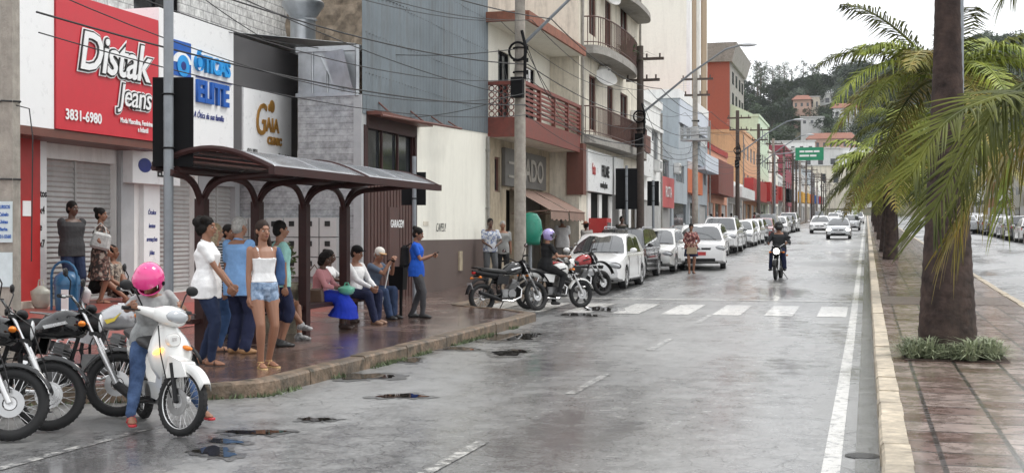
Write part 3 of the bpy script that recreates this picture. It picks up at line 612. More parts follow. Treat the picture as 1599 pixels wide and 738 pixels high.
mb = MB(); mb.bb(X6-.02, X6+.16, 41.62, 42.0, 3.0, 4.7); mb.bb(-9.6, X6+.16, 41.5, 41.62, 3.0, 4.7); mb.build('brown_board', RBROWN, ap)
mb = MB(); mb.bb(X6-.02, X6+.2, 42.1, 46.4, 3.15, 4.55); sg = mb.build('white_sign', WHITEP, ap)
mb = MB(); mb.bb(X6-.02, X6+.2, 46.7, 48.6, 3.15, 4.55); mb.build('white_sign', WHITEP, ap)
mb = MB(); mb.bb(X6-.02, X6+.17, 46.42, 46.68, 3.15, 4.55); mb.build('black_sign_strip', INK, ap)
text('foto', .55, REDP, sg, (X6+.22, 43.0, 3.9), (PI/2, PI/2*0, PI/2), .004, 0, .01, sx=.6); text('FILME', .55, INK, sg, (X6+.22, 45.0, 3.9), FX, .004, 0, .02, sx=1.0); text('revelações', .3, INK, sg, (X6+.22, 44.7, 3.42), FX, .004, 0, .01)
for i, y in enumerate((43.0, 44.9, 46.8, 48.8, 50.8, 52.5)): mb = MB(); mb.bb(X6-.01, X6+.05, y-.25, y+.25, zg(y), 3.1); mb.build('shop_pier', WHITE, ap)
PL = M('balcony plant leaves', (.05, .1, .03), .5, var=.4, col2=(.1, .16, .05))
for i, (y, z) in enumerate(((47.4, 8.2), (48.3, 8.1), (49.1, 8.0))):
    t = thing('balcony_plant', 'spiky green pot plant on the upper curved balcony, ' + ('first', 'middle', 'last')[i] + ' of three', 'plant', (X6+.55-.2*i, y, z-.17), 0, 'pot plants on the upper balcony')
    mb = MB(); mb.lathe([(.1, 0), (.14, .25), (.12, .25)], n=12); mb.build('pot', TILER, t)
    mb = MB(); r = random.Random(i)
    for k in range(60):
        a = r.uniform(0, 2*PI); e = r.uniform(.2, 1.4); L_ = r.uniform(.5, 1.3); d = Vector((math.cos(a)*math.cos(e), math.sin(a)*math.cos(e), math.sin(e))); s_ = Vector((-math.sin(a), math.cos(a), 0))*.04
        b = Vector((0, 0, .25)); m_ = b+d*L_*.6; e_ = b+d*L_+Vector((0, 0, -.3*L_)); mb.add([b-s_*.5, b+s_*.5, m_+s_, e_, m_-s_], [(0, 1, 2, 4), (4, 2, 3)])
    mb.build('foliage', PL, t)
# ================================================================ further buildings of the left side
def genb(label, y0, y1, zt, mat, x=-10.2, depth=12, floors=2, nwin=3, sign=None, signmat=None, end_holes=(), gh=3.0, parapet=.25, shop=True, cat='building', name='street_building', side=1, ww=.55, wfr=ALU, gmat=None, parmat=None):
    t = thing(name, label, cat, (0, 0, 0)); z0 = zg(y0)
    g0 = z0+.15; holes = []; fh = (zt-g0-gh-.4)/max(1, floors-1) if floors > 1 else 0
    for f in range(1, floors):
        for k in range(nwin):
            c = y0+(y1-y0)*(k+.5)/nwin; w_ = (y1-y0)/nwin*ww*.5; zb = g0+gh+fh*(f-1)+fh*.3
            if zb+fh*.5 < zt: holes.append((c-w_, c+w_, zb, zb+fh*.5))
    gh_ = []
    if shop:
        m_ = max(1, int((y1-y0)/4))
        for k in range(m_): a = y0+(y1-y0)*k/m_; gh_.append((a+.35, y0+(y1-y0)*(k+1)/m_-.35, g0, g0+gh-.55))
    mb = MB(); wallX(mb, x*side if side < 0 else x, y0, y1, z0-.5, zt, holes+gh_, s=side)
    xb = x-depth*side; wallY(mb, y0, min(x, xb), max(x, xb), z0-.5, zt, end_holes)
    mb.bb(min(x, xb)+.01, max(x, xb)-.01, y0+.01, y1-.01, zt-.05, zt-.001); mb.build('wall', mat, t)
    if parapet: mb = MB(); mb.bb(min(x+.08*side, xb), max(x+.08*side, xb), y0-.08, y1, zt, zt+parapet); mb.build('parapet', parmat or mat, t)
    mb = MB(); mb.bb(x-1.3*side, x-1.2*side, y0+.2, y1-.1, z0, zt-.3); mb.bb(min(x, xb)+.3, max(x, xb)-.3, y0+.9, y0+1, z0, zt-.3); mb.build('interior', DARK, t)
    for h in holes:
        if side > 0: window(t, 'X', *h, x, wfr, 1)
        else:
            mb = MB(); mb.bb(x+.1, x+.15, h[0], h[1], h[2], h[3]); mb.build('window', GLASS, t)
    for h in end_holes: window(t, 'Y', *h, y0, wfr, 1, hb=1)
    for i, h in enumerate(gh_):
        mb = MB(); xx = x-.12*side
        if i % 2 == 0: mb.bb(xx-.03, xx+.03, h[0], h[1], h[2], h[3]); mb.build('roller_shutter', gmat or SHUT, t)
        else: mb.bb(xx-.03, xx+.03, h[0], h[1], h[2], h[3]); mb.build('shop_window', GLASS, t)
    if sign:
        ya, yb, s_, mat_, zz, hh, dep = sign; mb = MB(); mb.bb(min(x, x+dep*side), max(x, x+dep*side), ya, yb, zz, zz+hh); q = mb.build('shop_sign', signmat or mat_, t)
        if s_: text(s_, hh*.5, WHITEP if mat_ != WHITEP else INK, q, (x+(dep+.02)*side, (ya+yb)/2, zz+hh/2), FX, .004, 0, .01)
    return t
z = lambda px, py, X: PZ(px, py, X)
b7 = genb('low white building with a banded parapet beside the apartment block', 53.5, 60.5, 7.55, WHITE, -9.4, 9, 2, 2, (53.6, 56.4, '', WHITEP, 4.2, 1.6, .3), parapet=.35)
mb = MB(); mb.bb(-19, -9.28, 53.38, 60.5, 6.45, 6.6); mb.build('parapet_band', WHITE, b7)
g8 = genb('plain grey building with a black iron frame and a red shop sign', 60.6, 72, 6.2, GREYB, -9.7, 10, 2, 2, (61.5, 65.5, 'ROTA', M('faded red sign', (.5, .1, .1), .5), 3.0, 1.5, .2), parapet=0)
b8 = genb('tall grey blue building with pale blue street front and white parapet', 72.05, 85.6, 9.35, GREYB, -10.2, 12, 3, 5, (72.2, 79, '', ORANGE, 4.05, 1.35, .5), parapet=.5, parmat=WHITE, end_holes=())
mb = MB(); mb.bb(-10.19, -10.14, 72.1, 85.5, 6.0, 6.1); mb.bb(-10.2, -10.12, 72.1, 85.55, 8.0, 9.3); mb.build('blue_facing', LILAC, b8)
mb = MB(); mb.bb(-10.2, -9.4, 78, 85, 5.6, 5.75); mb.bb(-9.45, -9.4, 78, 85, 5.75, 6.6); mb.build('balcony', LILAC, b8)
hr = genb('very tall cream high rise tower with brown vertical stripes on its street edge', 96, 109, 34, CREAM2, -13, 9, 1, 1, parapet=0, shop=False, cat='tower', name='high_rise')
hol = [(-19.8+.0, -18.6, 6+i*3.1+8.0, 7.5+i*3.1+8.0) for i in range(4)]
mb = MB(); wallY(mb, 95.9, -22.5, -16.6, 2, 34, [(-19.4, -17.4, 11.4+2.9*i, 12.9+2.9*i) for i in range(7)]); mb.build('beige_bay', M('pale beige plaster', (.6, .53, .42), .8, streak=.4), hr)
for i in range(7): window(hr, 'Y', -19.4, -17.4, 11.4+2.9*i, 12.9+2.9*i, 95.9, BLACK, 2, hb=1)
mb = MB(); mb.bb(-13, -12.8, 98, 100.3, 9, 34); mb.bb(-13, -12.8, 104, 107, 9, 34); mb.build('brown_stripes', M('brown render', (.3, .22, .14), .8), hr)
mb = MB(); mb.bb(-13, -12.7, 96, 96.8, 9, 34); mb.bb(-13, -12.7, 101.5, 102.3, 9, 34); mb.build('white_ribs', WHITE, hr)
b9 = genb('low shop with orange pilasters and a slanted brown timber board', 85.7, 98, 7.4, M('salmon plaster', (.6, .3, .2), .8), -10.2, 10, 2, 3, (86, 96, '', RBRICK, 4.4, 2.3, .7), parapet=.4, parmat=REDP)
b9b = genb('narrow white shop with a white canopy and blue mascot free yellow panel', 98.05, 110.6, 5.6, WHITE, -10.2, 10, 1, 1, (98.3, 110, '', WHITEP, 4.5, .8, 1.1))
b9b['label'] = 'narrow white shop with a projecting flat white canopy before the peach block'
b10 = genb('peach orange block with a blank end wall and yellow panel below', 110.7, 127.5, 10.4, PEACH, -10.2, 14, 3, 5, (111, 126, '', REDP, 4.7, 1.8, .9))
mb = MB(); mb.bb(-12.4, -10.2, 110.6, 110.69, 4.2, 5.6); mb.build('yellow_panel', M('yellow panel', (.65, .4, .05), .5), b10)
mb = MB(); mb.bb(-13.4, -10.2, 110.6, 110.69, 2, 4.19); mb.build('brown_dado', M('ochre brown paint', (.25, .15, .08), .7), b10)
b11 = genb('terracotta tower block with a heavy grey concrete cap', 127, 142, 18.6, RTOWER, -13, 9, 5, 4, shop=False, parapet=0, cat='tower', name='tower_block')
mb = MB(); mb.bb(-22, -12.95, 127.4, 142.0, 10, 18.6); mb.build('grey_facing', CONC, b11)
mb = MB(); mb.add([(-22.2, 126.6, 18.6), (-12.7, 126.6, 18.6), (-12.7, 142.3, 18.6), (-22.2, 142.3, 18.6), (-22.6, 126.2, 20.4), (-12.2, 126.2, 20.4), (-12.2, 142.7, 20.4), (-22.6, 142.7, 20.4)], [(0, 3, 2, 1), (4, 5, 6, 7), (0, 1, 5, 4), (1, 2, 6, 5), (2, 3, 7, 6), (3, 0, 4, 7)]); mb.build('concrete_cap', CONC, b11)
for i, y in enumerate((130, 133.5, 137, 140)):
    for j in range(4): mb = MB(); mb.bb(-12.95, -12.9, y-.7, y+.7, 10.4+j*2.1, 11.6+j*2.1); mb.build('window', GLASS, b11)
b12 = genb('pale green building with a plain gabled end wall', 127.6, 141, 13.2, PGREEN, -10.2, 12, 4, 4, (128, 140, '', REDP, 4.9, 1.9, 1.1))
mb = MB(); mb.prism([(-22.2, 13.2), (-10.2, 13.2), (-13.5, 14.8), (-22.2, 14.8)], 127.62, 141, 'XZ'); mb.build('gable', PGREEN, b12)
YEL = M('yellow sign', (.62, .33, .03), .5); BLUES = M('blue sign', (.03, .12, .4), .5); MARB = M('maroon plaster', (.25, .05, .07), .8); GREYP = M('light grey plaster', (.55, .55, .54), .8, streak=.3)
spec = [(141.1, 156, 10.6, CREAM2, REDP, 'cream three storey block with a red projecting sign'), (156.1, 168, 8.6, WHITE, BLACK, 'white two storey shop with a black fascia board'), (168.1, 188, 12.9, MARB, WHITEP, 'maroon block higher than its white neighbours'),
        (188.1, 206, 9.2, WHITE, YEL, 'white shop with a yellow projecting sign'), (206.1, 224, 11.2, GREYP, YEL, 'light grey block with a small yellow sign over its canopy'), (224.1, 246, 10.2, CREAM, ORANGE, 'stained cream block with an orange sign'),
        (246.1, 270, 13.5, GREYB, BLUES, 'grey blue block with a blue sign far down the street'), (270.1, 300, 11.2, WHITE, REDP, 'white block with a red sign far down the street'), (300.1, 340, 14.0, CREAM2, GREYP, 'long pale block closing the left side of the street')]
for y0, y1, zt, m_, sm, lb in spec: genb(lb, y0, y1, zt, m_, -10.2, 14, 3, 4, (y0+1, y0+8, '', sm, zg(y0)+3.0, 1.5, 1.3), shop=True)
# right side of the avenue, seen between the palms
rs = [(60, 84, 9, CREAM, 'stained cream block on the far side of the opposite carriageway'), (84.1, 112, 8, GREYP, 'light grey block on the far side of the opposite carriageway'), (112.1, 140, 10, WHITE, 'white block with dark shop windows across the opposite carriageway'), (140.1, 170, 9.5, CREAM2, 'pale cream block across the opposite carriageway'),
      (170.1, 205, 12, PEACH, 'peach block across the opposite carriageway'), (205.1, 250, 10.5, WHITE, 'long white block across the opposite carriageway'), (250.1, 330, 13, GREYB, 'grey blue block at the far end of the opposite carriageway')]
for y0, y1, zt, m_, lb in rs: genb(lb, y0, y1, zt, m_, 14.5, 12, 3, 5, (y0+1, y0+9, '', WHITEP, zg(y0)+3.0, 1.2, .5), side=-1)
# ---- fittings on the facades: air conditioners, downpipes, aerials
def ac(par, x, y, z_):
    mb = MB(); mb.bb(x+.02, x+.3, y-.38, y+.38, z_, z_+.5); mb.bb(x, x+.3, y-.3, y-.26, z_-.06, z_); mb.bb(x, x+.3, y+.26, y+.3, z_-.06, z_); a = mb.build('air_conditioner', WHITE, par)
    mb = MB(); mb.torus((x+.305, y-.08, z_+.25), .17, .012, 'X', 18, 5); [mb.bb(x+.3, x+.308, y-.24, y+.08, z_+.1+.05*k, z_+.115+.05*k) for k in range(7)]; mb.build('fan_grille', DGREY, a)
def pipe(par, x, y, z0, z1): mb = MB(); mb.tube([(x+.06, y, z0), (x+.06, y, z1)], .045, 8); [mb.bb(x, x+.11, y-.06, y+.06, zz, zz+.04) for zz in (z0+.5, (z0+z1)/2, z1-.4)]; mb.build('downpipe', CONC, par)
ac(ap, X6, 51.6, 6.2); ac(ap, X6, 45.2, 7.15); ac(rb, -10.2, 37.5, 6.2); ac(b8, -10.05, 75, 5.4); ac(b8, -10.05, 81, 7.2); ac(g8, -9.7, 67, 4.9); ac(b7, -9.4, 58.6, 4.6)
pipe(ap, X6, 41.9, 4.7, 15); pipe(ap, X6, 53.2, .4, 15); pipe(wh, XW, 34.15, .4, 4.4); pipe(b7, -9.4, 60.3, .8, 7.4); pipe(b8, -10.05, 85.3, 1.3, 9.2); pipe(b10, -10.2, 111, 1.9, 10.2)
for par, x, y, z_ in ((b7, -10.5, 57, 7.9), (b8, -11, 80, 9.8), (b10, -12, 118, 10.7), (b12, -13, 134, 14.9), (rb, -11.5, 37, 7.8), (b9, -11.5, 92, 7.8)):
    mb = MB(); mb.tube([(x, y, z_-.2), (x, y, z_+1.6)], .02, 5); [mb.tube([(x-.35+.05*k, y, z_+1.0+.14*k), (x+.35-.05*k, y, z_+1.0+.14*k)], .008, 4) for k in range(5)]; mb.build('roof_aerial', ALU, par)
mb = MB(); [mb.bb(XW+.002, XW+.012, 28.9+k*1.8, 28.96+k*1.8+.3, 1.9+.2*(k % 2), 2.0+.25*(k % 2)) for k in range(1)]; mb.build('patched_render', CREAM, wh)
mb = MB(); mb.bb(XW+.008, XW+.05, 31.6, 31.85, .75, 1.25); mb.build('meter_niche', BEIGE, wh)
# manhole covers
for i, (px, py) in enumerate(((1337, 712),)):
    c = gp(px, py); mb = MB(); mb.lathe([(0, .012), (.11, .012), (.13, .006)], (-.03, c.y, zg(c.y)), 'Z', 28); t_ = mb.build('manhole_cover', M('cast iron', (.05, .05, .05), .35, m=.6, bump=.8, bs=60), None, True)
    tag(t_, 'small round iron cover sunk in the gutter by the median kerb', 'manhole cover')
# ---- houses at the end of the road and on the hill
def house(label, px, pyb, Y, w_, h_, mat, roof=TILER, dep=9, flat=False, nw=3, grp='houses on the hillside'):
    r_ = ray(px, 300); X = r_[0]/r_[1]*Y; zb = HC+ray(px, pyb)[2]*Y/r_[1]
    t = thing('hillside_house', label, 'house', (X, Y, zb), 0, grp)
    hl = [(-w_/2+w_*(i+.3)/nw, -w_/2+w_*(i+.7)/nw, h_*.35, h_*.7) for i in range(nw)]
    mb = MB(); wallY(mb, 0, -w_/2, w_/2, -14, h_, hl); mb.bb(-w_/2, w_/2, .3, dep, -14, h_-.02); mb.quad((-w_/2, 0, -14), (-w_/2, dep, -14), (-w_/2, dep, h_), (-w_/2, 0, h_)); mb.build('wall', mat, t)
    mb = MB()
    for q in hl: mb.bb(q[0], q[1], .12, .16, q[2], q[3])
    mb.build('windows', GLASS, t)
    mb = MB()
    if flat: mb.bb(-w_/2-.3, w_/2+.3, -.4, dep, h_, h_+.3)
    else: mb.add([(-w_/2-.6, -.8, h_), (w_/2+.6, -.8, h_), (w_/2+.6, dep+.5, h_), (-w_/2-.6, dep+.5, h_), (-w_/2+1, dep/2, h_+2), (w_/2-1, dep/2, h_+2)], [(0, 1, 5, 4), (2, 3, 4, 5), (1, 2, 5), (3, 0, 4), (0, 3, 2, 1)])
    mb.build('roof', GREYP if flat else roof, t)
PINKH = M('dusty pink plaster', (.5, .33, .26), .8)
house('pink house with a clay roof high among the trees', 1252, 172, 455, 6, 3.6, PINKH)
house('small cream house beside the pink one on the ridge', 1268, 176, 462, 5, 5.5, CREAM, flat=True)
house('wide white flat roofed house highest on the hill', 1292, 168, 480, 11, 5, WHITE, flat=True)
house('white house with a red roof half hidden by the palms', 1320, 188, 430, 8, 4, WHITE)
house('grey house with a pale roof in the middle of the slope', 1268, 198, 420, 7, 3, GREYP, flat=True)
house('long red roofed school like building above the street end', 1298, 236, 372, 13, 3.5, PINKH, nw=7)
house('white building with a flat roof left of the red roofed one', 1238, 246, 368, 12, 4.5, WHITE, flat=True, nw=5)
house('low white building below the long red roof', 1318, 262, 352, 18, 5, WHITE, flat=True, nw=6)
house('grey block with dark windows at the end of the street', 1262, 285, 350, 16, 9, GREYP, flat=True, nw=5)
house('cream block at the very end of the avenue', 1305, 300, 348, 16, 7, CREAM, flat=True, nw=5)
house('white block behind the street end, right of the cream one', 1345, 296, 349, 12, 9, WHITE, flat=True, nw=4)
# ---- trees on the hill
def leafy(mb, c, rad, n_, s, r, sq=.85):
    for _ in range(n_):
        u = r.uniform(-1, 1); a = r.uniform(0, 2*PI); q = math.sqrt(1-u*u); k = r.uniform(.55, 1.05)
        p = Vector((q*math.cos(a), q*math.sin(a), u*sq))*rad*k+Vector(c)
        d1 = Vector((r.gauss(0, 1), r.gauss(0, 1), r.gauss(0, .5))).normalized()*s*r.uniform(.6, 1.3); d2 = d1.orthogonal().normalized()*s*r.uniform(.4, .9)
        mb.add([p-d1, p-d2, p+d1*.9, p+d2], [(0, 1, 2, 3)])
def make_tree(kind, seed, mat):
    r = random.Random(seed); t = thing('hill_tree', 'x', 'tree', (0, 0, -500)); H_ = 10; mb = MB()
    if kind == 'round':
        mb.tube([(0, 0, -1), (.1, 0, 2), (0, .2, 5)], [.35, .28, .15], 6)
        for k in range(4): a = k*1.6; mb.tube([(0, 0, 3), (1.8*math.cos(a), 1.8*math.sin(a), 5.5)], [.15, .06], 5)
        mb.build('trunk', BARK, t); mb = MB()
        for k in range(13): a = r.uniform(0, 6.3); q = r.uniform(0, 3.0); leafy(mb, (q*math.cos(a), q*math.sin(a), r.uniform(3.6, 8.2)-q*.35), r.uniform(1.1, 2.1), 120, .26, r)
    else:
        mb.tube([(0, 0, -1), (.2, 0, 6), (0, .2, 13)], [.25, .2, .07], 6)
        for k in range(8): a = k*2.4; z_ = 5+k*.9; mb.tube([(0, 0, z_), (1.6*math.cos(a), 1.6*math.sin(a), z_+1.3)], [.08, .03], 4)
        mb.build('trunk', BARK, t); mb = MB()
        for k in range(12): a = k*2.4; z_ = 6.2+k*.62; q = r.uniform(.6, 2.0); leafy(mb, (q*math.cos(a), q*math.sin(a), z_), r.uniform(.6, 1.15), 55, .2, r)
    mb.build('crown', mat, t); return t
protos = [make_tree('round', 1, TREEL[0]), make_tree('round', 2, TREEL[1]), make_tree('round', 3, TREEL[2]), make_tree('tall', 4, TREEL[0]), make_tree('tall', 5, TREEL[2])]
lbl = ['dark rounded tree on the hillside', 'mid green rounded tree on the hillside', 'bluish green rounded tree on the hillside', 'tall thin dark tree with sparse crown on the ridge', 'tall thin bluish tree with sparse crown on the ridge']
r = random.Random(11); cnt = [0]*5; used = [False]*5
spots = []
for i in range(900):
    Y = r.uniform(352, 560); px = r.uniform(1120, 1620) if i % 8 else r.uniform(1600, 1750)
    q = ray(px, 300); X = q[0]/q[1]*Y; spots.append((X, Y, px))
spots.sort(key=lambda s: s[1]); kept = []
for X, Y, px in spots:
    if any((X-a)**2+(Y-b)**2 < 26 for a, b in kept): continue
    zz = hillz(X, Y); d = Y*math.cos(TH)-X*math.sin(TH); py = CY-F*(zz+5-HC)/d
    if abs(px-1300) < 55 and Y < 400: continue
    if (abs(px-1258) < 17 and 440 < Y < 456) or (abs(px-1290) < 22 and 465 < Y < 480) or (abs(px-1322) < 16 and 418 < Y < 431): continue
    kept.append((X, Y))
    k = r.choice([0, 0, 1, 2]) if not (px < 1270 and Y > 500 and r.random() < .6) else r.choice([3, 4])
    sc_ = r.uniform(.95, 1.5); g = 'trees on the far hill' 
    if not used[k]: o = protos[k]; o.location = (X, Y, zz-.4); o.rotation_euler = (0, 0, r.uniform(0, 6)); o['label'] = lbl[k]; o['group'] = lbl[k]+'s'; used[k] = True; o.scale = (sc_,)*3
    else: dup(protos[k], (X, Y, zz-.4), r.uniform(0, 6), lbl[k], lbl[k]+'s', sc_)

# ================================================================ palms on the median
def frond(mb, base, az, L_, droop, r, nl=34, ll=.75, wid=.035, hang=.5, lift=.7, tw=0.0, parts=1):
    """one feather frond: curved rachis and many narrow leaflets"""
    pts = []; h = Vector((math.cos(az), math.sin(az), 0)); side = Vector((-math.sin(az), math.cos(az), 0))
    for i in range(13):
        s = i/12; pts.append(Vector(base)+h*L_*(s*math.cos(lift*.5)-.12*s*s)+Vector((0, 0, L_*(lift*s-droop*s*s)))+side*tw*s*s)
    mb.tube(pts, [.035*(1-.85*i/12)+.004 for i in range(13)], 5)
    for i in range(nl):
        s = .1+.9*i/nl; k = min(11, int(s*12)); p = pts[k].lerp(pts[k+1], s*12-k); t = (pts[k+1]-pts[k]).normalized(); sd_ = t.cross(Vector((0, 0, 1))); sd_ = sd_.normalized() if sd_.length > .05 else side
        up = sd_.cross(t)
        for q in (-1, 1):
            l_ = ll*(math.sin(PI*min(1, s*.9+.12))**.6)*r.uniform(.8, 1.1); d = (sd_*q*.85+t*(.55+r.uniform(-.1, .15))+up*r.uniform(.0, .35)).normalized()
            a = p+d*l_*.5+Vector((0, 0, -.08*l_)); b = p+d*l_*.92+Vector((0, 0, -hang*l_*r.uniform(.7, 1.2))); w_ = t*wid*.5
            mb.add([p-w_*.6, p+w_*.6, a+w_, b, a-w_], [(0, 1, 2, 4), (4, 2, 3)])
def palm(label, x, y, h, nf, L_, seed, base_r=.3, top_r=.18, ll=.7, group=None, yellow=.2, mats=None, shaft=1.1, lay=None, loc_z=None, nl=34, hang=.5, wid=.04, lowf=.35):
    r = random.Random(seed); t = thing('palm_tree', label, 'palm tree', (x, y, zg(y)+.15), 0, group)
    mb = MB(); n_ = 30; prof = []
    for i in range(n_*3+1):
        s = i/(n_*3); rr = base_r*(1-s)**1.6+top_r*(1-(1-s)**1.6)+.05*math.sin(PI*min(1, s*1.3))*top_r
        prof.append((rr*(1+.02*(1 if i % 3 == 0 else -.3)+r.uniform(-.006, .006)), h*s))
    mb.lathe(prof, n=20); mb.build('trunk', BARKP, t, True)
    mb = MB(); mb.tube([(0, 0, h), (0, 0, h+shaft*.3), (0, 0, h+shaft)], [top_r*1.0, top_r*1.05, top_r*.45], 14); mb.build('crownshaft', SHAFT, t, True)
    for k in range(nf):
        az = lay[k] if lay else k*2.399+r.uniform(-.25, .25); lv = k/nf
        mb = MB(); frond(mb, (0, 0, h+shaft*.9), az, L_*r.uniform(.85, 1.1), .5+.45*(1-lv)+r.uniform(-.05, .1), r, nl, ll, wid, hang, lowf+.75*lv)
        mb.build('frond', (mats or ([LEAFY] if r.random() < yellow*(1-lv)*2 else [LEAF, LEAF2, LEAF]))[r.randrange(len(mats or [0, 0, 0])) if mats else 0] if mats else (LEAFY if r.random() < yellow*(1-lv)*2 else (LEAF if r.random() < .6 else LEAF2)), t)
    return t
palm('large palm with a thick dark trunk rising from a bed of spider plants', .98, 16.96, 4.9, 13, 3.4, 2, .37, .15, .8, yellow=.15, hang=.6, shaft=1.3, lowf=.75)
palm('tall feathery palm right behind the thick trunked one', 1.75, 31, 3.9, 26, 3.4, 5, .26, .17, .85, yellow=.15, nl=62, wid=.042, lowf=.25)
palm('bushy bright palm, second behind the thick trunked one', 2.15, 41, 3.1, 26, 3.5, 9, .28, .17, .85, yellow=.3, nl=60, wid=.048, lowf=.2)
palm('slim palm whose dark flared trunk stands clear by the kerb', .9, 61, 2.5, 24, 3.3, 13, .36, .17, .9, yellow=0, nl=52, wid=.06, lowf=.15)
for i, y in enumerate((52, 72, 84, 97, 111, 127, 145, 165, 190, 220)):
    palm('palm in the far row along the median', .9+.5*(i % 2), y, 2.7+.4*(i % 3), 19, 3.0, 20+i, .3, .17, .85, 'far palms of the median row', nl=26, wid=.1, lowf=.15)
# near palm beyond the right edge, its fronds hang into the picture
r = random.Random(31); np_ = thing('palm_tree', 'young palm at the right edge whose long fronds hang across the view', 'palm tree', (2.1, 9.2, zg(9)+.15))
mb = MB(); mb.lathe([(.17*(1+.04*(i % 2)), 2.2*i/20) for i in range(21)], n=16); mb.build('trunk', BARKP, np_, True)
def hero(pts, nl, ll, wid, seed, mat, hang, back=.6, lo=.08):
    r = random.Random(seed); mb = MB(); P = [Vector(p)-Vector((2.1, 9.2, zg(9)+.15)) for p in pts]; n_ = len(P)-1
    def cr_(s):
        s *= n_; i = min(n_-1, int(s)); u = s-i; p0 = P[max(0, i-1)]; p1 = P[i]; p2 = P[i+1]; p3 = P[min(n_, i+2)]
        return .5*((2*p1)+(p2-p0)*u+(2*p0-5*p1+4*p2-p3)*u*u+(3*p1-p0-3*p2+p3)*u**3)
    mb.tube([cr_(i/24) for i in range(25)], [.022*(1-.8*i/24)+.003 for i in range(25)], 6)
    for i in range(nl):
        s = lo+(1-lo)*i/nl; p = cr_(s); t = (cr_(min(1, s+.02))-cr_(s-.02)).normalized(); sd_ = t.cross(Vector((0, 0, 1))).normalized(); up = sd_.cross(t)
        for q in (-1, 1):
            l_ = ll*(1-.45*s)*r.uniform(.75, 1.1); d = (sd_*q*.7+t*(.8+r.uniform(-.2, .25))+up*r.uniform(-.1, .3)).normalized(); hg = hang*r.uniform(.5, 1.3)
            w_ = (t.cross(d).cross(d)).normalized()*wid*.5*r.uniform(.7, 1.2); f = []
            for k in range(6):
                u = k/5; c = p+d*l_*u*(1-.25*hg*u)+Vector((0, 0, -hg*l_*u*u*.75)); ww = w_*(math.sin(PI*min(1, .18+u*.82))**.7 if u < 1 else .02); f.append((c-ww, c+Vector((0, 0, .006)), c+ww))
            mb.grid([list(x_) for x_ in f])
    mb.build('frond', mat, np_)
def P3(px, py, d):  # a point seen at this pixel at view distance d
    q = ray(px, py); return (q[0]*d, q[1]*d, HC+q[2]*d)
b0 = (2.1, 9.2, 2.45)
hero([b0, P3(1650, 165, 8.7), P3(1560, 190, 8.4), P3(1500, 250, 8.2), P3(1455, 340, 8.1)], 60, .66, .021, 1, LEAF2, .35)
hero([b0, P3(1680, 150, 8.4), P3(1610, 130, 8.0), P3(1540, 190, 7.8), P3(1500, 300, 7.8)], 58, .6, .02, 2, LEAF2, .95)
hero([b0, P3(1660, 150, 8.2), P3(1570, 150, 7.6), P3(1480, 190, 7.3), P3(1425, 270, 7.2)], 60, .55, .018, 7, LEAF2, .3)
hero([b0, P3(1670, 175, 8.6), P3(1590, 220, 8.6), P3(1530, 290, 8.6), P3(1490, 370, 8.7)], 62, .6, .021, 8, LEAFY, .9)
hero([b0, P3(1700, 120, 8.8), P3(1640, 150, 8.9), P3(1585, 220, 9.0), P3(1565, 330, 9.0)], 40, .5, .02, 3, LEAF, 1.0)
hero([b0, P3(1690, 60, 9.3), P3(1640, -20, 9.4), P3(1600, -50, 9.5), P3(1580, -20, 9.5)], 40, .45, .02, 4, LEAF2, 1.1)
for k in range(9):
    mb = MB(); frond(mb, (0, 0, 2.3), -1.6+k*.36, 1.8, .8, r, 30, .5, .035, .6, 1.1); mb.build('frond', LEAF, np_)
# spider plants round the palm base, and the soil square
mb = MB(); g = [[(x_, y_, zg(y_)+.158) for x_ in (.45, 1.65)] for y_ in (16.2, 17.9)]; mb.grid(g); tag(mb.build('soil_bed', SOIL), kind='structure')
SPID = M('spider plant leaves', (.16, .22, .1), .5, var=.4, vs=20, col2=(.5, .54, .36)); r = random.Random(8)
sp = [(.98+.47*math.cos(a)*f, 16.96+.5*math.sin(a)*f) for a, f in [(-2.9, 1.05), (-2.5, .95), (-2.1, 1.0), (-1.75, .95), (-1.4, 1.02), (-1.0, 1.0), (-.6, 1.05), (-.2, 1.2), (-2.3, 1.35), (-1.2, 1.3), (-.75, 1.35), (-.1, .9)]]
base = None
for i, (x_, y_) in enumerate(sp):
    if base is None:
        base = thing('spider_plant', 'pale striped spider plant tuft at the foot of the thick palm', 'plant', (x_, y_, zg(y_)+.155), 0, 'spider plants round the palm'); mb = MB()
        for k in range(130):
            a = r.uniform(0, 6.3); e = r.uniform(.3, 1.45); L_ = r.uniform(.2, .42); d = Vector((math.cos(a)*math.cos(e), math.sin(a)*math.cos(e), math.sin(e))); s_ = Vector((-math.sin(a), math.cos(a), 0))*.006; b = Vector((r.uniform(-.07, .07), r.uniform(-.07, .07), 0))
            m_ = b+d*L_*.6; e_ = b+d*L_+Vector((math.cos(a), math.sin(a), -.9))*L_*.3; mb.add([b-s_, b+s_, m_+s_*1.3, e_, m_-s_*1.3], [(0, 1, 2, 4), (4, 2, 3)])
        mb.build('leaves', SPID, base)
    else: dup(base, (x_, y_, zg(y_)+.155), r.uniform(0, 6), scale=r.uniform(.75, 1.1))
# grey steel column behind the trunk
lp = thing('lamp_column', 'grey steel lamp column standing behind the thick palm trunk', 'lamp post', (1.62, 24.5, zg(24.5)+.15))
mb = MB(); mb.tube([(0, 0, 0), (0, 0, 8)], [.09, .07], 12); mb.build('column', STEEL, lp, True)
mb = MB(); mb.tube([(0, 0, 8), (-.4, 0, 8.4), (-1.8, 0, 8.6)], .04, 8); mb.box((-2.0, 0, 8.6), (.6, .2, .1)); mb.build('arm', STEEL, lp)

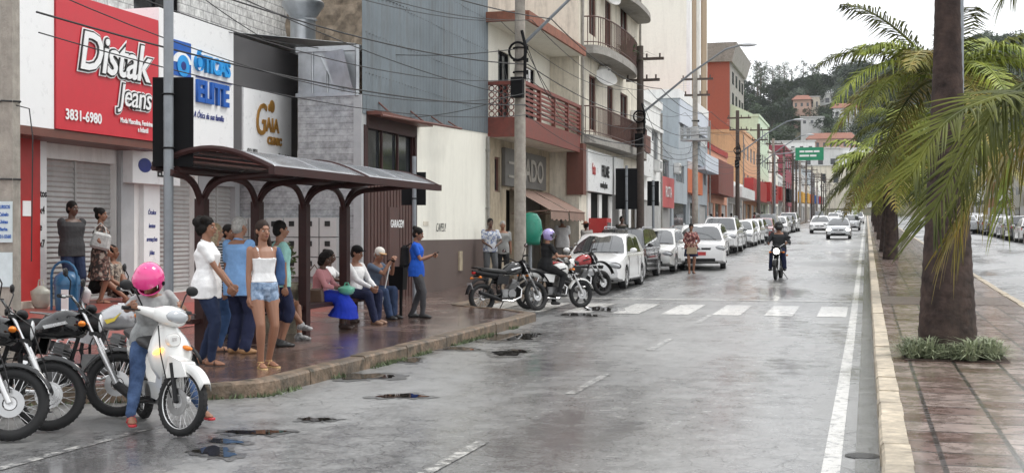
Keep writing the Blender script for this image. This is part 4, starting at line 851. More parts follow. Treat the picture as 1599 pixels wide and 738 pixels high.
# ================================================================ poles, wires, signals
def upole(label, x, y, h, mat, r0=.17, r1=.11, arms=True, box=False, sq=False, grp=None, xform=False):
    t = thing('utility_pole', label, 'utility pole', (x, y, zg(y)+.15), 0, grp)
    mb = MB(); 
    if sq: mb.box((0, 0, h/2), (r0*1.7, r0*1.3, h), taper=.7)
    else: mb.tube([(0, 0, 0), (0, 0, h)], [r0, r1], 14)
    mb.build('shaft', mat, t, True)
    if arms:
        mb = MB()
        for z_, w_ in ((h-.5, 1.0), (h-1.3, .8)): mb.box((.1, 0, z_), (w_*1.6, .1, .1)); [mb.tube([(q, 0, z_+.05), (q, 0, z_+.2)], .035, 6) for q in (-.6*w_, 0.25, .75*w_)]
        mb.build('crossarm', WOODP, t)
        mb = MB()
        for z_ in (h-2.6, h-2.9, h-3.2): mb = MB(); mb.torus((0, 0, z_), r1+.05, .02, 'Z', 12, 5); mb.box((.16, 0, z_), (.1, .05, .1)); mb.build('cable_bracket', BLACK, t)
    if box: mb = MB(); mb.box((.0, -.25, h-3.6), (.3, .22, .5)); mb.tube([(.1, -.2, h-2.2), (.22, -.3, h-2.6), (.2, -.3, h-3.4)], .04, 6); mb.torus((0, -.22, h-2.7), .22, .03, 'Y', 16, 6); mb.build('junction_box', BLACK, t)
    return t
p0 = upole('square weathered concrete pole with pasted adverts at the left edge', -10.13, 13.5, 8.5, CONCP, .125, .1, sq=True, arms=True)
FLY = M('flyer paper', (.6, .68, .7), .7, var=.12); 
for a, (z_, hh) in enumerate(((1.68, .5), (1.1, .42))):
    mb = MB(); mb.bb(-.12, .12, -.112, -.106, z_-hh/2, z_+hh/2); q = mb.build('flyer', FLY, p0)
    if a == 0:
        for k, s in enumerate(('CURSOS', 'Cabelo', 'Unhas', 'Barba', '3831-5560')): text(s, .06, BLUE, q, (0, -.115, z_+.18-k*.09), FY, .001, 0, .002, sx=.8)
mb = MB(); mb.tube([(.13, -.05, 3.1), (.35, -.1, 3.05), (.4, -.1, 2.7), (.38, -.1, 1.2)], .008, 5); mb.build('hanging_wire', CABLE, p0)
mb = MB(); mb.torus((0, 0, 3.15), .155, .012, 'Z', 4, 5); mb.torus((0, 0, 2.2), .16, .012, 'Z', 4, 5); mb.build('pole_bands', CABLE, p0)
p1 = upole('stout concrete pole beside the red balcony with tangled cables', -8.3, 30.74, 8.6, CONCP, .155, .12, box=True)
p2 = upole('dark wooden pole in front of the grey building', -8.3, 48.3, 8.2, WOODP, .16, .12, box=True)
p3 = upole('concrete pole with a transformer frame before the pale blue front', -8.3, 64.5, 9.0, CONCP, .16, .12)
mb = MB(); mb.bb(-.7, .7, -.4, .4, 5.4, 5.5); mb.bb(-.7, -.65, -.4, .4, 5.5, 6.1); mb.bb(.65, .7, -.4, .4, 5.5, 6.1); [mb.bb(-.7, .7, q-.02, q+.02, 5.7+.15*k, 5.75+.15*k) for q in (-.4, .4) for k in range(3)]; mb.build('service_rack', ALU, p3)
mb = MB(); mb.tube([(0, -.1, 5.5), (0, -.1, 6.1)], .2, 10); mb.build('transformer', GREYP, p3)
p4 = upole('dark wooden pole by the peach block', -8.4, 87.5, 8.6, WOODP, .16, .12, box=True)
p5 = upole('dark wooden pole before the red signs', -8.4, 105, 8.8, WOODP, .17, .12)
FP = []
for i, y in enumerate((122, 138, 155, 172, 190, 210, 232, 256, 282, 310)): FP.append(upole('thin pole in the far row along the left pavement', -8.4, y, 8.5, WOODP if i % 3 else CONCP, .16, .12, grp='far utility poles of the left side'))
for i, y in enumerate((113, 131, 149, 180, 200, 222, 245, 270)): upole('thin kerbside pole between far parked cars', -7.7-.3*(i % 2), y, 6.4+.8*(i % 3), CONCP if i % 2 else WOODP, .12, .09, grp='far kerbside poles')
r = random.Random(17)
def cable(a, b, sag, rad=.012, label=None, grp=None):
    a, b = Vector(a), Vector(b); n_ = 20; mb = MB(); mb.tube([a.lerp(b, i/n_)+Vector((0, 0, -sag*4*(i/n_)*(1-i/n_))) for i in range(n_+1)], rad, 5)
    return tag(mb.build('overhead_cable', CABLE), label or 'black overhead cable strung between the street poles', 'cable', grp or 'overhead cables')
PP = [(-9.9, 13.5), (-8.3, 30.74), (-8.3, 48.3), (-8.3, 64.5), (-8.4, 87.5), (-8.4, 105), (-8.4, 122), (-8.4, 155), (-8.4, 190)]
HT = [6.2, 6.7, 6.9, 7.5, 8.2, 8.6, 8.9, 9.5, 10.2]
for i in range(8):
    (x0, y0), (x1, y1) = PP[i], PP[i+1]
    for k, (dx, dz) in enumerate(((.2, 0), (.22, -.35), (.2, -.7), (.15, -1.0), (-.5, 1.1), (.3, 1.1), (.8, 1.1), (.18, -1.25))):
        if i > 4 and k % 2: continue
        cable((x0+dx, y0, HT[i]+dz-.8), (x1+dx, y1, HT[i+1]+dz-.8), (.25+.12*(k % 3)+r.uniform(0, .2)), .009+.005*(k % 3 == 0))
for i, (a, b, s_) in enumerate([((-8.3, 30.7, 5.2), (-10.2, 27, 4.3), .15), ((-8.3, 30.7, 6.3), (-12.2, 23, 5.7), .3), ((-8.3, 30.7, 5.6), (-10.2, 36, 6.6), .5), ((-8.3, 30.7, 6.9), (-9.2, 42.5, 5), .7), ((-8.3, 30.7, 6.6), (-9.0, 47, 5.1), .9), ((-8.3, 48.3, 6.8), (-9.3, 55, 5.8), .5), ((-8.3, 48.3, 7), (-10.2, 73, 6), .8), ((-8.3, 48.3, 6.2), (-9.2, 43, 4.9), .3), ((-8.3, 64.5, 7.5), (-10.2, 76, 6.5), .5), ((-8.3, 64.5, 7.0), (-10.2, 90, 5.5), .9), ((-8.3, 30.7, 6.1), (-10.2, 35.5, 4.7), .2), ((-9.9, 13.5, 6.4), (-12.2, 24.5, 5.8), .15), ((-9.9, 13.5, 5.9), (-8.3, 30.7, 5.1), .35), ((-9.9, 13.5, 7.1), (-10.2, 28, 6.9), .2)]):
    cable(a, b, s_, .01, 'thin black service cable sagging from a pole to a shop front', 'service cables')
def lamp_arm(label, x, y, z0, dx, dz, L_=1):
    t = thing('street_lamp', label, 'street lamp', (x, y, z0)); mb = MB(); mb.tube([(0, 0, 0), (dx*.5, -.1, dz*.6), (dx*.85, -.15, dz*.95), (dx, -.2, dz)], [.045, .04, .035, .03], 8); mb.build('arm', STEEL, t, True)
    mb = MB(); mb.ball((dx+.25, -.2, dz+.0), (.36, .13, .07), 12); mb.build('lamp_head', ALU, t, True); return t
lamp_arm('street lamp whose straight arm leaves the stout pole by the red balcony', -8.25, 30.7, 6.35, 2.6, 1.9)
lamp_arm('long curved street lamp arm reaching out from the dark wooden pole', -8.2, 48.3, 6.3, 3.7, 2.4)
lamp_arm('street lamp arm in front of the pale blue building', -8.2, 87.5, 7.2, 3.6, 2.1)
lamp_arm('small far street lamp arm above the red signs', -8.2, 105, 7.4, 3.6, 2.2)
# steel column with traffic signal seen from behind
def signal(label, x, y, h, bz, bw, bh, r0=.055, dx=0, rz=0):
    t = thing('traffic_signal', label, 'traffic light', (x, y, zg(y)+.15), rz); mb = MB(); mb.tube([(0, 0, 0), (0, 0, h)], r0, 12); mb.build('post', STEEL, t, True)
    mb = MB(); mb.box((dx, .1, bz), (bw, .03, bh)); b = mb.build('backplate', BLACK, t); mb = MB(); mb.box((dx, .2, bz), (bw*.5, .2, bh*.88)); mb.build('signal_housing', BLACK, b)
    mb = MB(); mb.torus((0, 0, bz-bh*.3), r0+.01, .012, 'Z', 12, 5); mb.torus((0, 0, bz+bh*.3), r0+.01, .012, 'Z', 12, 5); mb.build('clamp', BLACK, t); return t
signal('tall grey steel signal column with a big black backplate by the shops', -8.27, 14.05, 6.5, zg(14)+2.9, .5, 1.1, .062, .03, .27)
signal('signal with a black board rising behind the far end of the shelter', -8.15, 22.6, 2.95, 2.35, .46, .62, .04, -.02, .27)
signal('signal with the larger black board before the white shop sign', -8.5, 46.5, 3.6, 2.75, .8, 1.5, .05, 0, .2)
signal('slightly tilted signal with a narrow black board near the grey building', -7.9, 48.9, 3.1, 2.6, .45, .95, .05, 0, .2)
mb = MB(); mb.bb(-.26, .22, .05, .08, 4.55, 4.75)
# overhead green direction sign
gs = thing('direction_sign', 'green overhead direction sign on a tall post far down the street', 'road sign', (-7.6, 112, zg(112)+.15))
mb = MB(); mb.tube([(0, 0, 0), (0, 0, 6.6), (3.6, 0, 6.9)], [.1, .09, .06], 8); mb.build('post', STEEL, gs)
mb = MB(); mb.bb(1.75, 4.1, -.1, -.05, 6.05, 7.15); q = mb.build('panel', M('green sign face', (.01, .25, .12), .5), gs)
mb = MB(); [mb.bb(a_, b_, -.115, -.101, z_, z_+.16) for a_, b_, z_ in ((2.1, 2.5, 6.72), (2.56, 3.2, 6.72), (3.27, 3.75, 6.72), (2.1, 2.9, 6.36), (2.97, 3.5, 6.36))]; mb.build('sign_legend', WHITEP, q)
cn = thing('traffic_cone', 'dark cone standing on the road beside far parked cars', 'cone', (-4.75, 77, zg(77)))
mb = MB(); mb.tube([(0, 0, .03), (0, 0, .75)], [.2, .04], 12); mb.build('cone_body', M('dark orange rubber', (.15, .04, .02), .6), cn); mb = MB(); mb.box((0, 0, .02), (.5, .5, .04)); mb.build('base', BLACK, cn)

# ================================================================ bus shelter
sh = thing('bus_shelter', 'dark maroon steel bus shelter with a curved sheet roof and arched brackets', 'bus shelter', (0, 0, 0))
SY = [14.78, 16.33, 17.89, 19.45]; SX = -8.22
LT = M('shelter roof sheet', (.3, .31, .33), .25, m=.55, var=.25, vs=2, streak=.3)
def roofz(u): return 2.5+.06*u+.22*math.sin(PI*u)   # u: 0 street edge .. 1 rear edge
def RX(u): return -6.92-1.62*u
for (ya, yb, dz) in ((14.15, 17.2, .0), (17.22, 20.35, .0)):
    mb = MB(); g = [[(RX(u/12), y, roofz(u/12)+dz) for u in range(13)] for y in [ya+(yb-ya)*k/8 for k in range(9)]]; mb.grid(g)
    o = mb.build('roof_sheet', [LT], sh, True, None); md = o.modifiers.new('s', 'SOLIDIFY'); md.thickness = .015
    mb = MB(); mb.tube([(RX(u/12), ya, roofz(u/12)+dz) for u in range(13)], .04, 6); mb.build('roof_rib', MAROON, o)
    mb = MB(); mb.tube([(RX(u/12), (ya+yb)/2, roofz(u/12)+dz+.012) for u in range(13)], .012, 5); mb.build('roof_seam', LT, o)
mb = MB(); mb.tube([(RX(u/12), 20.35, roofz(u/12)) for u in range(13)], .035, 6); mb.bb(-6.95, -6.87, 14.1, 20.4, 2.42, 2.52); mb.tube([(RX(1), 14.15, roofz(1)-.04), (RX(1), 20.35, roofz(1)-.04)], .04, 6); mb.tube([(SX, 14.15, 2.49), (SX, 20.35, 2.49)], .05, 8)
for k in range(1, 5): u = k/5; mb.tube([(RX(u), 14.15, roofz(u)-.035), (RX(u), 20.35, roofz(u)-.035)], .022, 6)
mb.build('purlins', MAROON, sh)
QA = [PI/2*k/8 for k in range(9)]
for y in SY:
    z0 = zg(y)+.15; mb = MB(); mb.box((SX, y, (z0+2.15)/2), (.13, .15, 2.15-z0)); mb.build('post', MAROON, sh)
    mb = MB(); mb.tube([(SX+.02+.42*(1-math.cos(a)), y, 2.05+.36*math.sin(a)) for a in QA]+[(-6.98, y, 2.47)], .04, 7)
    for s_ in (-1, 1): mb.tube([(SX, y+s_*(.03+.5*(1-math.cos(a))), 2.0+.43*math.sin(a)) for a in QA]+[(SX, y+s_*.77, 2.45)], .045, 7)
    mb.build('arched_bracket', MAROON, sh)
mb = MB(); mb.bb(-8.62, -8.2, 17.3, 20.7, .56, .62); mb.tube([(-8.3, 17.35, .2), (-8.3, 17.35, .6)], .04, 6); mb.tube([(-8.5, 20.6, .2), (-8.5, 20.6, .6)], .04, 6); mb.bb(-8.62, -8.2, 14.5, 16.2, .56, .62); mb.build('bench', MAROON, sh)
mb = MB(); mb.tube([(-8.2, 14.9, .2), (-8.0, 15.6, .95)], .05, 6); mb.build('leaning_rail', MAROON, sh)
# planter beside the shelter
c = gp(462, 520, .15)
pt = thing('planter', 'round carved stone planter holding a small leafy shrub under the shelter', 'planter', (c.x-.25, c.y, c.z))
mb = MB(); mb.lathe([(0, 0), (.26, 0), (.3, .1), (.33, .3), (.4, .62), (.47, .68), (.48, .76), (.42, .77), (.4, .7), (0, .7)], n=24); mb.build('bowl', M('mossy planter stone', (.3, .27, .2), .85, var=.35, vs=8, bump=.7, dirt=.6), pt, True)
sb = thing('planter_shrub', 'small green shrub with reddish tips growing in the stone planter', 'shrub', (c.x-.25, c.y, c.z+.7)); r = random.Random(5)
mb = MB(); [mb.tube([(0, 0, 0), (r.uniform(-.2, .2), r.uniform(-.2, .2), r.uniform(.4, .7))], [.012, .005], 5) for k in range(9)]; mb.build('stem', BARK, sb)
mb = MB(); [leafy(mb, (r.uniform(-.2, .2), r.uniform(-.2, .2), r.uniform(.15, .6)), .13, 45, .035, r) for k in range(12)]; mb.build('foliage', M('shrub leaves', (.06, .12, .03), .5, var=.4, vs=20, col2=(.16, .2, .06)), sb)
# blue litter bin and bags on the forecourt side
c = gp(105, 520, .15)
lb_ = thing('litter_bin', 'blue plastic litter bin with a dome lid and tubular handle', 'litter bin', (c.x, c.y, zg(c.y)+.15)); lb_.scale = (.8, .8, .8)
BLP = M('blue bin plastic', (.03, .12, .24), .3, var=.15)
mb = MB(); mb.lathe([(.2, .25), (.24, .85), (.25, .95)], n=24); mb.build('bin_body', BLP, lb_, True); mb = MB(); mb.lathe([(.26, .93), (.26, .98), (.22, 1.1), (.12, 1.18), (0, 1.2)], n=24); mb.build('lid', BLP, lb_, True)
mb = MB(); mb.tube([(-.28, -.1, .1), (-.28, -.1, 1.1)]+[(-.28*math.cos(a), -.1, 1.1+.28*math.sin(a)) for a in [PI*k/8 for k in range(1, 8)]]+[(.28, -.1, 1.1), (.28, -.1, .1)], .025, 7); mb.build('stand', BLP, lb_, True)
mb = MB(); mb.bb(.05, .2, -.27, -.25, .35, .85); mb.build('white_sticker', WHITEP, lb_)
BAGM = M('thin grey plastic bag', (.42, .42, .36), .35, var=.12, bump=.9, bs=9)
def bag(label, p, sx_, sy_, sz_, mat, seed=1, cat='bag', hang=False, name='plastic_bag'):
    r = random.Random(seed); t = thing(name, label, cat, p); mb = MB(); rings = []
    for i in range(9):
        s = i/8; q = (math.sin(PI*(.12+.62*s))**.6) if s < .75 else max(.18, math.sin(PI*(.12+.62*s))**.6*(1-(s-.75)*2.6)); ring = []
        for k in range(14): a = 2*PI*k/14; j = 1+r.uniform(-.1, .1); ring.append((sx_*q*math.cos(a)*j, sy_*q*math.sin(a)*j, sz_*s))
        rings.append(ring)
    mb.ring_loft(rings); o = mb.build('bag_body', mat, t, True, None)
    mb = MB(); mb.tube([(-sx_*.3, 0, sz_*.95), (-sx_*.2, 0, sz_*1.25), (sx_*.2, 0, sz_*1.25), (sx_*.3, 0, sz_*.95)], .012, 5); mb.build('handle', mat, t); return t
bag('grey green shopping bag standing by the red pillar', (-12.45, 17.35, zg(17.3)+FL+.01), .17, .12, .36, BAGM, 1)
bag('pale plastic bag on the floor between the standing shop customers', (-12.5, 18.55, zg(18.5)+FL+.01), .13, .1, .3, M('white plastic bag', (.6, .6, .6), .35, bump=.8, bs=9), 2)
# phone booth
ph = thing('phone_booth', 'green egg shaped public phone hood on a post beside the awnings', 'phone booth', (-8.5, 32.5, zg(32.5)+.15))
mb = MB(); mb.tube([(0, 0, 0), (0, 0, 1.5)], .05, 10); mb.build('post', STEEL, ph)
mb = MB(); mb.lathe([(.03, .47), (.17, .43), (.27, .27), (.31, 0), (.28, -.25), (.22, -.36)], (0, 0, 1.44), 'Z', 20, a0=-.3-PI*.75+.4, a1=PI*.75+.1); o = mb.build('hood', GREENP, ph, True); o.modifiers.new('s', 'SOLIDIFY').thickness = .02
mb = MB(); mb.tube([(.31*math.cos(a), .31*math.sin(a), 1.44) for a in [-2.2+4.4*k/16 for k in range(17)]], .015, 6); mb.build('white_trim', WHITEP, ph); mb = MB(); mb.box((-.08, 0, 1.35), (.16, .2, .4)); mb.build('telephone', BLACK, ph)
# slim stand with black box beside the waiting woman in blue
tb = thing('bin_stand', 'black litter box on a thin post behind the woman in the blue shirt', 'litter bin', (gp(626, 494, .15).x, gp(626, 494, .15).y, gp(626, 494, .15).z))
mb = MB(); mb.tube([(0, 0, 0), (0, 0, .95)], .03, 8); mb.build('post', BLACK, tb); mb = MB(); mb.box((-.08, .06, .7), (.26, .22, .42), taper=1.15); mb.build('bin_body', BLACK, tb)
# red kiosk by the awnings
kz = thing('drinks_cooler', 'red drinks cooler standing outside below the white sign', 'cooler', (-8.85, 43.3, zg(43)+.15))
mb = MB(); mb.box((0, 0, .85), (.65, .8, 1.7)); mb.build('cabinet', REDP, kz); mb = MB(); mb.box((.33, 0, .95), (.02, .62, 1.2)); mb.build('glass_door', GLASS, kz); mb = MB(); mb.box((0, -.41, .3), (.5, .01, .2)); mb.build('vent_panel', BLACK, kz)
# ================================================================ people
SKIN = [M('skin tan', (.36, .18, .11), .5, var=.08), M('skin brown', (.27, .13, .078), .5, var=.08), M('skin dark', (.1, .05, .032), .5, var=.08), M('skin light', (.48, .26, .17), .5, var=.06)]
HAIR = M('black hair', (.008, .006, .005), .7, var=.4, vs=40, bump=.3, bs=60, spec=.2); HGREY = M('grey hair', (.33, .32, .3), .6, var=.3, vs=40); HBLOND = M('blonde streaked hair', (.42, .29, .15), .5, var=.5, vs=30, col2=(.6, .48, .3)); HBROWN = M('dark brown hair', (.022, .011, .007), .65, spec=.25, var=.4, vs=30)
EYEW = M('eye white', (.5, .48, .45), .3); LIP = M('lip', (.25, .07, .06), .4)
def cloth(name, col, **k): k.setdefault('bump', .8); k.setdefault('bs', 8); k.setdefault('r', .85); k.setdefault('spec', .2); return M(name, col, **k)
def striped(name, a, b, s, dirv='Z'):
    mt = M(name, a, .8); nt = mt.node_tree; wv = _n(nt, 'ShaderNodeTexWave', bands_direction=dirv); wv.inputs['Scale'].default_value = s; wv.inputs['Distortion'].default_value = 1.2
    tc = _n(nt, 'ShaderNodeTexCoord'); nt.links.new(tc.outputs['Object'], wv.inputs[0]); rp = _n(nt, 'ShaderNodeValToRGB'); rp.color_ramp.elements[0].color = (*a, 1); rp.color_ramp.elements[1].color = (*b, 1); rp.color_ramp.elements[0].position = .45; rp.color_ramp.elements[1].position = .55
    nt.links.new(wv.outputs[0], rp.inputs[0]); nt.links.new(rp.outputs[0], nt.nodes['Principled BSDF'].inputs['Base Color']); return mt
def floral(name, a, b, c, s):
    mt = M(name, a, .8); nt = mt.node_tree; vo = _n(nt, 'ShaderNodeTexNoise'); vo.inputs['Scale'].default_value = s; vo.inputs['Detail'].default_value = 3; tc = _n(nt, 'ShaderNodeTexCoord'); nt.links.new(tc.outputs['Object'], vo.inputs[0])
    rp = _n(nt, 'ShaderNodeValToRGB'); e = rp.color_ramp.elements; e[0].color = (*a, 1); e[0].position = .4; e[1].color = (*b, 1); e[1].position = .5; q = e.new(.6); q.color = (*c, 1); rp.color_ramp.interpolation = 'CONSTANT'
    nt.links.new(vo.outputs[0], rp.inputs[0]); nt.links.new(rp.outputs[0], nt.nodes['Principled BSDF'].inputs['Base Color']); return mt
def ik(a, b, l1, l2, pole):
    a = Vector(a); b = Vector(b); d = b-a; D = d.length
    if D > (l1+l2)*.999: b = a+d*((l1+l2)*.999/D); d = b-a; D = d.length
    x = (l1*l1-l2*l2+D*D)/(2*D); h = math.sqrt(max(0, l1*l1-x*x)); dn = d/D; p = Vector(pole); p = p-dn*p.dot(dn); p = p.normalized() if p.length > 1e-4 else dn.orthogonal().normalized()
    return a+dn*x+p*h, b
def loft(mb, cs, rx, ry, F_, L_, n=18, sq=1.0):
    rings = []
    for c, a, b, f, l in zip(cs, rx, ry, F_, L_):
        ring = []
        for k in range(n):
            t = 2*PI*k/n; ct, st_ = math.cos(t), math.sin(t); e = .85
            ring.append(Vector(c)+Vector(f)*a*math.copysign(abs(ct)**e, ct)+Vector(l)*b*math.copysign(abs(st_)**e, st_))
        rings.append(ring)
    mb.ring_loft(rings)
def vox(o, s, disp=0.0, it=2):
    m = o.modifiers.new('v', 'REMESH'); m.mode = 'VOXEL'; m.voxel_size = s; m.use_smooth_shade = True
    m = o.modifiers.new('s', 'SMOOTH'); m.factor = .5; m.iterations = it
    if disp:
        t = bpy.data.textures.get('folds') or bpy.data.textures.new('folds', 'CLOUDS'); t.noise_scale = .11
        m = o.modifiers.new('d', 'DISPLACE'); m.texture = t; m.strength = disp; m.mid_level = .5
PEOPLE = {}
def person(label, loc, rz, h=1.7, sex='m', skin=1, hair='short', hairm=None, top=None, bottom=None, shoes=None, pz=None, px_=0.0, lean=0.0, side=0.0, tw=0.0, head=(0, 0), hl=None, hr=None, fl=None, fr=None, kl=(1, .15, 0), kr=(1, -.15, 0), el=(-.6, .7, -.3), er=(-.6, -.7, -.3), g=1.0, det=2, mdet=None, group=None, hat=None, z=None):
    """a person facing local +X. Positions of hands/feet in metres for a height of 1.7."""
    t = thing('person', label, 'person', loc, rz, group); S = h/1.7
    fem = sex == 'f'; sk = SKIN[skin]; P = Vector((px_, 0, pz if pz is not None else .93)); hl_ = Vector(hl or (.02, .24, .72)); hr_ = Vector(hr or (.02, -.24, .72)); fl_ = Vector(fl or (0, .1, .0)); fr_ = Vector(fr or (0, -.1, .0))
    u = Vector((math.sin(lean), -math.sin(side)*math.cos(lean), math.cos(lean)*math.cos(side))).normalized(); f0 = Vector((1, 0, 0)); l0 = Vector((0, 1, 0))
    f1 = Vector((math.cos(tw), math.sin(tw), 0)); f1 = (f1-u*f1.dot(u)).normalized(); l1 = u.cross(f1)
    if fem: prof = [(-.1, .085, .135), (-.02, .125, .172), (.06, .115, .165), (.17, .088, .128), (.27, .105, .138), (.34, .12, .15), (.42, .085, .155), (.475, .05, .1)]
    else: prof = [(-.1, .085, .13), (-.02, .11, .16), (.07, .105, .155), (.18, .105, .148), (.28, .115, .165), (.37, .118, .18), (.44, .085, .18), (.49, .05, .11)]
    def fr_at(s): k = max(0, min(1, s/.45)); f = f0.lerp(f1, k); f = (f-u*k*f.dot(u)*1.0).normalized() if k > 0 else f; return f, l0.lerp(l1, k).normalized()
    def torso(mb, off=0.0, lo=-.2, hi=1, ext=None):
        cs, rx, ry, FF, LL = [], [], [], [], []
        pr = [(s, a, b) for s, a, b in prof if lo <= s <= hi]
        if ext: pr = ext+pr
        for s, a, b in pr:
            f, l = fr_at(s); k = max(0, min(1, s/.12)); ax = Vector((0, 0, 1)).lerp(u, k) if s > 0 else Vector((0, 0, 1))
            cs.append(P+(u*s if s > 0 else Vector((0, 0, s)))+f*.012*math.sin(max(0, s)*6)); rx.append((a+off)*(g if s < .4 else 1)); ry.append((b+off)*(g if s < .4 else 1)); FF.append(f); LL.append(l)
        loft(mb, cs, rx, ry, FF, LL)
    N = P+u*.5; sw = .155 if fem else .18
    shl = P+u*.435+l1*sw; shr = P+u*.435-l1*sw
    ua, fa = .285, .245
    e_l, w_l = ik(shl, hl_, ua, fa, f1*el[0]+l1*el[1]+Vector((0, 0, el[2]))); e_r, w_r = ik(shr, hr_, ua, fa, f1*er[0]+l1*er[1]+Vector((0, 0, er[2])))
    hpl = P+Vector((0, .09, -.03)); hpr = P+Vector((0, -.09, -.03)); al = fl_+Vector((0, 0, .085)); ar = fr_+Vector((0, 0, .085))
    k_l, al = ik(hpl, al, .425, .42, kl); k_r, ar = ik(hpr, ar, .425, .42, kr)
    # head frame
    yw, pt = head; hf = (f1*math.cos(yw)+l1*math.sin(yw)); up0 = Vector((0, 0, 1)).lerp(u, .5).normalized(); hf = (hf-up0*hf.dot(up0)).normalized(); hlv = up0.cross(hf)
    hu = (up0*math.cos(pt)-hf*math.sin(pt)*-1).normalized() if False else (up0*math.cos(pt)+hf*math.sin(pt)).normalized(); hf = (hf*math.cos(pt)-up0*math.sin(pt)).normalized()
    HCn = N+up0*.05+hu*.105+hf*.015; Rh = Matrix((hf, hlv, hu)).transposed()
    H = lambda a, b, c: HCn+hf*a+hlv*b+hu*c
    nn = 12 if det > 1 else 8
    mb = MB(); torso(mb)
    mb.caps([N-u*.05, N+up0*.04, H(-.01, 0, -.07)], [.058, .05 if fem else .056, .052], nn)
    for sh, el_, w_, sgn in ((shl, e_l, w_l, 1), (shr, e_r, w_r, -1)):
        q = .88 if fem else 1; mb.caps([sh, sh.lerp(el_, .45), el_, el_.lerp(w_, .3), w_], [.052*q*g, .044*q*g, .036*q, .037*q, .026*q], nn)
        # hand
        d = (w_-el_).normalized(); bk = (l1*sgn).cross(d); bk = bk.normalized() if bk.length > .1 else f1; dn_ = (d*.94+Vector((0, 0, -.2))).normalized(); ac = dn_.cross(l1*sgn); ac = ac.normalized() if ac.length > .1 else f1
        # ac: across the palm
        c0 = w_+dn_*.02; c1 = w_+dn_*.085; pn = dn_.cross(ac)
        mb.ball(w_+dn_*.05, (.022, .022, .022), 8); mb.add([c0+ac*a*.02+pn*b*.012 for a, b in ((-1, -1), (1, -1), (1, 1), (-1, 1))]+[c1+ac*a*.038+pn*b*.012 for a, b in ((-1, -1), (1, -1), (1, 1), (-1, 1))], [(0, 3, 2, 1), (4, 5, 6, 7), (0, 1, 5, 4), (1, 2, 6, 5), (2, 3, 7, 6), (3, 0, 4, 7)])
        if det > 1:
            cl = -1 if pn.dot(l1*sgn) > 0 else 1
            for k, L__ in enumerate((.07, .08, .075, .058)):
                b = c1+ac*(.03-.02*k)-dn_*.005; m_ = b+dn_*L__*.5+ac*(.006-.004*k)+pn*cl*.008; e = m_+dn_*L__*.36+pn*cl*.028; mb.caps([b, m_, e], [.0098, .009, .0075], 6)
            b = c0+ac*.024+dn_*.015; mb.caps([b, b+ac*.028+dn_*.03, b+ac*.03+dn_*.062+pn*cl*.012], [.0125, .0105, .009], 6)
    for hp, kn, an, sgn in ((hpl, k_l, al, 1), (hpr, k_r, ar, -1)):
        q = (1.06 if fem else 1)*g; mb.caps([hp, hp.lerp(kn, .4), kn, kn.lerp(an, .28), kn.lerp(an, .75), an], [.088*q, .077*q, .055, .056, .04, .036], nn)
    # feet
    def foot(mb, an, sgn, off=0.0):
        fd = Vector((1, .18*sgn, 0)).normalized(); b = an-Vector((0, 0, .085))
        mb.caps([an+Vector((0, 0, -.0)), b+Vector((-.035, 0, .038))-fd*.01], [.036+off, .034+off], 8)
        mb.caps([b-fd*.03+Vector((0, 0, .033)), b+fd*.07+Vector((0, 0, .033)), b+fd*.15+Vector((0, 0, .022))], [.033+off, .036+off, .022+off], 8); mb.ball(b+fd*.12+Vector((0, 0, .022+off*.5)), (.06+off, .045+off, .02+off), 8)
    foot(mb, al, 1); foot(mb, ar, -1)
    # head: skull, face, jaw, nose, ears, brow
    mb.ball(H(-.012, 0, .022), (.095, .076, .095), 14, Rh); mb.ball(H(.022, 0, -.03), (.068, .06, .085), 12, Rh); mb.ball(H(.045, 0, -.088), (.035, .037, .028), 8, Rh)
    mb.caps([H(.08, 0, .012), H(.104, 0, -.03)], [.009, .0155], 6); mb.ball(H(.078, 0, .03), (.014, .05, .012), 8, Rh); mb.ball(H(.083, 0, -.06), (.013, .024, .011), 8, Rh)
    for s in (-1, 1): mb.ball(H(-.012, .077*s, -.005), (.02, .01, .032), 8, Rh); mb.ball(H(.055, .035*s, -.03), (.025, .022, .022), 8, Rh)
    for v in range(len(mb.v)): mb.v[v] = tuple(Vector(mb.v[v])*S)
    body = mb.build('body', sk, t, True, None); vs_ = {3: .0075, 2: .0085, 1: .014, 0: .02}[det]; vox(body, vs_*S)
    def fin(mb, name, mat, v=None, disp=0.0, par=None):
        for i in range(len(mb.v)): mb.v[i] = tuple(Vector(mb.v[i])*S)
        o = mb.build(name, mat, par or t, True, None)
        if v: vox(o, v*S, disp)
        return o
    if det > 0:
        mb = MB(); 
        for s in (-1, 1): mb.ball(H(.073, .033*s, -.002), (.0115, .0145, .006), 8, Rh)
        ey = fin(mb, 'eyes', EYEW); mb = MB(); [mb.ball(H(.084, .033*s, -.002), (.0065, .008, .0075), 8, Rh) for s in (-1, 1)]; fin(mb, 'pupils', INK, par=ey)
        mb = MB(); [mb.caps([H(.084, .015*s, .026), H(.08, .036*s, .033), H(.068, .054*s, .026)], [.004, .0045, .003], 5) for s in (-1, 1)]; fin(mb, 'eyebrows', hairm or HAIR)
        mb = MB(); mb.ball(H(.096, 0, -.056), (.007, .021, .0045), 8, Rh); mb.ball(H(.0945, 0, -.065), (.007, .019, .0055), 8, Rh); fin(mb, 'lips', LIP)
    HM = hairm or HAIR; cv = .009 if det > 1 else .016
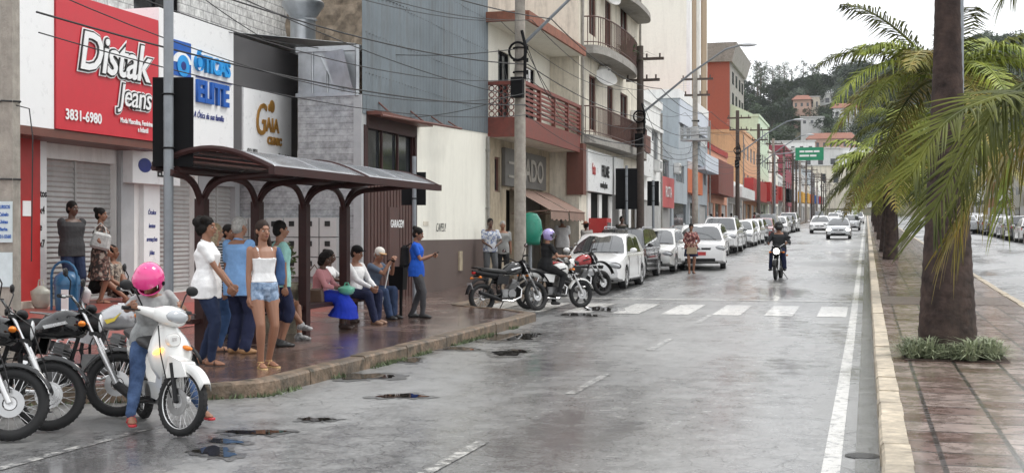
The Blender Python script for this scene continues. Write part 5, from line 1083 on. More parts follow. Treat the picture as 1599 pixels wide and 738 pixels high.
    if hair != 'none':
        mb = MB(); mb.ball(H(-.019, 0, .038), (.098, .085, .097), 14, Rh); mb.ball(H(-.05, 0, -.01), (.07, .078, .085), 12, Rh)
        if hair == 'bun': mb.ball(H(-.1, 0, .09), .05, 10); mb.ball(H(-.04, 0, .05), (.08, .085, .085), 12, Rh)
        if hair == 'ponytail': mb.caps([H(-.1, 0, .03), H(-.15, 0, -.03), H(-.15, 0, -.16), H(-.14, 0, -.24)], [.04, .038, .032, .014], 10)
        if hair == 'long': mb.ball(H(-.05, 0, 0), (.078, .092, .11), 12, Rh); mb.caps([H(-.06, .03, -.02), H(-.08, .04, -.14), H(-.1, .05, -.3)], [.07, .062, .035], 10); mb.caps([H(-.06, -.03, -.02), H(-.08, -.04, -.14), H(-.1, -.03, -.32)], [.07, .062, .03], 10)
        if hair == 'curly': [mb.ball(H(-.06+.05*math.cos(k*1.7), .07*math.sin(k*2.1), .03+.055*math.sin(k*1.3)), .055, 8) for k in range(14)]; [mb.ball(H(-.085, .05*math.sin(k*2.4), -.06+.02*k % .05), .05, 8) for k in range(5)]
        if hair == 'bob': mb.ball(H(-.035, 0, .0), (.095, .098, .115), 12, Rh); mb.ball(H(-.05, 0, -.07), (.075, .092, .07), 12, Rh)
        if hair == 'loose': mb.caps([H(-.05, .07, .02), H(-.04, .085, -.1), H(.0, .1, -.2)], [.035, .035, .02], 8); mb.caps([H(-.08, 0, 0), H(-.11, .03, -.14), H(-.12, .08, -.3), H(-.1, .1, -.42)], [.07, .06, .05, .02], 8)
        fin(mb, 'hair', HM, cv, .008)
    if hat:
        kd, hm = hat[:2]; mb = MB()
        if kd == 'cap':
            mb.ball(H(-.01, 0, .055), (.105, .09, .085), 16, Rh); q = fin(mb, 'cap', hm, cv)
            mb = MB(); pk = [H(.07+.085*math.sin(PI*k/8)**.7, .075*math.cos(PI*k/8), .058-.0*k) for k in range(9)]; mb.add(pk+[q_-hu*.008 for q_ in pk], [tuple(range(9)), tuple(range(17, 8, -1))]+[(k, k+1, k+10, k+9) for k in range(8)]); fin(mb, 'cap_peak', hat[2] if len(hat) > 2 else hm, par=None)
        elif kd == 'straw':
            mb.ball(H(-.01, 0, .07), (.1, .085, .08), 14, Rh); q = fin(mb, 'hat', hm, cv); mb = MB(); bp = [H(-.01+.17*math.cos(a), .16*math.sin(a), .045) for a in [2*PI*k/20 for k in range(20)]]; mb.add(bp+[p_+hu*.01 for p_ in bp], [tuple(range(19, -1, -1)), tuple(range(20, 40))]+[(k, (k+1) % 20, 20+(k+1) % 20, 20+k) for k in range(20)]); fin(mb, 'hat_brim', hm)
        elif kd == 'helmet':
            # shell with an open face: ball minus the front window
            hk = 1.14 if det == 3 else 1.0; n_, m_ = 28, 18; vs__, fs__ = [], []
            for i in range(m_+1):
                a = PI*i/m_*.86
                for j in range(n_): b = 2*PI*j/n_; vs__.append(H(-.012+.142*hk*math.sin(a)*math.cos(b), .125*hk*math.sin(a)*math.sin(b), .022+.14*hk*math.cos(a)))
            for i in range(m_):
                for j in range(n_):
                    a = PI*(i+.5)/m_*.86; b = 2*PI*(j+.5)/n_; fz = math.cos(a); open_ = math.cos(b) > .5 and -.5 < fz < .3
                    if not open_: fs__.append((i*n_+j, (i+1)*n_+j, (i+1)*n_+(j+1) % n_, i*n_+(j+1) % n_))
            mb.add(vs__, fs__); q = fin(mb, 'helmet', hm); q.modifiers.new('s', 'SOLIDIFY').thickness = .014
            vz = hat[2]; dz = hat[3] if len(hat) > 3 else 0.0
            mb = MB(); g_ = [[H(-.012+.15*hk*math.cos(b)*math.sin(a), .133*hk*math.sin(b)*math.sin(a), .022+.146*hk*math.cos(a)) for b in [-1.15+2.3*k/14 for k in range(15)]] for a in [1.22-dz+.86*k/6 for k in range(7)]]; mb.grid(g_); fin(mb, 'visor', vz)
            mb = MB(); [mb.ball(H(.01, .13*hk*s, .01-.0), (.022, .012, .022), 10, Rh) for s in (-1, 1)]; fin(mb, 'visor_pivot', BLACK)
    # ---- clothes
    if bottom:
        kd, bm = bottom[:2]; mb = MB(); o_ = .012
        if kd in ('pants', 'shorts', 'capri'):
            fr__ = {'pants': 1.0, 'capri': .55, 'shorts': bottom[2] if len(bottom) > 2 else .1}[kd]; torso(mb, o_+.002, -.2, .1)
            for hp, kn, an in ((hpl, k_l, al), (hpr, k_r, ar)):
                q = (1.06 if fem else 1)*g; w2 = bottom[3] if len(bottom) > 3 else (.0 if fem else .012)
                if kd == 'pants': mb.caps([hp, hp.lerp(kn, .4), kn, kn.lerp(an, .3), an+(kn-an).normalized()*.0], [.1*q, .09*q+w2*.5, .068+w2, .064+w2, .048+w2*1.3], nn)
                elif kd == 'capri': mb.caps([hp, hp.lerp(kn, .4), kn, kn.lerp(an, .25)], [.1*q, .09*q, .068+w2, .066+w2], nn)
                else: mb.caps([hp, hp.lerp(kn, fr__*.5), hp.lerp(kn, fr__)], [.1*q, .098*q+w2, .093*q+w2], nn)
            fin(mb, kd if kd != 'capri' else 'trousers', bm, .0095 if det > 1 else .016, .022)
        elif kd == 'skirt':
            dp = bottom[2]; cs = [P+u*.12, P+Vector((0, 0, -.02))]; km = (k_l+k_r)/2
            if (pz or .93) < .7:
                am = (al+ar)/2; cs += [P.lerp(km, .5)+Vector((0, 0, .0)), km+Vector((.0, 0, -.0)), km.lerp(am, .35)+Vector((.04, 0, 0)), km.lerp(am, dp)+Vector((.0, 0, 0))]; dirs = []
                rx = [.1, .14, .14, .13, .19, .24]; ry = [.14, .2, .23, .24, .28, .36]; ax = []
                for i in range(len(cs)): a_ = (cs[min(i+1, len(cs)-1)]-cs[max(i-1, 0)]).normalized(); ax.append(l0.cross(a_).normalized()*-1)
                loft(mb, cs, rx, ry, ax, [l0]*len(cs), 20)
            else:
                cs += [P+Vector((.0, 0, -.2)), Vector((px_, 0, dp+.15)), Vector((px_, 0, dp))]; loft(mb, cs, [.1*g, .135*g, .14*g, .15*g, .16*g], [.14*g, .185*g, .19*g, .2*g, .21*g], [f0]*5, [l0]*5, 20)
            fin(mb, 'skirt', bm, .0105 if det > 1 else .016, .02)
    if top:
        kd, tm = top[:2]; mb = MB(); o_ = .014; slv = {'tee': .62, 'polo': .6, 'shirt': .66, 'long': 2, 'tank': 0, 'dress': .35, 'jacket': 2, 'threeq': 1.4}[kd]; dn = top[2] if len(top) > 2 else .1
        if kd == 'tank':
            torso(mb, .008, .0, .36); 
            for s in (-1, 1): a = P+u*.34+l1*.085*s; mb.caps([a+f1*.1, P+u*.45+l1*.09*s+f1*.055, P+u*.47+l1*.085*s, a-f1*.09], [.012, .013, .013, .012], 6)
        else:
            ext = [(-dn, .132 if fem else .13, .19 if fem else .18), (-.03, .138 if fem else .13, .192 if fem else .182), (.06, .125, .175)] if dn > .02 else None
            torso(mb, o_, .1 if ext else 0, .48, ext)
            for sh, el_, w_ in ((shl, e_l, w_l), (shr, e_r, w_r)):
                q = (.88 if fem else 1)*g
                if slv <= 1: mb.caps([sh-u*.002, sh.lerp(el_, slv*.55), sh.lerp(el_, slv)], [.065*q, .058*q, .057*q], nn)
                else: mb.caps([sh, sh.lerp(el_, .5), el_, el_.lerp(w_, .5), el_.lerp(w_, min(1, slv-1)*.93)], [.062*q, .057*q, .05*q, .045*q, .037*q], nn)
            if kd in ('polo', 'shirt'): mb.tube([N-u*.025+f1*.055*math.cos(a)+l1*.06*math.sin(a)+u*(.012-.02*math.cos(a)) for a in [2*PI*k/14 for k in range(15)]], .014, 6)
        if kd == 'dress':
            dp = top[2]; cs = [P+u*.08, P, P+Vector((0, 0, -.2)), Vector((px_, 0, dp+.2)), Vector((px_, 0, dp))]; loft(mb, cs, [.115*g, .14*g, .145*g, .15*g, .165*g], [.15*g, .19*g, .195*g, .2*g, .215*g], [f0]*5, [l0]*5, 20)
        fin(mb, {'tank': 'tank_top', 'tee': 't_shirt', 'polo': 'polo_shirt', 'dress': 'dress', 'jacket': 'jacket'}.get(kd, 'shirt'), tm, .0085 if det > 1 else .015, .015 if kd != 'tank' else .008)
    if shoes:
        sm, kd = shoes if isinstance(shoes, tuple) else (shoes, 'shoe')
        for an, sg_ in ((al, 1), (ar, -1)):
            mb = MB()
            if kd == 'shoe': foot(mb, an-Vector((0, 0, .0)), sg_, .008); fin(mb, 'shoe', sm, .01 if det > 1 else .016)
            else:
                fd = Vector((1, .18*sg_, 0)).normalized(); b = an-Vector((0, 0, .085)); mb.caps([b-fd*.055+Vector((0, 0, .004)), b+fd*.06+Vector((0, 0, .004)), b+fd*.17+Vector((0, 0, .004))], [.033, .038, .04], 8)
                mb.v = [(x_, y_, min(z_, an.z-.085+.012)) for x_, y_, z_ in mb.v]; mb.v = [(x_, y_, max(z_, an.z-.085-.012)) for x_, y_, z_ in mb.v]
                mb.tube([b+fd*.05+Vector((-.0, .045*c_, .012+.05*(1-c_*c_)**.5))for c_ in (-1, -.7, 0, .7, 1)], .008, 5); mb.tube([an+Vector((.036*math.cos(a_), .036*math.sin(a_), -.015)) for a_ in [2*PI*k_/10 for k_ in range(11)]], .006, 5)
                fin(mb, 'sandal', sm)
    t['joints'] = 0; del t['joints']
    W = Matrix.Translation(Vector(loc)) @ Matrix.Rotation(rz, 4, 'Z')
    PEOPLE[t.name] = dict(hl=W @ (w_l*S), hr=W @ (w_r*S), head=W @ (HCn*S), shl=W @ (shl*S), shr=W @ (shr*S), P=W @ (P*S))
    return t, PEOPLE[t.name]
IR = TH  # heading of picture-right in the ground plane
D2R = math.radians
# people standing on the pavement: gp gives the ground point under the pixel
DJ = cloth('dark blue jeans', (.02, .03, .065)); MJ = cloth('mid blue jeans', (.05, .1, .22)); GJ = cloth('grey jeans', (.1, .105, .11)); BLK = cloth('black cloth', (.015, .015, .016)); WHT = cloth('white cotton', (.78, .78, .78)); NVY = cloth('navy cloth', (.02, .025, .06))
FLIP = M('flip flop rubber', (.05, .03, .025), .6); WSH = M('white shoe', (.6, .6, .6), .5); BSH = M('black shoe', (.02, .02, .02), .4); TSH = M('tan boot', (.3, .16, .07), .6); REDS = M('red strappy sandal', (.5, .03, .04), .4)
o, j = person('woman in a white tank top and denim shorts standing by the kerb', gp(410, 573, .15), D2R(-38), 1.68, 'f', 1, 'loose', HBROWN, ('tank', WHT), ('shorts', cloth('light denim', (.14, .24, .4), var=.4, vs=14, col2=(.4, .5, .65)), .22), (M('beige sandal', (.5, .33, .15), .5), 'sandal'), head=(.05, -.02), hl=(-.02, .2, .8), hr=(.05, -.2, .74), fl=(-.02, .09, 0), fr=(.1, -.07, 0), det=3)
sh_ = gp(410, 573, .15)
st_ = thing('denim_jacket', 'blue denim jacket hanging over the left shoulder of the woman in the tank top', 'jacket', j['shl']+Vector((.02, .02, .03)))
mb = MB(); loft(mb, [(0, 0, 0), (.03, .02, -.15), (.03, .03, -.34), (.02, .03, -.44)], [.03, .05, .05, .045], [.045, .06, .07, .065], [(1, 0, 0)]*4, [(0, 1, 0)]*4); q = mb.build('jacket_body', MJ, st_, True, None); vox(q, .012, .02)
o, j = person('woman with curly black hair, white polo shirt and dark jeans in profile', gp(322, 570, .15), D2R(12), 1.73, 'f', 1, 'curly', HAIR, ('polo', WHT, .16), ('pants', DJ), (FLIP, 'sandal'), head=(-.1, 0), hl=(.26, .1, .93), hr=(.3, -.08, .9), el=(-.5, .6, -.4), er=(-.5, -.6, -.4), fl=(-.08, .09, 0), fr=(.08, -.08, 0), g=1.1, det=3)
o, j = person('blonde woman in a black and white striped blouse behind the white polo shirt', gp(336, 548, .15), D2R(60), 1.66, 'f', 3, 'long', HBLOND, ('threeq', striped('striped blouse', (.02, .02, .02), (.7, .7, .7), 9), .12), ('pants', MJ), (FLIP, 'sandal'), det=2)
o, j = person('dark haired person in black standing behind the striped blouse', gp(357, 528, .15), D2R(-10), 1.66, 'm', 1, 'short', HAIR, ('tee', BLK, .1), ('pants', NVY), BSH, det=1)
o, j = person('grey haired man in a light blue shirt and navy trousers seen from behind', gp(373, 552, .15), D2R(75), 1.74, 'm', 1, 'short', HGREY, ('shirt', cloth('light blue cotton', (.2, .36, .62)), .2), ('pants', NVY, 0, .02), TSH, head=(-.1, .05), hl=(.06, .25, .74), hr=(.02, -.25, .73), g=1.08, det=3)
o, j = person('man in a pale mint tee shirt standing behind the woman in the tank top', gp(437, 541, .15), D2R(40), 1.7, 'm', 1, 'short', HAIR, ('tee', cloth('mint cotton', (.3, .55, .5)), .12), ('capri', NVY), BSH, det=2)
c = gp(452, 532, .15)
o, j = person('seated person with crossed legs in black and white sneakers behind the tank top', c+Vector((-.3, .1, 0)), D2R(0), 1.65, 'f', 1, 'ponytail', HAIR, ('tee', cloth('dull rose cotton', (.35, .2, .2)), .1), ('shorts', BLK, .5), (M('sneaker', (.1, .1, .1), .5, var=.8, vs=15, col2=(.7, .7, .7)), 'shoe'), pz=.5, px_=-.1, lean=.1, hl=(.25, .05, .6), hr=(.28, -.02, .6), fl=(.4, .05, .0), fr=(.48, -.04, .16), det=2)
bag('blue plastic bag resting beside the crossed legs near the planter', gp(464, 512, .15), .13, .1, .24, M('blue plastic bag', (.03, .16, .3), .3, bump=.8, bs=9), 3)
# bench sitters
def sit(label, px, py, rz, **k):
    c = gp(px, py, .15); return person(label, c, rz, pz=.53, px_=-.42, **k)
o, j = sit('seated woman in a pink top and a long bright blue skirt on the bench', 533, 513, D2R(3), h=1.62, sex='f', skin=2, hair='bob', top=('threeq', striped('pink checked blouse', (.55, .2, .22), (.62, .32, .33), 22), .08), bottom=('skirt', cloth('royal blue cloth', (.015, .04, .42)), .72), shoes=FLIP, lean=.18, head=(-.05, .15), hl=(-.02, .1, .68), hr=(.0, -.1, .68), fl=(.02, .1, 0), fr=(.06, -.08, 0), det=3, g=1.08)
bag('mint green plastic bag on the lap of the woman in the blue skirt', j['hl']+Vector((.12, -.1, -.1)), .13, .17, .15, M('mint plastic bag', (.15, .5, .36), .3, bump=.9, bs=9), 4)
hb = thing('handbag', 'brown leather handbag slung at the side of the woman in the blue skirt', 'handbag', j['P']+Vector((.06, -.24, -.1)), D2R(10)); mb = MB(); mb.box((0, 0, .12), (.32, .13, .26), taper=.8); q = mb.build('bag_body', M('brown leather', (.12, .07, .045), .5, bump=.4), hb); q.modifiers.new('b', 'BEVEL').width = .03; mb = MB(); mb.tube([(-.12, 0, .24), (-.12, .06, .5), (-.04, .12, .62), (.06, .06, .5), (.12, 0, .24)], .012, 6); mb.build('strap', MT['brown leather'], hb)
o, j = sit('seated person in a white shirt half hidden behind the pink top', 545, 503, D2R(10), h=1.62, sex='f', skin=2, hair='bun', top=('tee', WHT, .1), bottom=('pants', GJ), shoes=FLIP, lean=.1, det=1)
o, j = sit('seated man in a white shirt, black cap and navy trousers looking down the road', 583, 506, D2R(-12), h=1.72, sex='m', skin=1, hair='short', hat=('cap', BLACK), top=('long', WHT, .1), bottom=('pants', NVY, 0, .012), shoes=M('tan loafer', (.3, .18, .12), .5), lean=.12, head=(.1, .1), hl=(-.05, .12, .62), hr=(-.0, -.1, .62), fl=(.0, .12, 0), fr=(.08, -.08, 0), det=3)
o, j = sit('seated old man in a grey shirt and white cap leaning his chin on his cane', 607, 498, D2R(-12), h=1.7, sex='m', skin=1, hair='short', hairm=HGREY, hat=('cap', M('pale cap', (.62, .6, .55), .7), M('orange cap peak', (.5, .3, .15), .7)), top=('tee', cloth('blue grey cotton', (.1, .13, .18)), .1), bottom=('pants', cloth('washed navy denim', (.035, .055, .11)), 0, .014), shoes=BSH, lean=.36, head=(-.35, .15), hl=(.08, .03, 1.0), hr=(.07, -.05, 1.02), el=(-.2, .4, -1), er=(-.2, -.4, -1), fl=(.03, .12, 0), fr=(.08, -.1, 0), det=3)
cn_ = thing('walking_cane', 'grey walking cane held upright by the old man in the white cap', 'cane', gp(591, 500, .15)); T_ = j['hr']-cn_.location; mb = MB(); mb.tube([(0, 0, 0), (T_.x*.8, T_.y*.8, T_.z*.8), (T_.x, T_.y, T_.z)], .012, 8); mb.build('stick', ALU, cn_); mb = MB(); mb.tube([(T_.x-.06, T_.y, T_.z), (T_.x, T_.y, T_.z+.03), (T_.x+.08, T_.y, T_.z)], .014, 6); mb.build('handle', BLACK, cn_)
# woman with the phone
o, j = person('woman in a bright blue polo shirt and grey leggings looking at her phone', gp(650, 496, .15), D2R(8), 1.62, 'f', 1, 'bun', HAIR, ('polo', cloth('bright blue cotton', (.02, .1, .5)), .15), ('pants', cloth('grey leggings', (.07, .07, .075))), (M('black white trainer', (.03, .03, .03), .5), 'shoe'), head=(-.1, .28), hl=(.3, .05, 1.17), hr=(.3, -.03, 1.18), el=(-.2, .4, -1), er=(-.2, -.4, -1), fl=(-.1, .09, 0), fr=(.14, -.07, 0), det=3)
hp_ = thing('mobile_phone', 'dark mobile phone held by the woman in the bright blue polo shirt', 'phone', (j['hl']+j['hr'])/2+Vector((.07, .0, .03)), D2R(8)); mb = MB(); mb.box((0, 0, 0), (.13, .065, .01), (0, -.5, 0)); mb.build('phone_case', BLACK, hp_); mb = MB(); mb.box((-.003, 0, .006), (.115, .055, .003), (0, -.5, 0)); mb.build('screen', GLASS, hp_)
bp = thing('backpack', 'black backpack worn by the woman in the bright blue polo shirt', 'backpack', j['P']+Vector((-.2, -.05, .12)), D2R(8)); mb = MB(); mb.box((0, 0, .1), (.15, .26, .4), taper=.85); q = mb.build('pack', BLK, bp); q.modifiers.new('b', 'BEVEL').width = .05; mb = MB(); mb.tube([(.05, -.1, .28), (.14, -.1, .34), (.22, -.1, .2), (.2, -.1, 0)], .015, 6); mb.build('strap', BLK, bp)
# shop forecourt
o, j = person('man in a charcoal tee shirt, hands behind his back, by the red pillar', gp(112, 478, FL), D2R(-25), 1.7, 'm', 2, 'short', HAIR, ('tee', cloth('charcoal cotton', (.05, .05, .052)), .12), ('pants', DJ, 0, .012), BSH, hl=(-.16, .08, .86), hr=(-.16, -.06, .84), el=(-.6, 1, 0), er=(-.6, -1, 0), head=(.3, .05), g=1.12, det=2)
o, j = person('woman in a brown and white patterned dress with a hair bun, seen from behind', gp(157, 474, FL), D2R(35), 1.6, 'f', 1, 'bun', HAIR, ('dress', floral('patterned dress', (.03, .025, .022), (.17, .09, .07), (.42, .36, .3), 17), .42), None, (FLIP, 'sandal'), hl=(.2, .2, 1.0), hr=(.12, -.24, .95), head=(-.4, 0), g=1.12, det=2)
hb = thing('shoulder_bag', 'white and grey quilted bag on the shoulder of the woman in the patterned dress', 'handbag', j['P']+Vector((.14, -.2, .12)), D2R(25)); mb = MB(); mb.box((0, 0, .06), (.34, .12, .28), (0, .25, 0), taper=.85); q = mb.build('bag_body', M('quilted white bag', (.5, .5, .48), .6, var=.3, vs=18), hb); q.modifiers.new('b', 'BEVEL').width = .04; mb = MB(); mb.tube([(-.1, 0, .18), (-.1, .03, .28), (-.02, .09, .36), (.06, .05, .28), (.1, 0, .16)], .01, 6); mb.build('strap', MT['quilted white bag'], hb)
o, j = person('woman in black seated on the doorstep with bare legs stretched out', Vector((-12.3, 19.25, zg(19.2)+FL+.005)), D2R(-5), 1.62, 'f', 1, 'ponytail', HAIR, ('tee', BLK, .1), ('shorts', BLK, .5), None, pz=.28, px_=-.42, lean=.05, hl=(-.2, .15, .4), hr=(-.2, -.15, .4), fl=(.1, .1, 0), fr=(.22, -.06, 0), det=2)
o, j = person('person in black trousers sitting on the red forecourt with legs stretched out', Vector((-11.75, 19.6, zg(19.6)+FL+.005)), D2R(10), 1.7, 'm', 1, 'short', HAIR, ('tee', floral('beige patterned shirt', (.3, .25, .2), (.1, .08, .07), (.5, .45, .38), 14), .1), ('pants', BLK, 0, .01), BSH, pz=.2, px_=-.72, lean=-.15, hl=(-.5, .2, .25), hr=(-.5, -.2, .25), fl=(.0, .12, 0), fr=(.05, -.1, 0), det=2)
# mid distance
o, j = person('man in a white and blue shirt and grey jeans by the brown wall', Vector((-9.8, 33.2, zg(33.2)+.15)), D2R(-60), 1.76, 'm', 2, 'short', HAIR, ('shirt', floral('white blue shirt', (.6, .62, .66), (.2, .25, .4), (.7, .7, .72), 9), .1), ('pants', GJ, 0, .014), BSH, hl=(.22, .12, 1.0), hr=(.24, -.06, .98), el=(-.2, .8, -.6), er=(-.2, -.8, -.6), det=1)
o, j = person('shorter man in a grey shirt and dark trousers beside the pole', Vector((-9.75, 34.25, zg(34.2)+.15)), D2R(-70), 1.68, 'm', 1, 'short', HGREY, ('shirt', cloth('grey cotton', (.3, .3, .29)), .15), ('pants', BLK, 0, .014), BSH, det=1)
o, j = person('heavy man in a white tee shirt seen from behind near the green phone hood', gp(878, 422, .15), D2R(110), 1.75, 'm', 1, 'short', HGREY, ('tee', WHT, .2), ('pants', cloth('light grey trousers', (.35, .35, .34)), 0, .02), BSH, g=1.2, det=1)
o, j = person('person in a grey shirt and straw hat leaning by the red cooler', Vector((-8.65, 40.6, zg(40.6)+.15)), D2R(140), 1.62, 'm', 2, 'short', HAIR, ('tee', cloth('stone cotton', (.3, .28, .26)), .12), ('pants', BLK, 0, .012), BSH, hat=('straw', M('rust straw hat', (.3, .12, .07), .8)), lean=.3, g=1.15, det=1)
o, j = person('young man in a dark tee shirt standing behind the first parked car', Vector((-8.6, 46.1, zg(46.1)+.15)), D2R(-60), 1.74, 'm', 2, 'short', HAIR, ('tee', cloth('dark olive cotton', (.03, .03, .022)), .12), ('pants', DJ), BSH, det=1)
c = gp(1079, 427); c.z = zg(c.y)
o, j = person('woman in a floral blouse and navy skirt walking in the road beside the parked cars', c, D2R(-75), 1.66, 'f', 1, 'ponytail', HAIR, ('threeq', floral('floral blouse', (.1, .03, .03), (.35, .12, .1), (.6, .5, .45), 14), .1), ('skirt', NVY, .58), (FLIP, 'sandal'), hl=(.28, .14, 1.0), hr=(.28, -.16, .98), el=(-.2, .8, -.6), er=(-.2, -.8, -.6), head=(0, .3), fl=(0, .08, 0), fr=(.12, -.07, 0), g=1.15, det=1)
hb = thing('handbag', 'beige handbag carried in front by the woman walking in the road', 'handbag', (j['hl']+j['hr'])/2+Vector((0, 0, -.2)), 0); mb = MB(); mb.box((0, 0, 0), (.34, .12, .22), taper=.9); q = mb.build('bag_body', M('beige bag', (.4, .3, .2), .6), hb); mb = MB(); mb.tube([(-.1, 0, .1), (-.08, 0, .2), (.08, 0, .2), (.1, 0, .1)], .012, 6); mb.build('handle', MT['beige bag'], hb)
for i, (px, Y, lb, cm) in enumerate(((1128, 60, 'pedestrian in a yellow top behind the parked cars', (.5, .35, .05)), (1142, 66, 'pedestrian in black walking behind the parked cars', (.02, .02, .02)), (1178, 92, 'pedestrian in maroon on the far pavement', (.2, .04, .05)), (1110, 56, 'pedestrian in grey beside the orange fronted shop', (.2, .2, .2)), (1190, 97, 'pedestrian in pale blue on the far pavement', (.35, .45, .6)))):
    X = -8.75; Y = PY(px, X)
    person(lb, (X, Y, zg(Y)+.15), r.uniform(0, 6), 1.68, 'mf'[i % 2], 1, 'short', HAIR, ('tee', cloth('pedestrian shirt %d' % i, cm), .12), ('pants', NVY), BSH, det=0)
# ================================================================ motorcycles
TYRE = M('tyre rubber', (.01, .01, .0105), .75, var=.2); CHR = M('chrome', (.6, .6, .6), .18, m=1.0, var=.05); RIMS = M('polished rim', (.62, .62, .62), .28, m=.7, var=.05); ENG = M('engine alloy', (.22, .22, .22), .4, m=.8, var=.2); BPL = M('black plastic', (.01, .01, .011), .5, spec=.3); GPNT = M('gloss black paint', (.008, .008, .009), .15, coat=.5, rv=.04); WPNT = M('gloss white paint', (.72, .72, .7), .2, coat=1, rv=.04, var=.03)
SPNT = M('silver paint', (.42, .42, .43), .25, m=.5, coat=1, var=.05); RPNT = M('gloss red paint', (.35, .01, .012), .2, coat=1, rv=.04); LENS = M('clear lamp lens', (.7, .72, .74), .08, rv=.03, spec=1, coat=1); AMB = M('amber lens', (.75, .2, .01), .2); AMBL = M('lit amber lamp', (1, .42, .06), .3, emit=4); REDL = M('red lamp lens', (.4, .01, .01), .15); LIT = M('lit headlamp', (1, .97, .88), .2, emit=8); SEATM = M('black vinyl seat', (.02, .02, .02), .5, bump=.2); DISC = M('brake disc', (.4, .4, .4), .3, m=1)
def wheel(p, x, R_, w_, steer, kind, rear=False, Z=None):
    mb = MB(); mb.T = steer; mb.torus((x, 0, R_), R_-w_, w_, 'Y', 40, 10, 1.0)
    for k in range(40):
        a = 2*PI*k/40; mb.box((x+(R_-.006)*math.cos(a), 0, R_+(R_-.006)*math.sin(a)), (.012, w_*1.1, .014), Matrix.Rotation(-a, 3, 'Y'))
    tw = mb.build('wheel', TYRE, p, True)
    mb = MB(); mb.T = steer; ri = R_-w_*1.85; mb.lathe([(ri, -.022), (ri+.016, -.028), (ri+.02, 0), (ri+.016, .028), (ri, .022)], (x, 0, R_), 'Y', 40, True); mb.build('rim', WPNT if kind == 'white' else RIMS, tw, True)
    mb = MB(); mb.T = steer
    if kind == 'alloy':
        for k in range(5):
            a = 2*PI*k/5+.3; mb.box((x+ri*.5*math.cos(a), 0, R_+ri*.5*math.sin(a)), (ri*1.0, .03, .035), Matrix.Rotation(-a, 3, 'Y'))
        mb.build('spoke_casting', BPL, tw)
    else:
        for k in range(32):
            a = 2*PI*k/32; b = a+(.5 if k % 2 else -.5); mb.tube([(x+.05*math.cos(b), .02*(1 if k % 4 < 2 else -1), R_+.05*math.sin(b)), (x+ri*math.cos(a), 0, R_+ri*math.sin(a))], .0028, 3, False)
        mb.build('spokes', RIMS, tw)
    mb = MB(); mb.T = steer; mb.lathe([(0, -.05), (.05, -.05), (.055, -.02), (.055, .02), (.05, .05), (0, .05)], (x, 0, R_), 'Y', 20)
    mb.build('hub', RIMS, tw, True)
    if not rear or kind == 'alloy':
        mb = MB(); mb.T = steer; mb.lathe([(.06, -.058), (.115, -.058), (.115, -.052), (.06, -.052)], (x, 0, R_), 'Y', 28, True)
        if kind != 'drum': mb.build('brake_disc', DISC, tw, True)
        else:
            mb.lathe([(0, -.075), (.085, -.072), (.095, -.05), (.095, .02)], (x, 0, R_), 'Y', 28); mb.build('brake_drum', RIMS, tw, True)
def fender(mb, x, R_, a0, a1, w_, off=.025, n=14, drop=.02):
    g = []
    for k in range(n+1):
        a = a0+(a1-a0)*k/n; q = R_+off; g.append([(x+q*math.cos(a), -w_, R_+q*math.sin(a)-drop), (x+(q+.012)*math.cos(a), -w_*.6, R_+(q+.012)*math.sin(a)), (x+(q+.016)*math.cos(a), 0, R_+(q+.016)*math.sin(a)), (x+(q+.012)*math.cos(a), w_*.6, R_+(q+.012)*math.sin(a)), (x+q*math.cos(a), w_, R_+q*math.sin(a)-drop)])
    mb.grid(g)
def blob(mb, secs, n=16):
    """loft along x: (x, z centre, half width, half height, squareness)"""
    rings = []
    for x, z_, a, b, e in secs:
        ring = []
        for k in range(n): t = 2*PI*k/n; c, s = math.cos(t), math.sin(t); ring.append((x, a*math.copysign(abs(c)**e, c), z_+b*math.copysign(abs(s)**e, s)))
        rings.append(ring)
    mb.ring_loft(rings)
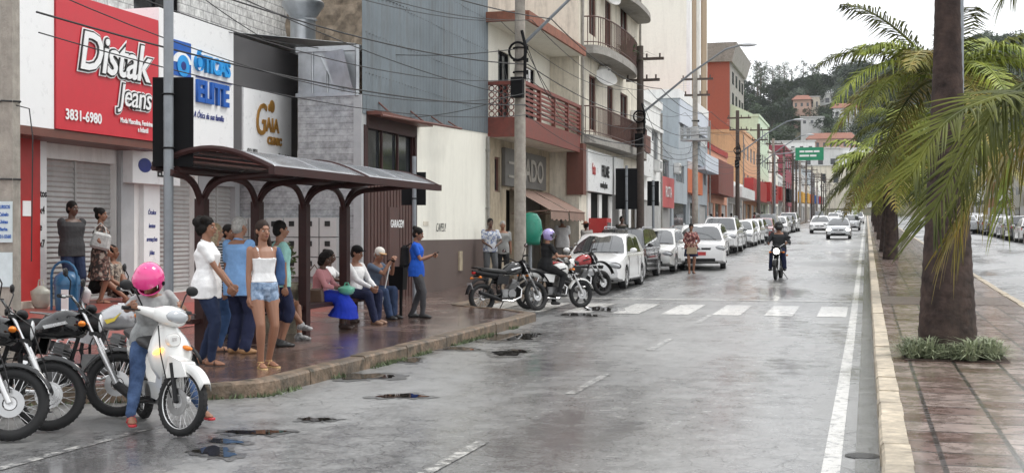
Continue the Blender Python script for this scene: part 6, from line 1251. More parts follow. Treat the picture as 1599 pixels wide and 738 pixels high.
def motorcycle(label, loc, rz, steer_deg, kind='street', tank=None, lean=-.09, wk='disc', group=None, lit=False, fend=None, head=True, box=False, name='motorcycle', badge=False):
    tank = tank or GPNT; fend = fend or tank
    t = thing(name, label, 'motorcycle', loc, rz, group); t.rotation_euler = (lean, 0, rz)
    Rf, Rr = (.315, .305) if kind == 'trail' else (.3, .3); xf, xr = .66, -.66
    top = Vector((.33, 0, .93 if kind != 'trail' else .98)); ax = (top-Vector((xf-.02, 0, Rf))).normalized(); st_ = Matrix.Translation(top) @ Matrix.Rotation(D2R(steer_deg), 4, ax) @ Matrix.Translation(-top)
    wheel(t, xf, Rf, .046 if kind != 'trail' else .05, st_, wk); wheel(t, xr, Rr, .052, Matrix(), wk if wk == 'alloy' else 'drum', True)
    B = lambda mb, nm, mt, par=None, sm=True: mb.build(nm, mt, par or t, sm)
    def SM(): m_ = MB(); m_.T = st_; return m_
    mb = SM(); lo = Vector((xf, 0, Rf)); 
    for s in (-1, 1): y = Vector((0, .085*s, 0)); mb.tube([lo+y, lo.lerp(top, .52)+y], [.026, .028], 10)
    fk = B(mb, 'fork', RIMS if kind != 'trail' else ENG)
    for s in (-1, 1): mb = SM(); mb.tube([lo.lerp(top, .45)+Vector((0, .085*s, 0)), top+Vector((-.03, .085*s, .05))], .017, 10); B(mb, 'fork_tube', CHR, fk)
    mb = SM(); mb.box(top+Vector((-.02, 0, .03)), (.07, .22, .03)); mb.box(lo.lerp(top, .72), (.07, .22, .03)); B(mb, 'fork_clamp', BPL, fk)
    mb = SM()
    if kind == 'trail': fender(mb, xf, Rf+.1, .3, 2.0, .055)
    else: fender(mb, xf, Rf, .35, 2.75, .06)
    fo = B(mb, 'front_fender', fend if kind != 'trail' else BPL, None, True); fo.modifiers.new('s', 'SOLIDIFY').thickness = .006
    # handlebar
    hb = SM(); hz = top.z+.12; hx = top.x-.1
    hb.tube([(hx-.06, -.37, hz+.01), (hx, -.2, hz+.03), (hx+.06, -.08, top.z+.06), (hx+.06, .08, top.z+.06), (hx, .2, hz+.03), (hx-.06, .37, hz+.01)], .012, 8); hbo = B(hb, 'handlebar', BPL if kind == 'trail' else CHR)
    mb = SM(); [mb.tube([(hx-.045, s*.26, hz+.02), (hx-.068, s*.39, hz+.01)], .018, 10) for s in (-1, 1)]; [mb.tube([(hx-.01, s*.23, hz+.03), (hx+.03, s*.28, hz+.02), (hx+.0, s*.39, hz+.005)], .006, 5) for s in (-1, 1)]; B(mb, 'grips', BPL, hbo)
    for s in (-1, 1):
        mb = SM(); mb.tube([(hx-.02, s*.2, hz+.03), (hx-.0, s*.26, hz+.16), (hx-.02, s*.31, hz+.2)], .006, 6); mb.ball((hx-.03, s*.34, hz+.23), (.016, .065, .042), 12); mo = B(mb, 'mirror', BPL); mb = SM(); mb.ball((hx-.042, s*.34, hz+.23), (.008, .056, .034), 12); B(mb, 'mirror_glass', CHR, mo)
    mb = SM(); mb.ball((top.x+.04, 0, top.z+.06), (.05, .1, .045), 12); B(mb, 'instrument_panel', BPL)
    # headlamp
    if kind == 'trail':
        mb = SM(); blob(mb, [(top.x+.02, top.z-.08, .08, .12, .8), (top.x+.12, top.z-.08, .1, .13, .7), (top.x+.17, top.z-.1, .07, .09, .8)]); ho = B(mb, 'headlamp', BPL); mb = SM(); mb.ball((top.x+.165, 0, top.z-.1), (.03, .065, .06), 12); B(mb, 'lamp_glass', LIT if lit else LENS, ho)
    else:
        mb = SM(); mb.lathe([(.0, top.x+.0), (.07, top.x+.01), (.095, top.x+.08), (.1, top.x+.13), (.092, top.x+.135)], (0, 0, top.z-.07), 'X', 20); ho = B(mb, 'headlamp', BPL); mb = SM(); mb.ball((top.x+.13, 0, top.z-.07), (.025, .088, .088), 16); B(mb, 'lamp_glass', LIT if lit else LENS, ho)
        if fend is not BPL and kind == 'fairing': mb = SM(); blob(mb, [(top.x+.0, top.z+.02, .12, .12, .8), (top.x+.1, top.z+.04, .1, .13, .7), (top.x+.15, top.z+.02, .06, .07, .8)]); B(mb, 'headlamp_cowl', fend)
    for s in (-1, 1):
        mb = SM(); mb.tube([(top.x+.0, s*.08, top.z-.1), (top.x+.0, s*.17, top.z-.1)], .008, 6); mb.ball((top.x+.01, s*.2, top.z-.1), (.035, .045, .028), 10); B(mb, 'turn_signal', AMB if kind != 'trail' else BPL)
        mb = MB(); mb.tube([(-.78, s*.08, .72), (-.78, s*.15, .72)], .008, 6); mb.ball((-.78, s*.18, .72), (.035, .04, .028), 10); B(mb, 'turn_signal', AMB)
    # tank, seat, tail
    zt = .83 if kind != 'trail' else .88
    mb = MB()
    blob(mb, [(-.13, zt-.05, .085, .06, .85), (-.06, zt-.02, .12, .105, .8), (.08, zt+.01, .15, .135, .75), (.2, zt+.02, .15, .13, .75), (.29, zt, .1, .11, .8), (.33, zt-.01, .05, .07, .9)]); tk = B(mb, 'fuel_tank', tank)
    mb = MB(); mb.lathe([(0, .13), (.035, .13), (.04, .11)], (.12, 0, zt+.025), 'Z', 14); B(mb, 'fuel_cap', CHR, tk)
    if badge:
        mb = MB()
        for s in (-1, 1): mb.prism([(.02, zt-.02), (.12, zt+.0), (.2, zt+.06), (.13, zt-.03), (.05, zt-.06)], s*.152, s*.156, 'XZ')
        B(mb, 'tank_emblem', M('yellow decal', (.65, .5, .05), .4), tk, False)
    else:
        for s in (-1, 1): mb = MB(); mb.prism([(-.02, zt-.0), (.2, zt+.045), (.22, zt+.02), (.0, zt-.03)], s*.15, s*.154, 'XZ'); B(mb, 'tank_decal', RIMS if tank is GPNT else BPL, tk, False)
    mb = MB(); blob(mb, [(-.68, zt-.0, .07, .03, .7), (-.6, zt-.0, .1, .045, .65), (-.3, zt-.03, .125, .05, .65), (-.1, zt-.06, .1, .05, .7), (-.04, zt-.05, .07, .04, .8)]); B(mb, 'seat', SEATM)
    mb = MB(); blob(mb, [(-.86, zt-.02, .03, .015, .8), (-.74, zt-.06, .08, .05, .7), (-.5, zt-.1, .1, .06, .7), (-.2, zt-.14, .11, .07, .7)]); B(mb, 'tail_cowl', fend if fend is not None else BPL)
    mb = MB(); mb.ball((-.83, 0, zt-.06), (.04, .06, .035), 10); B(mb, 'tail_light', REDL)
    mb = MB(); fender(mb, xr, Rr+.03, 1.2, 3.0, .07); B(mb, 'rear_fender', BPL).modifiers.new('s', 'SOLIDIFY').thickness = .006
    mb = MB(); mb.box((-.93, 0, .55), (.01, .18, .14), (0, -.3, 0)); B(mb, 'number_plate', M('grey plate', (.35, .35, .36), .5), None, False)
    mb = MB(); mb.tube([(-.3, .09, zt-.02), (-.7, .09, zt+.04), (-.84, .06, zt+.05), (-.84, -.06, zt+.05), (-.7, -.09, zt+.04), (-.3, -.09, zt-.02)], .011, 6); [mb.tube([(-.72-.06*k, .08, zt+.045), (-.72-.06*k, -.08, zt+.045)], .008, 5) for k in range(2)]; B(mb, 'luggage_rack', BPL if kind == 'trail' else ENG)
    for s in (-1, 1): mb = MB(); mb.prism([(-.36, .6), (-.1, .56), (-.06, .72), (-.3, .76)], s*.1, s*.135, 'XZ'); B(mb, 'side_panel', tank if kind != 'trail' else BPL, None, False)
    # frame, engine, exhaust
    mb = MB(); mb.tube([(.3, 0, .86), (.18, 0, .45), (.1, 0, .27), (-.2, 0, .27), (-.3, 0, .5), (-.25, 0, .75)], .02, 8); mb.tube([(.3, 0, .88), (-.25, 0, .74), (-.8, .05, .76)], .018, 8)
    for s in (-1, 1): mb.tube([(-.22, .07*s, .36), (xr, .09*s, Rr)], .018, 6); mb.tube([(-.25, .08*s, .73), (-.24, .08*s, .36)], .014, 6); mb.tube([(-.02, .05*s, .3), (-.02, .22*s, .29)], .011, 6)
    B(mb, 'frame', BPL)
    mb = MB(); [[mb.tube([(xr+.03, .11*s, Rr+.03), (-.45, .11*s, .68)], .013, 6), [mb.torus((xr+.05+.018*k*.9, .11*s, Rr+.07+.026*k), .028, .007, 'Z', 12, 5) for k in range(11)]] for s in (-1, 1)]; B(mb, 'rear_shocks', CHR if kind != 'trail' else BPL)
    mb = MB(); mb.box((-.08, 0, .38), (.3, .2, .17)); mb.lathe([(0, -.13), (.09, -.13), (.1, -.11), (.1, .11), (.09, .13), (0, .13)], (-.0, 0, .37), 'Y', 20); mb.lathe([(0, -.12), (.07, -.12), (.07, .12), (0, .12)], (-.16, 0, .38), 'Y', 16); eg = B(mb, 'engine', ENG)
    mb = MB(); [mb.box((.03+.018*k, 0, .48+.024*k), (.17, .17, .01), (0, .25, 0)) for k in range(7)]; mb.box((.1, 0, .62), (.1, .12, .1), (0, .25, 0)); B(mb, 'cylinder_fins', ENG, eg, False)
    mb = MB(); mb.tube([(.14, -.05, .55), (.27, -.07, .46), (.22, -.1, .3), (.0, -.13, .22), (-.3, -.15, .24)], .018, 8); ex = B(mb, 'exhaust_pipe', CHR); mb = MB(); mb.tube([(-.28, -.15, .24), (-.4, -.16, .28), (-.82, -.18, .42 if kind == 'trail' else .36)], [.025, .045, .04], 12); B(mb, 'muffler', BPL if kind == 'trail' else CHR, ex)
    mb = MB(); mb.box((-.42, .09, .33), (.5, .02, .08), (0, .1, 0)); B(mb, 'chain_guard', BPL)
    mb = MB(); mb.tube([(-.05, .1, .28), (-.12, .26, .03)], .01, 6); mb.box((-.12, .27, .02), (.05, .05, .012)); B(mb, 'side_stand', BPL)
    mb = SM(); mb.tube([(hx+.05, .12, top.z+.08), (top.x+.12, .1, top.z-.0), (top.x+.02, .07, top.z-.3), (.2, .05, .6)], .007, 5); mb.tube([(hx+.05, -.12, top.z+.08), (top.x+.14, -.1, top.z-.05), (xf-.05, -.1, .55), (xf, -.1, .38)], .006, 5); B(mb, 'brake_hose', BPL)
    if box: mb = MB(); mb.box((-.72, 0, zt+.22), (.36, .4, .34)); q = B(mb, 'top_box', BPL, None, False)
    W = Matrix.Translation(Vector(loc)) @ Euler((lean, 0, rz)).to_matrix().to_4x4()
    return t, W, W @ st_, Vector((hx-.06, .33, hz+.01))
def at_front(px, py, rz, xf=.66):
    c = gp(px, py); q = Vector((c.x-xf*math.cos(rz), c.y-xf*math.sin(rz), 0)); q.z = zg(q.y)+.004; return q
motorcycle('black motorcycle at the picture edge showing mostly its front wheel', at_front(14, 690, D2R(6)), D2R(6), 22, wk='disc', group=None)
motorcycle('second black motorcycle from the picture edge with a shiny white drum hub', at_front(75, 674, D2R(8)), D2R(8), 20, wk='drum')
motorcycle('black motorcycle parked with its handlebar before the blue litter bin', at_front(183, 651, D2R(10)), D2R(10), 12, wk='disc')
motorcycle('silver tanked motorcycle with a yellow decal half hidden by the white scooter', at_front(262, 628, D2R(6)), D2R(6), 18, tank=SPNT, fend=BPL, wk='disc', badge=True)
h_ = math.atan2(26.09-25.14, -6.68+7.56)
motorcycle('black trail motorcycle parked on its stand nearest the crossing', at_front(838, 485, h_), h_, 12, 'trail', GPNT, wk='disc', fend=BPL)
a_ = gp(907, 480); b_ = gp(811, 484); h2 = math.atan2(a_.y-b_.y, a_.x-b_.x)
wb, Wb, Ws, gr = motorcycle('white street motorcycle with black alloy wheels ridden by the purple helmet', at_front(907, 480, h2), h2, 4, 'fairing', WPNT, lean=-.02, wk='alloy')
motorcycle('red trail motorcycle with a black beak nosing out by the first white car', at_front(941, 461, h2+.1), h2+.1, 6, 'trail', RPNT, wk='alloy', fend=RPNT)
def rider(label, W, Ws, gr, hgt, rz, lean_, feet, seatz=.93, seatx=-.24, **k):
    """seated rider: hands reach the grips, pelvis on the seat"""
    seat = W @ Vector((seatx, 0, seatz)); base = W @ Vector((0, 0, 0)); S = hgt/1.7
    Rm = Matrix.Rotation(-rz, 4, 'Z')
    f = lambda p: (Rm @ (p-base))/S
    g1 = f(Ws @ Vector((gr.x, .3, gr.z+.02))); g2 = f(Ws @ Vector((gr.x, -.3, gr.z+.02))); s_ = f(seat)
    dl = (g1-Vector((s_.x, .18, s_.z+.43))).normalized(); dr = (g2-Vector((s_.x, -.18, s_.z+.43))).normalized()
    return person(label, base, rz, hgt, pz=s_.z, px_=s_.x, lean=lean_, hl=g1-dl*.06, hr=g2-dr*.06, fl=feet[0], fr=feet[1], el=(-.4, .5, -.8), er=(-.4, -.5, -.8), **k)
PUR = M('lilac helmet shell', (.36, .3, .6), .2, coat=1, var=.25, vs=8); PNK = M('hot pink helmet shell', (.7, .03, .22), .18, coat=1, var=.05); VIS = M('smoked visor', (.02, .02, .02), .08, coat=1, rv=.03)
rider('rider in black with a lilac helmet sitting on the white street motorcycle', Wb, Ws, gr, 1.66, h2, .12, ((.12, .2, .02), (-.02, -.22, .27)), sex='f', skin=1, hair='ponytail', top=('tee', BLK, .1), bottom=('pants', BLK), shoes=BSH, hat=('helmet', PUR, VIS), head=(-.25, .1), det=2)
c = gp(1213, 437); hm = D2R(-93); c.z = zg(c.y)
wm, Wm, Wms, gm = motorcycle('motorcycle with a lit round headlamp riding up the road towards the camera', (c.x, c.y+.6, c.z), hm, 0, 'street', GPNT, lean=0, wk='disc', lit=True, fend=BPL)
rider('motorcyclist in a grey jacket and dark helmet riding along the open road', Wm, Wms, gm, 1.74, hm, .1, ((.1, .2, .26), (.1, -.2, .26)), sex='m', skin=1, hair='none', top=('jacket', cloth('dark grey jacket', (.04, .042, .045)), .1), bottom=('pants', NVY, 0, .014), shoes=BSH, hat=('helmet', BPL, VIS), head=(0, .05), det=2, g=1.15)
# ---- white step-through scooter
def scooter(label, loc, rz, steer_deg, lean):
    t = thing('scooter', label, 'motorcycle', loc, rz); t.rotation_euler = (lean, 0, rz); xf, xr, Rw = .62, -.6, .285
    top = Vector((.36, 0, .9)); ax = (top-Vector((xf, 0, Rw))).normalized(); st_ = Matrix.Translation(top) @ Matrix.Rotation(D2R(steer_deg), 4, ax) @ Matrix.Translation(-top)
    wheel(t, xf, Rw, .036, st_, 'disc'); wheel(t, xr, Rw, .04, Matrix(), 'drum', True)
    B = lambda mb, nm, mt, par=None, sm=True: mb.build(nm, mt, par or t, sm)
    def SM(): m_ = MB(); m_.T = st_; return m_
    mb = SM(); [mb.tube([(xf, s*.07, Rw), (xf-.1, s*.07, .6)], .02, 8) for s in (-1, 1)]; mb.tube([(xf, -.08, Rw), (xf, .08, Rw)], .012, 8); B(mb, 'fork', BPL)
    mb = SM(); fender(mb, xf, Rw, .55, 2.3, .062, .028, 14, .05); o = B(mb, 'front_fender', WPNT); o.modifiers.new('s', 'SOLIDIFY').thickness = .006
    mb = SM(); mb.prism([(xf-.16, .47), (xf+.1, .5), (xf+.02, .62), (xf-.14, .66)], -.075, .075, 'XZ'); B(mb, 'fender_brace', WPNT, o, False)
    # handlebar cowl with headlamp
    mb = SM(); blob(mb, [(.24, .99, .1, .04, .8), (.3, 1.0, .16, .07, .75), (.38, .99, .15, .085, .75), (.45, .97, .11, .07, .8), (.48, .96, .06, .04, .9)]); cw = B(mb, 'handlebar_cowl', WPNT)
    mb = SM(); [mb.tube([(.3, s*.12, 1.0), (.26, s*.22, 1.02), (.22, s*.25, 1.03)], [.05, .035, .028], 10) for s in (-1, 1)]; B(mb, 'cowl_wing', WPNT, cw)
    mb = SM(); mb.ball((.452, 0, .985), (.055, .115, .062), 16, Matrix.Rotation(-.5, 3, 'Y')); B(mb, 'headlamp_glass', M('bright lamp glass', (.35, .37, .39), .08, spec=1, coat=1, rv=.03), cw); mb = SM(); mb.ball((.47, .0, .985), (.03, .035, .03), 10); B(mb, 'headlamp_bulb', CHR, cw)
    mb = SM(); [mb.tube([(.23, s*.24, 1.03), (.19, s*.37, 1.03)], .018, 10) for s in (-1, 1)]; [mb.tube([(.27, s*.22, 1.02), (.27, s*.36, 1.02)], .007, 5) for s in (-1, 1)]; B(mb, 'grips', BPL)
    for s in (-1, 1):
        mb = SM(); mb.tube([(.25, s*.2, 1.04), (.22, s*.27, 1.17), (.2, s*.31, 1.2)], .007, 6); mb.ball((.2, s*.36, 1.22), (.02, .07, .045), 12); mo = B(mb, 'mirror', BPL); mb = SM(); mb.ball((.188, s*.36, 1.22), (.008, .06, .037), 12); B(mb, 'mirror_glass', CHR, mo)
    # leg shield
    mb = MB(); g = []
    for z_, w_, x_ in ((.42, .07, .45), (.48, .12, .47), (.56, .17, .49), (.64, .19, .49), (.72, .185, .475), (.8, .15, .45), (.88, .1, .42), (.93, .06, .4)):
        g.append([(x_-.13*abs(v)**2.2-(.0), w_*v, z_+.03*(1-abs(v))) for v in [-1, -.85, -.6, -.3, 0, .3, .6, .85, 1]])
    mb.grid(g); ls = B(mb, 'leg_shield', WPNT); ls.modifiers.new('s', 'SOLIDIFY').thickness = .02
    mb = MB(); blob(mb, [(.4, .79, .06, .05, .8), (.47, .79, .065, .06, .8), (.5, .79, .045, .045, .8)]); B(mb, 'front_panel', WPNT, ls)
    mb = MB(); mb.box((.502, 0, .8), (.01, .035, .03)); B(mb, 'front_emblem', CHR, ls, False)
    for s, mm in ((-1, AMBL), (1, AMB)): mb = MB(); mb.ball((.43, s*.12, .71), (.045, .055, .022), 12, Matrix.Rotation(-.35*s, 3, 'X')); B(mb, 'turn_signal', mm)
    mb = MB(); mb.prism([(.4, .45), (.46, .6), (.36, .62), (.2, .42), (-.2, .4), (-.25, .28), (.2, .27), (.36, .34)], -.1, .1, 'XZ'); B(mb, 'step_tunnel', WPNT, None, False)
    mb = MB(); blob(mb, [(-.12, .5, .09, .12, .7), (-.3, .56, .13, .12, .7), (-.55, .62, .13, .09, .7), (-.82, .7, .06, .04, .8)]); B(mb, 'rear_body', WPNT)
    mb = MB(); blob(mb, [(-.02, .68, .06, .03, .7), (-.15, .73, .11, .05, .65), (-.45, .76, .13, .055, .65), (-.75, .79, .1, .035, .7)]); B(mb, 'seat', SEATM)
    mb = MB(); mb.lathe([(0, -.1), (.09, -.1), (.1, -.06), (.1, .06), (.09, .1), (0, .1)], (-.05, 0, .3), 'Y', 18); mb.box((.1, 0, .3), (.2, .16, .14)); B(mb, 'engine', ENG)
    mb = MB(); mb.tube([(.1, -.08, .25), (-.2, -.13, .22), (-.45, -.16, .26), (-.85, -.18, .32)], [.02, .022, .045, .04], 10); B(mb, 'exhaust', BPL)
    mb = MB(); [mb.tube([(xr, s*.1, Rw), (-.45, s*.11, .6)], .02, 8) for s in (-1, 1)]; mb.tube([(-.1, .09, .3), (xr, .09, Rw)], .02, 6); B(mb, 'rear_shocks', BPL)
    mb = MB(); mb.tube([(.0, -.27, .27), (.0, .27, .27)], .014, 8); B(mb, 'footpegs', BPL); mb = MB(); fender(mb, xr, Rw+.03, 1.4, 3.0, .06); B(mb, 'rear_fender', BPL)
    mb = MB(); mb.ball((-.83, 0, .7), (.04, .07, .035), 10); B(mb, 'tail_light', REDL); mb = MB(); mb.tube([(.4, -.1, .92), (.52, -.13, .7), (.55, -.1, .45), (.6, -.085, .33)], .006, 5); B(mb, 'brake_hose', BPL)
    W = Matrix.Translation(Vector(loc)) @ Euler((lean, 0, rz)).to_matrix().to_4x4(); return t, W, W @ st_
hs2 = D2R(-43); c = gp(288, 681); loc = Vector((c.x-.62*math.cos(hs2), c.y-.62*math.sin(hs2), zg(c.y)+.004))
sc2, Wq, Wqs = scooter('white step through scooter with an amber lamp lit, held upright by its rider', loc, hs2, 26, .06)
rider('woman in a pink helmet, grey tee shirt and blue jeans astride the white scooter', Wq, Wqs, Vector((.21, 0, 1.03)), 1.6, hs2, .5, ((.22, .36, .0), (.2, -.36, .0)), seatz=.76, seatx=-.36, side=.14, sex='f', skin=1, hair='ponytail', top=('tee', M('grey printed tee', (.33, .34, .34), .8, var=.3, vs=9, bump=.4, bs=8, col2=(.42, .43, .43)), .08), bottom=('pants', cloth('bright blue jeans', (.03, .065, .16), var=.5, vs=6, col2=(.08, .13, .25))), shoes=(REDS, 'sandal'), hat=('helmet', PNK, PNK, .75), head=(-.7, .6), det=3)

# ================================================================ cars
CLENS = M('car lamp lens', (.4, .41, .43), .08, spec=1, coat=1, rv=.03); CGL = M('car glass', (.02, .025, .03), .05, rv=.02, spec=1, coat=1); CW = M('white car paint', (.76, .76, .76), .22, coat=1, rv=.05, var=.02); CS = M('silver car paint', (.42, .43, .44), .25, m=.5, coat=1, var=.03); CBK = M('black car paint', (.015, .016, .018), .2, coat=1); CGR = M('graphite car paint', (.07, .075, .08), .25, m=.4, coat=1); CRD = M('dark red car paint', (.2, .015, .015), .2, coat=1); PLT = M('number plate', (.45, .45, .46), .5); PLR = M('red number plate', (.5, .05, .05), .5)
def car(label, kind='hatch', loc=(0, 0, 0), rz=0.0, group=None, paint=CW, plate=PLT, rails=False, litl=False, name='parked_car', cat='car'):
    L_, Wd, Hh, belt, hood0, hood1, xa, xb, xc, xd, R_ = {
        'hatch': (3.95, 1.68, 1.47, .93, .72, .93, .95, .2, -1.45, -1.88, .295),
        'sedan': (4.4, 1.72, 1.46, .93, .7, .92, 1.05, .3, -1.05, -1.7, .3),
        'cross': (4.35, 1.8, 1.56, .98, .84, 1.0, .95, .25, -1.6, -2.1, .33),
        'suv': (4.6, 1.84, 1.72, 1.06, .9, 1.08, 1.1, .45, -1.9, -2.25, .35)}[kind]
    t = thing(name, label, cat, loc, rz, group); hL = L_/2; hW = Wd/2; x_f = hL-.82; x_r = -hL+.72; ra = R_+.055; gz = .2 if kind != 'suv' else .26
    def ztop(x):
        if x > xa: s = (x-xa)/(hL-xa); return hood1+(hood0-hood1)*s**1.6-(.0 if s < .93 else .06*(s-.93)/.07)
        tb = belt+.04*(xa-x)/L_
        if kind == 'sedan' and x < xd: return tb+.03
        return tb+(hood1-belt)*max(0, 1-(xa-x)/.3)
    def hw(x):
        e = abs(x)-(hL-.55); return hW*(1-.0*x)*(1-(.13*(e/.55)**2.4 if e > 0 else 0))
    xs_ = sorted(set([round(-hL+L_*k/46, 4) for k in range(47)]+[x_f+ra*q for q in (-1.001, -.98, -.9, -.7, -.4, 0, .4, .7, .9, .98, 1.001)]+[x_r+ra*q for q in (-1.001, -.98, -.9, -.7, -.4, 0, .4, .7, .9, .98, 1.001)]))
    rings = []
    for x in xs_:
        zb = gz+(.05 if abs(x) > hL-.3 else 0)
        for xw in (x_f, x_r):
            if abs(x-xw) < ra: zb = max(zb, R_+math.sqrt(ra*ra-(x-xw)**2)*.97)
        zt = ztop(x); w_ = hw(x); zb = min(zb, zt-.12); m_ = (zb+zt)/2; en = 1-.0*x
        endz = max(0, (abs(x)-(hL-.12))/.12); zt2 = zt-.1*endz**2; zb2 = zb+.06*endz**2
        half = [(0, zb2), (w_*.86, zb2), (w_*.985, zb2+.025), (w_, min(zb2+.12, zt2-.1)), (w_*1.0, (zb2+.12+zt2-.1)/2), (w_*.985, zt2-.1), (w_*.955, zt2-.03), (w_*.86, zt2), (w_*.55, zt2+.018*(x > xa or kind == 'sedan' and x < xd)), (0, zt2+.028*(x > xa or kind == 'sedan' and x < xd))]
        rings.append([(x, y, z_) for y, z_ in half]+[(x, -y, z_) for y, z_ in half[-2:0:-1]])
    mb = MB(); mb.ring_loft(rings)
    # cabin
    wb = hW*.93; wr = hW*.74; zb_ = belt-.02; top_ = [(xa, ztop(xa)-.0), (xa-(xa-xb)*.5, (ztop(xa)+Hh-.04)/2+.015), (xb, Hh-.05), (xb-.25, Hh-.012), ((xb+xc)/2, Hh), (xc+.2, Hh-.03), (xc, Hh-.07), ((xc+xd)/2, (belt+Hh)/2-.02), (xd, belt+.03)]
    wy = lambda z_: wb+(wr-wb)*max(0, min(1, (z_-belt)/(Hh-.06-belt)))
    VV = [-1, -.92, -.6, 0, .6, .92, 1]
    def tp(x, z_, v, off=0): return (x+(.05*(1-v*v) if x > xb-.02 else (-.04*(1-v*v) if x < xc+.02 else 0)), v*wy(z_), z_+.03*(1-v*v)*(1 if xc-.01 <= x <= xb+.01 else .0)-(.02 if abs(v) == 1 else 0)+off)
    mb.grid([[tp(x, z_, v) for v in VV] for x, z_ in top_])
    for s in (-1, 1):
        g = [[(x, s*wy(z_-.02), z_-.02), (x, s*wy((z_+zb_)/2), (z_+zb_)/2), (x, s*wb, zb_)] for x, z_ in top_]; mb.grid(g)
    body = mb.build('body', paint, t, True, .55)
    # glass
    def strip_(a, b, va, nm, o):
        (x0, z0), (x1, z1) = a, b; mb = MB(); g = []
        nx_, nz_ = (z1-z0), -(x1-x0); ln_ = math.hypot(nx_, nz_); nx_, nz_ = (nx_/ln_*o, nz_/ln_*o)
        if nz_ < 0: nx_, nz_ = -nx_, -nz_
        for k in range(7):
            u = k/6; x = x0+(x1-x0)*u; z_ = z0+(z1-z0)*u+.012*math.sin(PI*u); g.append([(tp(x, z_, v)[0]+nx_, tp(x, z_, v*va)[1], tp(x, z_, v)[2]+nz_+(.0)) for v in (-1, -.66, -.33, 0, .33, .66, 1)])
        mb.grid(g); return mb.build(nm, CGL, t, True)
    strip_((xa-.02, ztop(xa)+.03), (xb+.03, Hh-.075), .92, 'windscreen', .022); strip_((xc-.02, Hh-.1), (xd+.03, belt+.1), .88, 'rear_window', .022)
    def zr(x):
        for (x0, z0), (x1, z1) in zip(top_, top_[1:]):
            if x1 <= x <= x0: return z0+(z1-z0)*(x-x0)/(x1-x0)
        return belt
    xm = (xb+xc)/2+.12; sp_ = [(xa-.16, xm+.03), (xm-.03, xc+.18 if kind != 'suv' else xc+.75)]+([(xc+.68, xc+.1)] if kind == 'suv' else [])
    for s in (-1, 1):
        for a, b in sp_:
            mb = MB(); g = []
            for k in range(7):
                x = a+(b-a)*k/6; zt_ = max(belt+.05, zr(x)-.07); zb2 = belt+.035; g.append([(x, s*(wy(zb2+(zt_-zb2)*q)+.008), zb2+(zt_-zb2)*q) for q in (0, .5, 1)])
            mb.grid(g); mb.build('side_window', CGL, t, True)
        mb = MB(); mb.ball((xa-.2, s*(hW+.09), belt+.09), (.07, .1, .07), 12); mb.box((xa-.2, s*(hW-.01), belt+.04), (.05, .1, .03)); mb.build('mirror', paint, t, True)
        for q, (a, b) in enumerate(((xa-.05, xm), (xm, x_r+ra*.5))):
            mb = MB(); 
            for xx in (a, b): mb.tube([(xx, s*(hw(xx)*1.0+.001), gz+.14 if not (abs(xx-x_r) < ra) else R_+ra), (xx, s*(hw(xx)+.001), belt-.15), (xx, s*(hw(xx)*.985), belt-.06)], .005, 4)
            mb.build('door_gap', BPL, t); mb = MB(); mb.tube([(b+.12, s*(hW+.004), belt-.13), (b+.26, s*(hW+.015), belt-.13), (b+.3, s*(hW+.004), belt-.13)], .011, 6); mb.build('door_handle', paint, t)
        mb = MB(); mb.tube([(x_f-ra-.02, s*(hW-.005), gz+.04), (x_r+ra+.02, s*(hW-.005), gz+.04)], .03, 6); mb.build('sill', BPL, t)
        # lamps
        hz_ = hood0-.1 if kind != 'suv' else hood0-.12
        mb = MB(); rot = Matrix.Rotation(-s*.55, 3, 'Z') @ Matrix.Rotation(-.12, 3, 'Y'); mb.ball((hL-.125, s*(hW-.255), hz_), (.145, .25, .088), 16, rot); q = mb.build('headlight', LIT if litl else CLENS, t, True); mb = MB(); mb.ball((hL-.14, s*(hW-.25), hz_), (.145, .255, .098), 16, rot); mb.build('headlight_bezel', BPL, q, True); mb = MB(); mb.ball((hL-.1, s*(hW-.3), hz_), (.06, .06, .05), 10); mb.build('lamp_reflector', CHR, q, True)
        mb = MB(); mb.ball((hL-.1, s*(hW-.3), gz+.17), (.06, .08, .05), 12); mb.build('fog_light', BPL, t, True)
        mb = MB(); mb.box((-hL+.1, s*(hW-.2), belt-.12), (.16, .26, .2)); q = mb.build('tail_light', REDL, t, True); q.modifiers.new('b', 'BEVEL').width = .03
        mb = MB(); mb.tube([(xa-.1, s*wr*1.02, 0)]+[(0, 0, 0)], .01, 4)
    if rails:
        for s in (-1, 1): mb = MB(); mb.tube([(xb-.1, s*wr*.95, Hh-.02), (xb-.2, s*wr*.95, Hh+.05), (xc+.3, s*wr*.95, Hh+.05), (xc+.2, s*wr*.95, Hh-.02)], .018, 6); mb.build('roof_rail', ALU, t)
    mb = MB(); mb.box((hL-.04, 0, hood0-(.13 if kind != 'suv' else .17)), (.09, Wd*(.42 if kind != 'suv' else .46), .1 if kind != 'suv' else .2)); gr_ = mb.build('grille', BPL, t); gr_.modifiers.new('b', 'BEVEL').width = .02
    mb = MB(); [mb.box((hL-.002, 0, hood0-.13+.035*k), (.012, Wd*.4, .008)) for k in (-1, 0, 1)]; mb.ball((hL+.0, 0, hood0-.125), (.015, .06, .04), 12); mb.build('grille_trim', CHR, gr_)
    mb = MB(); mb.box((hL-.04, 0, gz+.14), (.1, Wd*.6, .13)); mb.build('lower_intake', BPL, t).modifiers.new('b', 'BEVEL').width = .03
    mb = MB(); mb.box((hL+.01, 0, hood0-.29), (.02, .4, .12)); mb.build('number_plate', plate, t); mb = MB(); mb.box((-hL+.0, 0, belt-.15), (.03, .4, .13)); mb.build('number_plate', plate, t)
    mb = MB(); [mb.tube([(xa+.03, s0*.55, ztop(xa)+.03), (xa-.12, s0*.1, ztop(xa)+.11)], .008, 5) for s0 in (-1, 1)]; mb.build('wipers', BPL, t)
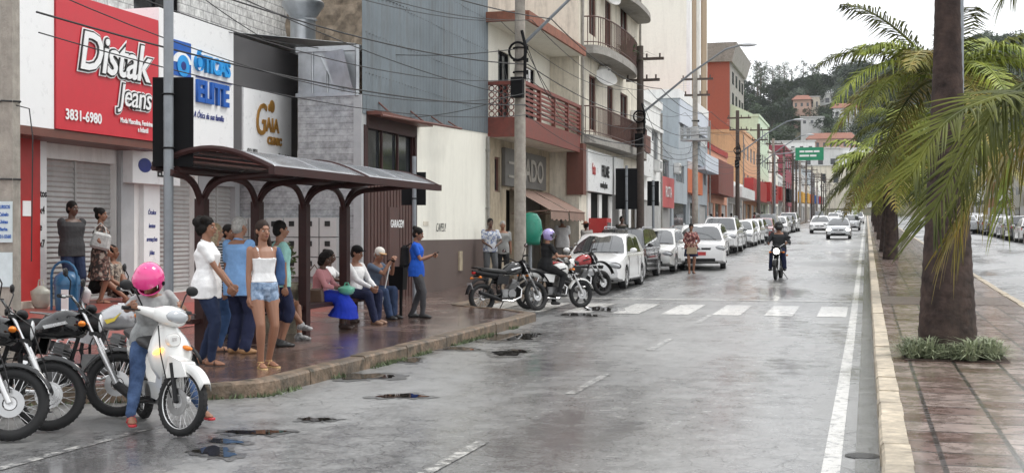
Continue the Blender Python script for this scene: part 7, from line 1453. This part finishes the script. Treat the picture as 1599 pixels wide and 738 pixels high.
    mb = MB(); mb.box((0, 0, .36), (L_*.9, Wd-.56, .3)); [mb.lathe([(ra-.012, -hW+.38), (ra-.012, -hW+.03)], (xw, 0, R_), 'Y', 20, a0=0, a1=PI) for xw in (x_f, x_r)]; [mb.lathe([(ra-.012, hW-.38), (ra-.012, hW-.03)], (xw, 0, R_), 'Y', 20, a0=0, a1=PI) for xw in (x_f, x_r)]; mb.build('underbody', DARK, t)
    for xw in (x_f, x_r):
        for s in (-1, 1):
            y_ = s*(hW-.115); mb = MB(); mb.lathe([(R_*.64, -.09), (R_*.9, -.1), (R_*.985, -.085), (R_, -.05), (R_, .05), (R_*.985, .085), (R_*.9, .1), (R_*.64, .09)], (xw, y_, R_), 'Y', 28, True); w0 = mb.build('wheel', TYRE, t, True)
            mb = MB(); mb.lathe([(R_*.6, .085), (R_*.66, .095), (R_*.66, -.09)] if s > 0 else [(R_*.6, -.085), (R_*.66, -.095), (R_*.66, .09)], (xw, y_, R_), 'Y', 28)
            for k in range(5):
                a = 2*PI*k/5; mb.box((xw+R_*.33*math.cos(a), y_+s*.07, R_+R_*.33*math.sin(a)), (R_*.62, .03, R_*.17), Matrix.Rotation(-a, 3, 'Y'))
            mb.lathe([(0, s*.095), (R_*.16, s*.085), (R_*.17, s*.05)], (xw, y_, R_), 'Y', 14); mb.build('rim', RIMS, w0)
            mb = MB(); mb.lathe([(0, 0), (R_*.6, 0)], (xw, y_+s*.03, R_), 'Y', 20); mb.build('brake_dust_shield', DARK, w0)
    return t
FH = -PI/2
def cz(x, y): return (x, y, zg(y)+.003)
slope = -math.atan(.02)
c1 = car('white hatchback first in the row of parked cars, beside the red motorcycle', 'hatch', cz(-7.0, 35.0), FH)
sv = car('black utility vehicle with roof rails parked behind the first white hatchback', 'suv', cz(-7.3, 39.7), FH, paint=CBK, rails=True); sv.scale = (.93, .93, .9)
dup(c1, cz(-7.0, 44.2), FH, 'silvery white hatchback parked before the white utility vehicle', swap={'white car paint': M('pearl white car paint', (.6, .6, .58), .22, m=.2, coat=1, var=.03)})
ch = car('white utility vehicle with a red number plate pulled out at an angle', 'cross', cz(-5.8, 46.8), D2R(-84), plate=PLR, rails=True)
se = car('black sedan parked tight behind the angled white utility vehicle', 'sedan', cz(-7.1, 52.4), FH, paint=CBK)
seq = [('white hatchback', c1, CW), ('white utility vehicle', sv, CW), ('graphite sedan', se, CGR), ('white hatchback', c1, CW), ('white sedan', se, CW), ('silver hatchback', c1, CS), ('dark red hatchback', c1, CRD), ('graphite utility vehicle', sv, CGR), ('black sedan', se, CBK), ('white hatchback', c1, CW), ('silver sedan', se, CS), ('black hatchback', c1, CBK), ('white utility vehicle', sv, CW), ('silver hatchback', c1, CS)]
src = {c1: 'white car paint', sv: 'black car paint', se: 'black car paint'}
ordw = ['directly beyond the black sedan', 'two places beyond the black sedan', 'three places beyond the black sedan', 'level with the lilac fronted building', 'before the orange pilastered shop', 'beside the orange pilastered shop', 'in front of the white canopy shop', 'opposite the flat white canopy', 'where the peach block begins', 'in front of the peach block', 'past the peach block', 'by the green overhead sign', 'beyond the green overhead sign', 'at the far end of the parked row']
for i, (nm, s_, pt_) in enumerate(seq):
    y = 58.2+i*5.15; dup(s_, cz(-6.95+.12*math.sin(i*2.3), y), FH+.02*math.sin(i), nm+' parked in the kerb row, '+ordw[i], swap={src[s_]: pt_}, scale=(1, 1, 1))
# moving traffic
TR = [(1309, 374, c1, CS, 'silver hatchback with lit headlights leading the oncoming traffic'), (1280, 364.5, se, CW, 'white sedan just left of and behind the leading silver hatchback'), (1329, 360, c1, CS, 'silver grey hatchback following the leading one on its right'), (1339, 349.5, sv, CW, 'white utility vehicle next to the median behind two hatchbacks'),
      (1301, 348, se, CW, 'white sedan in the middle of the distant traffic'), (1320, 342, c1, CW, 'small white hatchback far behind the median lane traffic'), (1279, 345, sv, CGR, 'dark utility vehicle in the outer lane of the distant traffic'), (1335, 338.5, se, CS, 'silver sedan far back in the median lane'), (1308, 339, c1, CW, 'tiny white hatchback in the far queue, outer lane'), (1341, 335, sv, CW, 'tiny white van like vehicle at the end of the far queue'), (1322, 335.5, se, CGR, 'tiny dark sedan at the end of the far queue')]
lit_c = car(TR[0][4], 'hatch', (0, 0, 0), FH, paint=CS, litl=True, name='moving_car')
for i, (px, py, s_, pt_, lb) in enumerate(TR):
    c = gp(px, py); c.y += 2; 
    if i == 0: lit_c.location = cz(c.x, c.y); lit_c.rotation_euler = (0, 0, FH)
    else: o = dup(s_, cz(c.x, c.y), FH, lb, swap={src[s_]: pt_})
# cars along the far kerb of the opposite carriageway
RT = [('black hatchback', c1, CBK), ('black sedan', se, CBK), ('white hatchback', c1, CW), ('graphite utility vehicle', sv, CGR), ('silver sedan', se, CS), ('white hatchback', c1, CW), ('black utility vehicle', sv, CBK), ('silver hatchback', c1, CS), ('white sedan', se, CW), ('silver hatchback', c1, CS), ('white utility vehicle', sv, CW), ('dark red hatchback', c1, CRD)]
pos = ['at the right picture edge', 'second from the right picture edge', 'third from the right picture edge', 'fourth from the right picture edge', 'fifth from the right picture edge', 'sixth from the right picture edge', 'seventh from the right picture edge', 'eighth from the right picture edge', 'ninth from the right picture edge', 'next to the silver sedan in the lane', 'beyond the silver sedan in the lane', 'farthest back']
for i, (nm, s_, pt_) in enumerate(RT): dup(s_, cz(9.55, 72+i*5.3), -FH, nm+' parked across the median, '+pos[i], swap={src[s_]: pt_})
dup(se, cz(7.9, 112), -FH, 'silver sedan driving away in the opposite carriageway', swap={src[se]: CS}); dup(sv, cz(7.6, 121), -FH, 'white utility vehicle ahead of the silver sedan in the opposite carriageway', swap={src[sv]: CW})
# ================================================================ damp air down the street
hm_ = bpy.data.materials.new('haze'); hm_.use_nodes = True; nt = hm_.node_tree; nt.nodes.clear(); o_ = nt.nodes.new('ShaderNodeOutputMaterial'); pv = nt.nodes.new('ShaderNodeVolumePrincipled')
pv.inputs['Color'].default_value = (.93, .96, 1, 1); pv.inputs['Density'].default_value = .00013; pv.inputs['Anisotropy'].default_value = .2; nt.links.new(pv.outputs[0], o_.inputs['Volume'])
mb = MB(); mb.bb(-1200, 1200, -120, 3200, -25, 240); tag(mb.build('haze', hm_), kind='stuff')
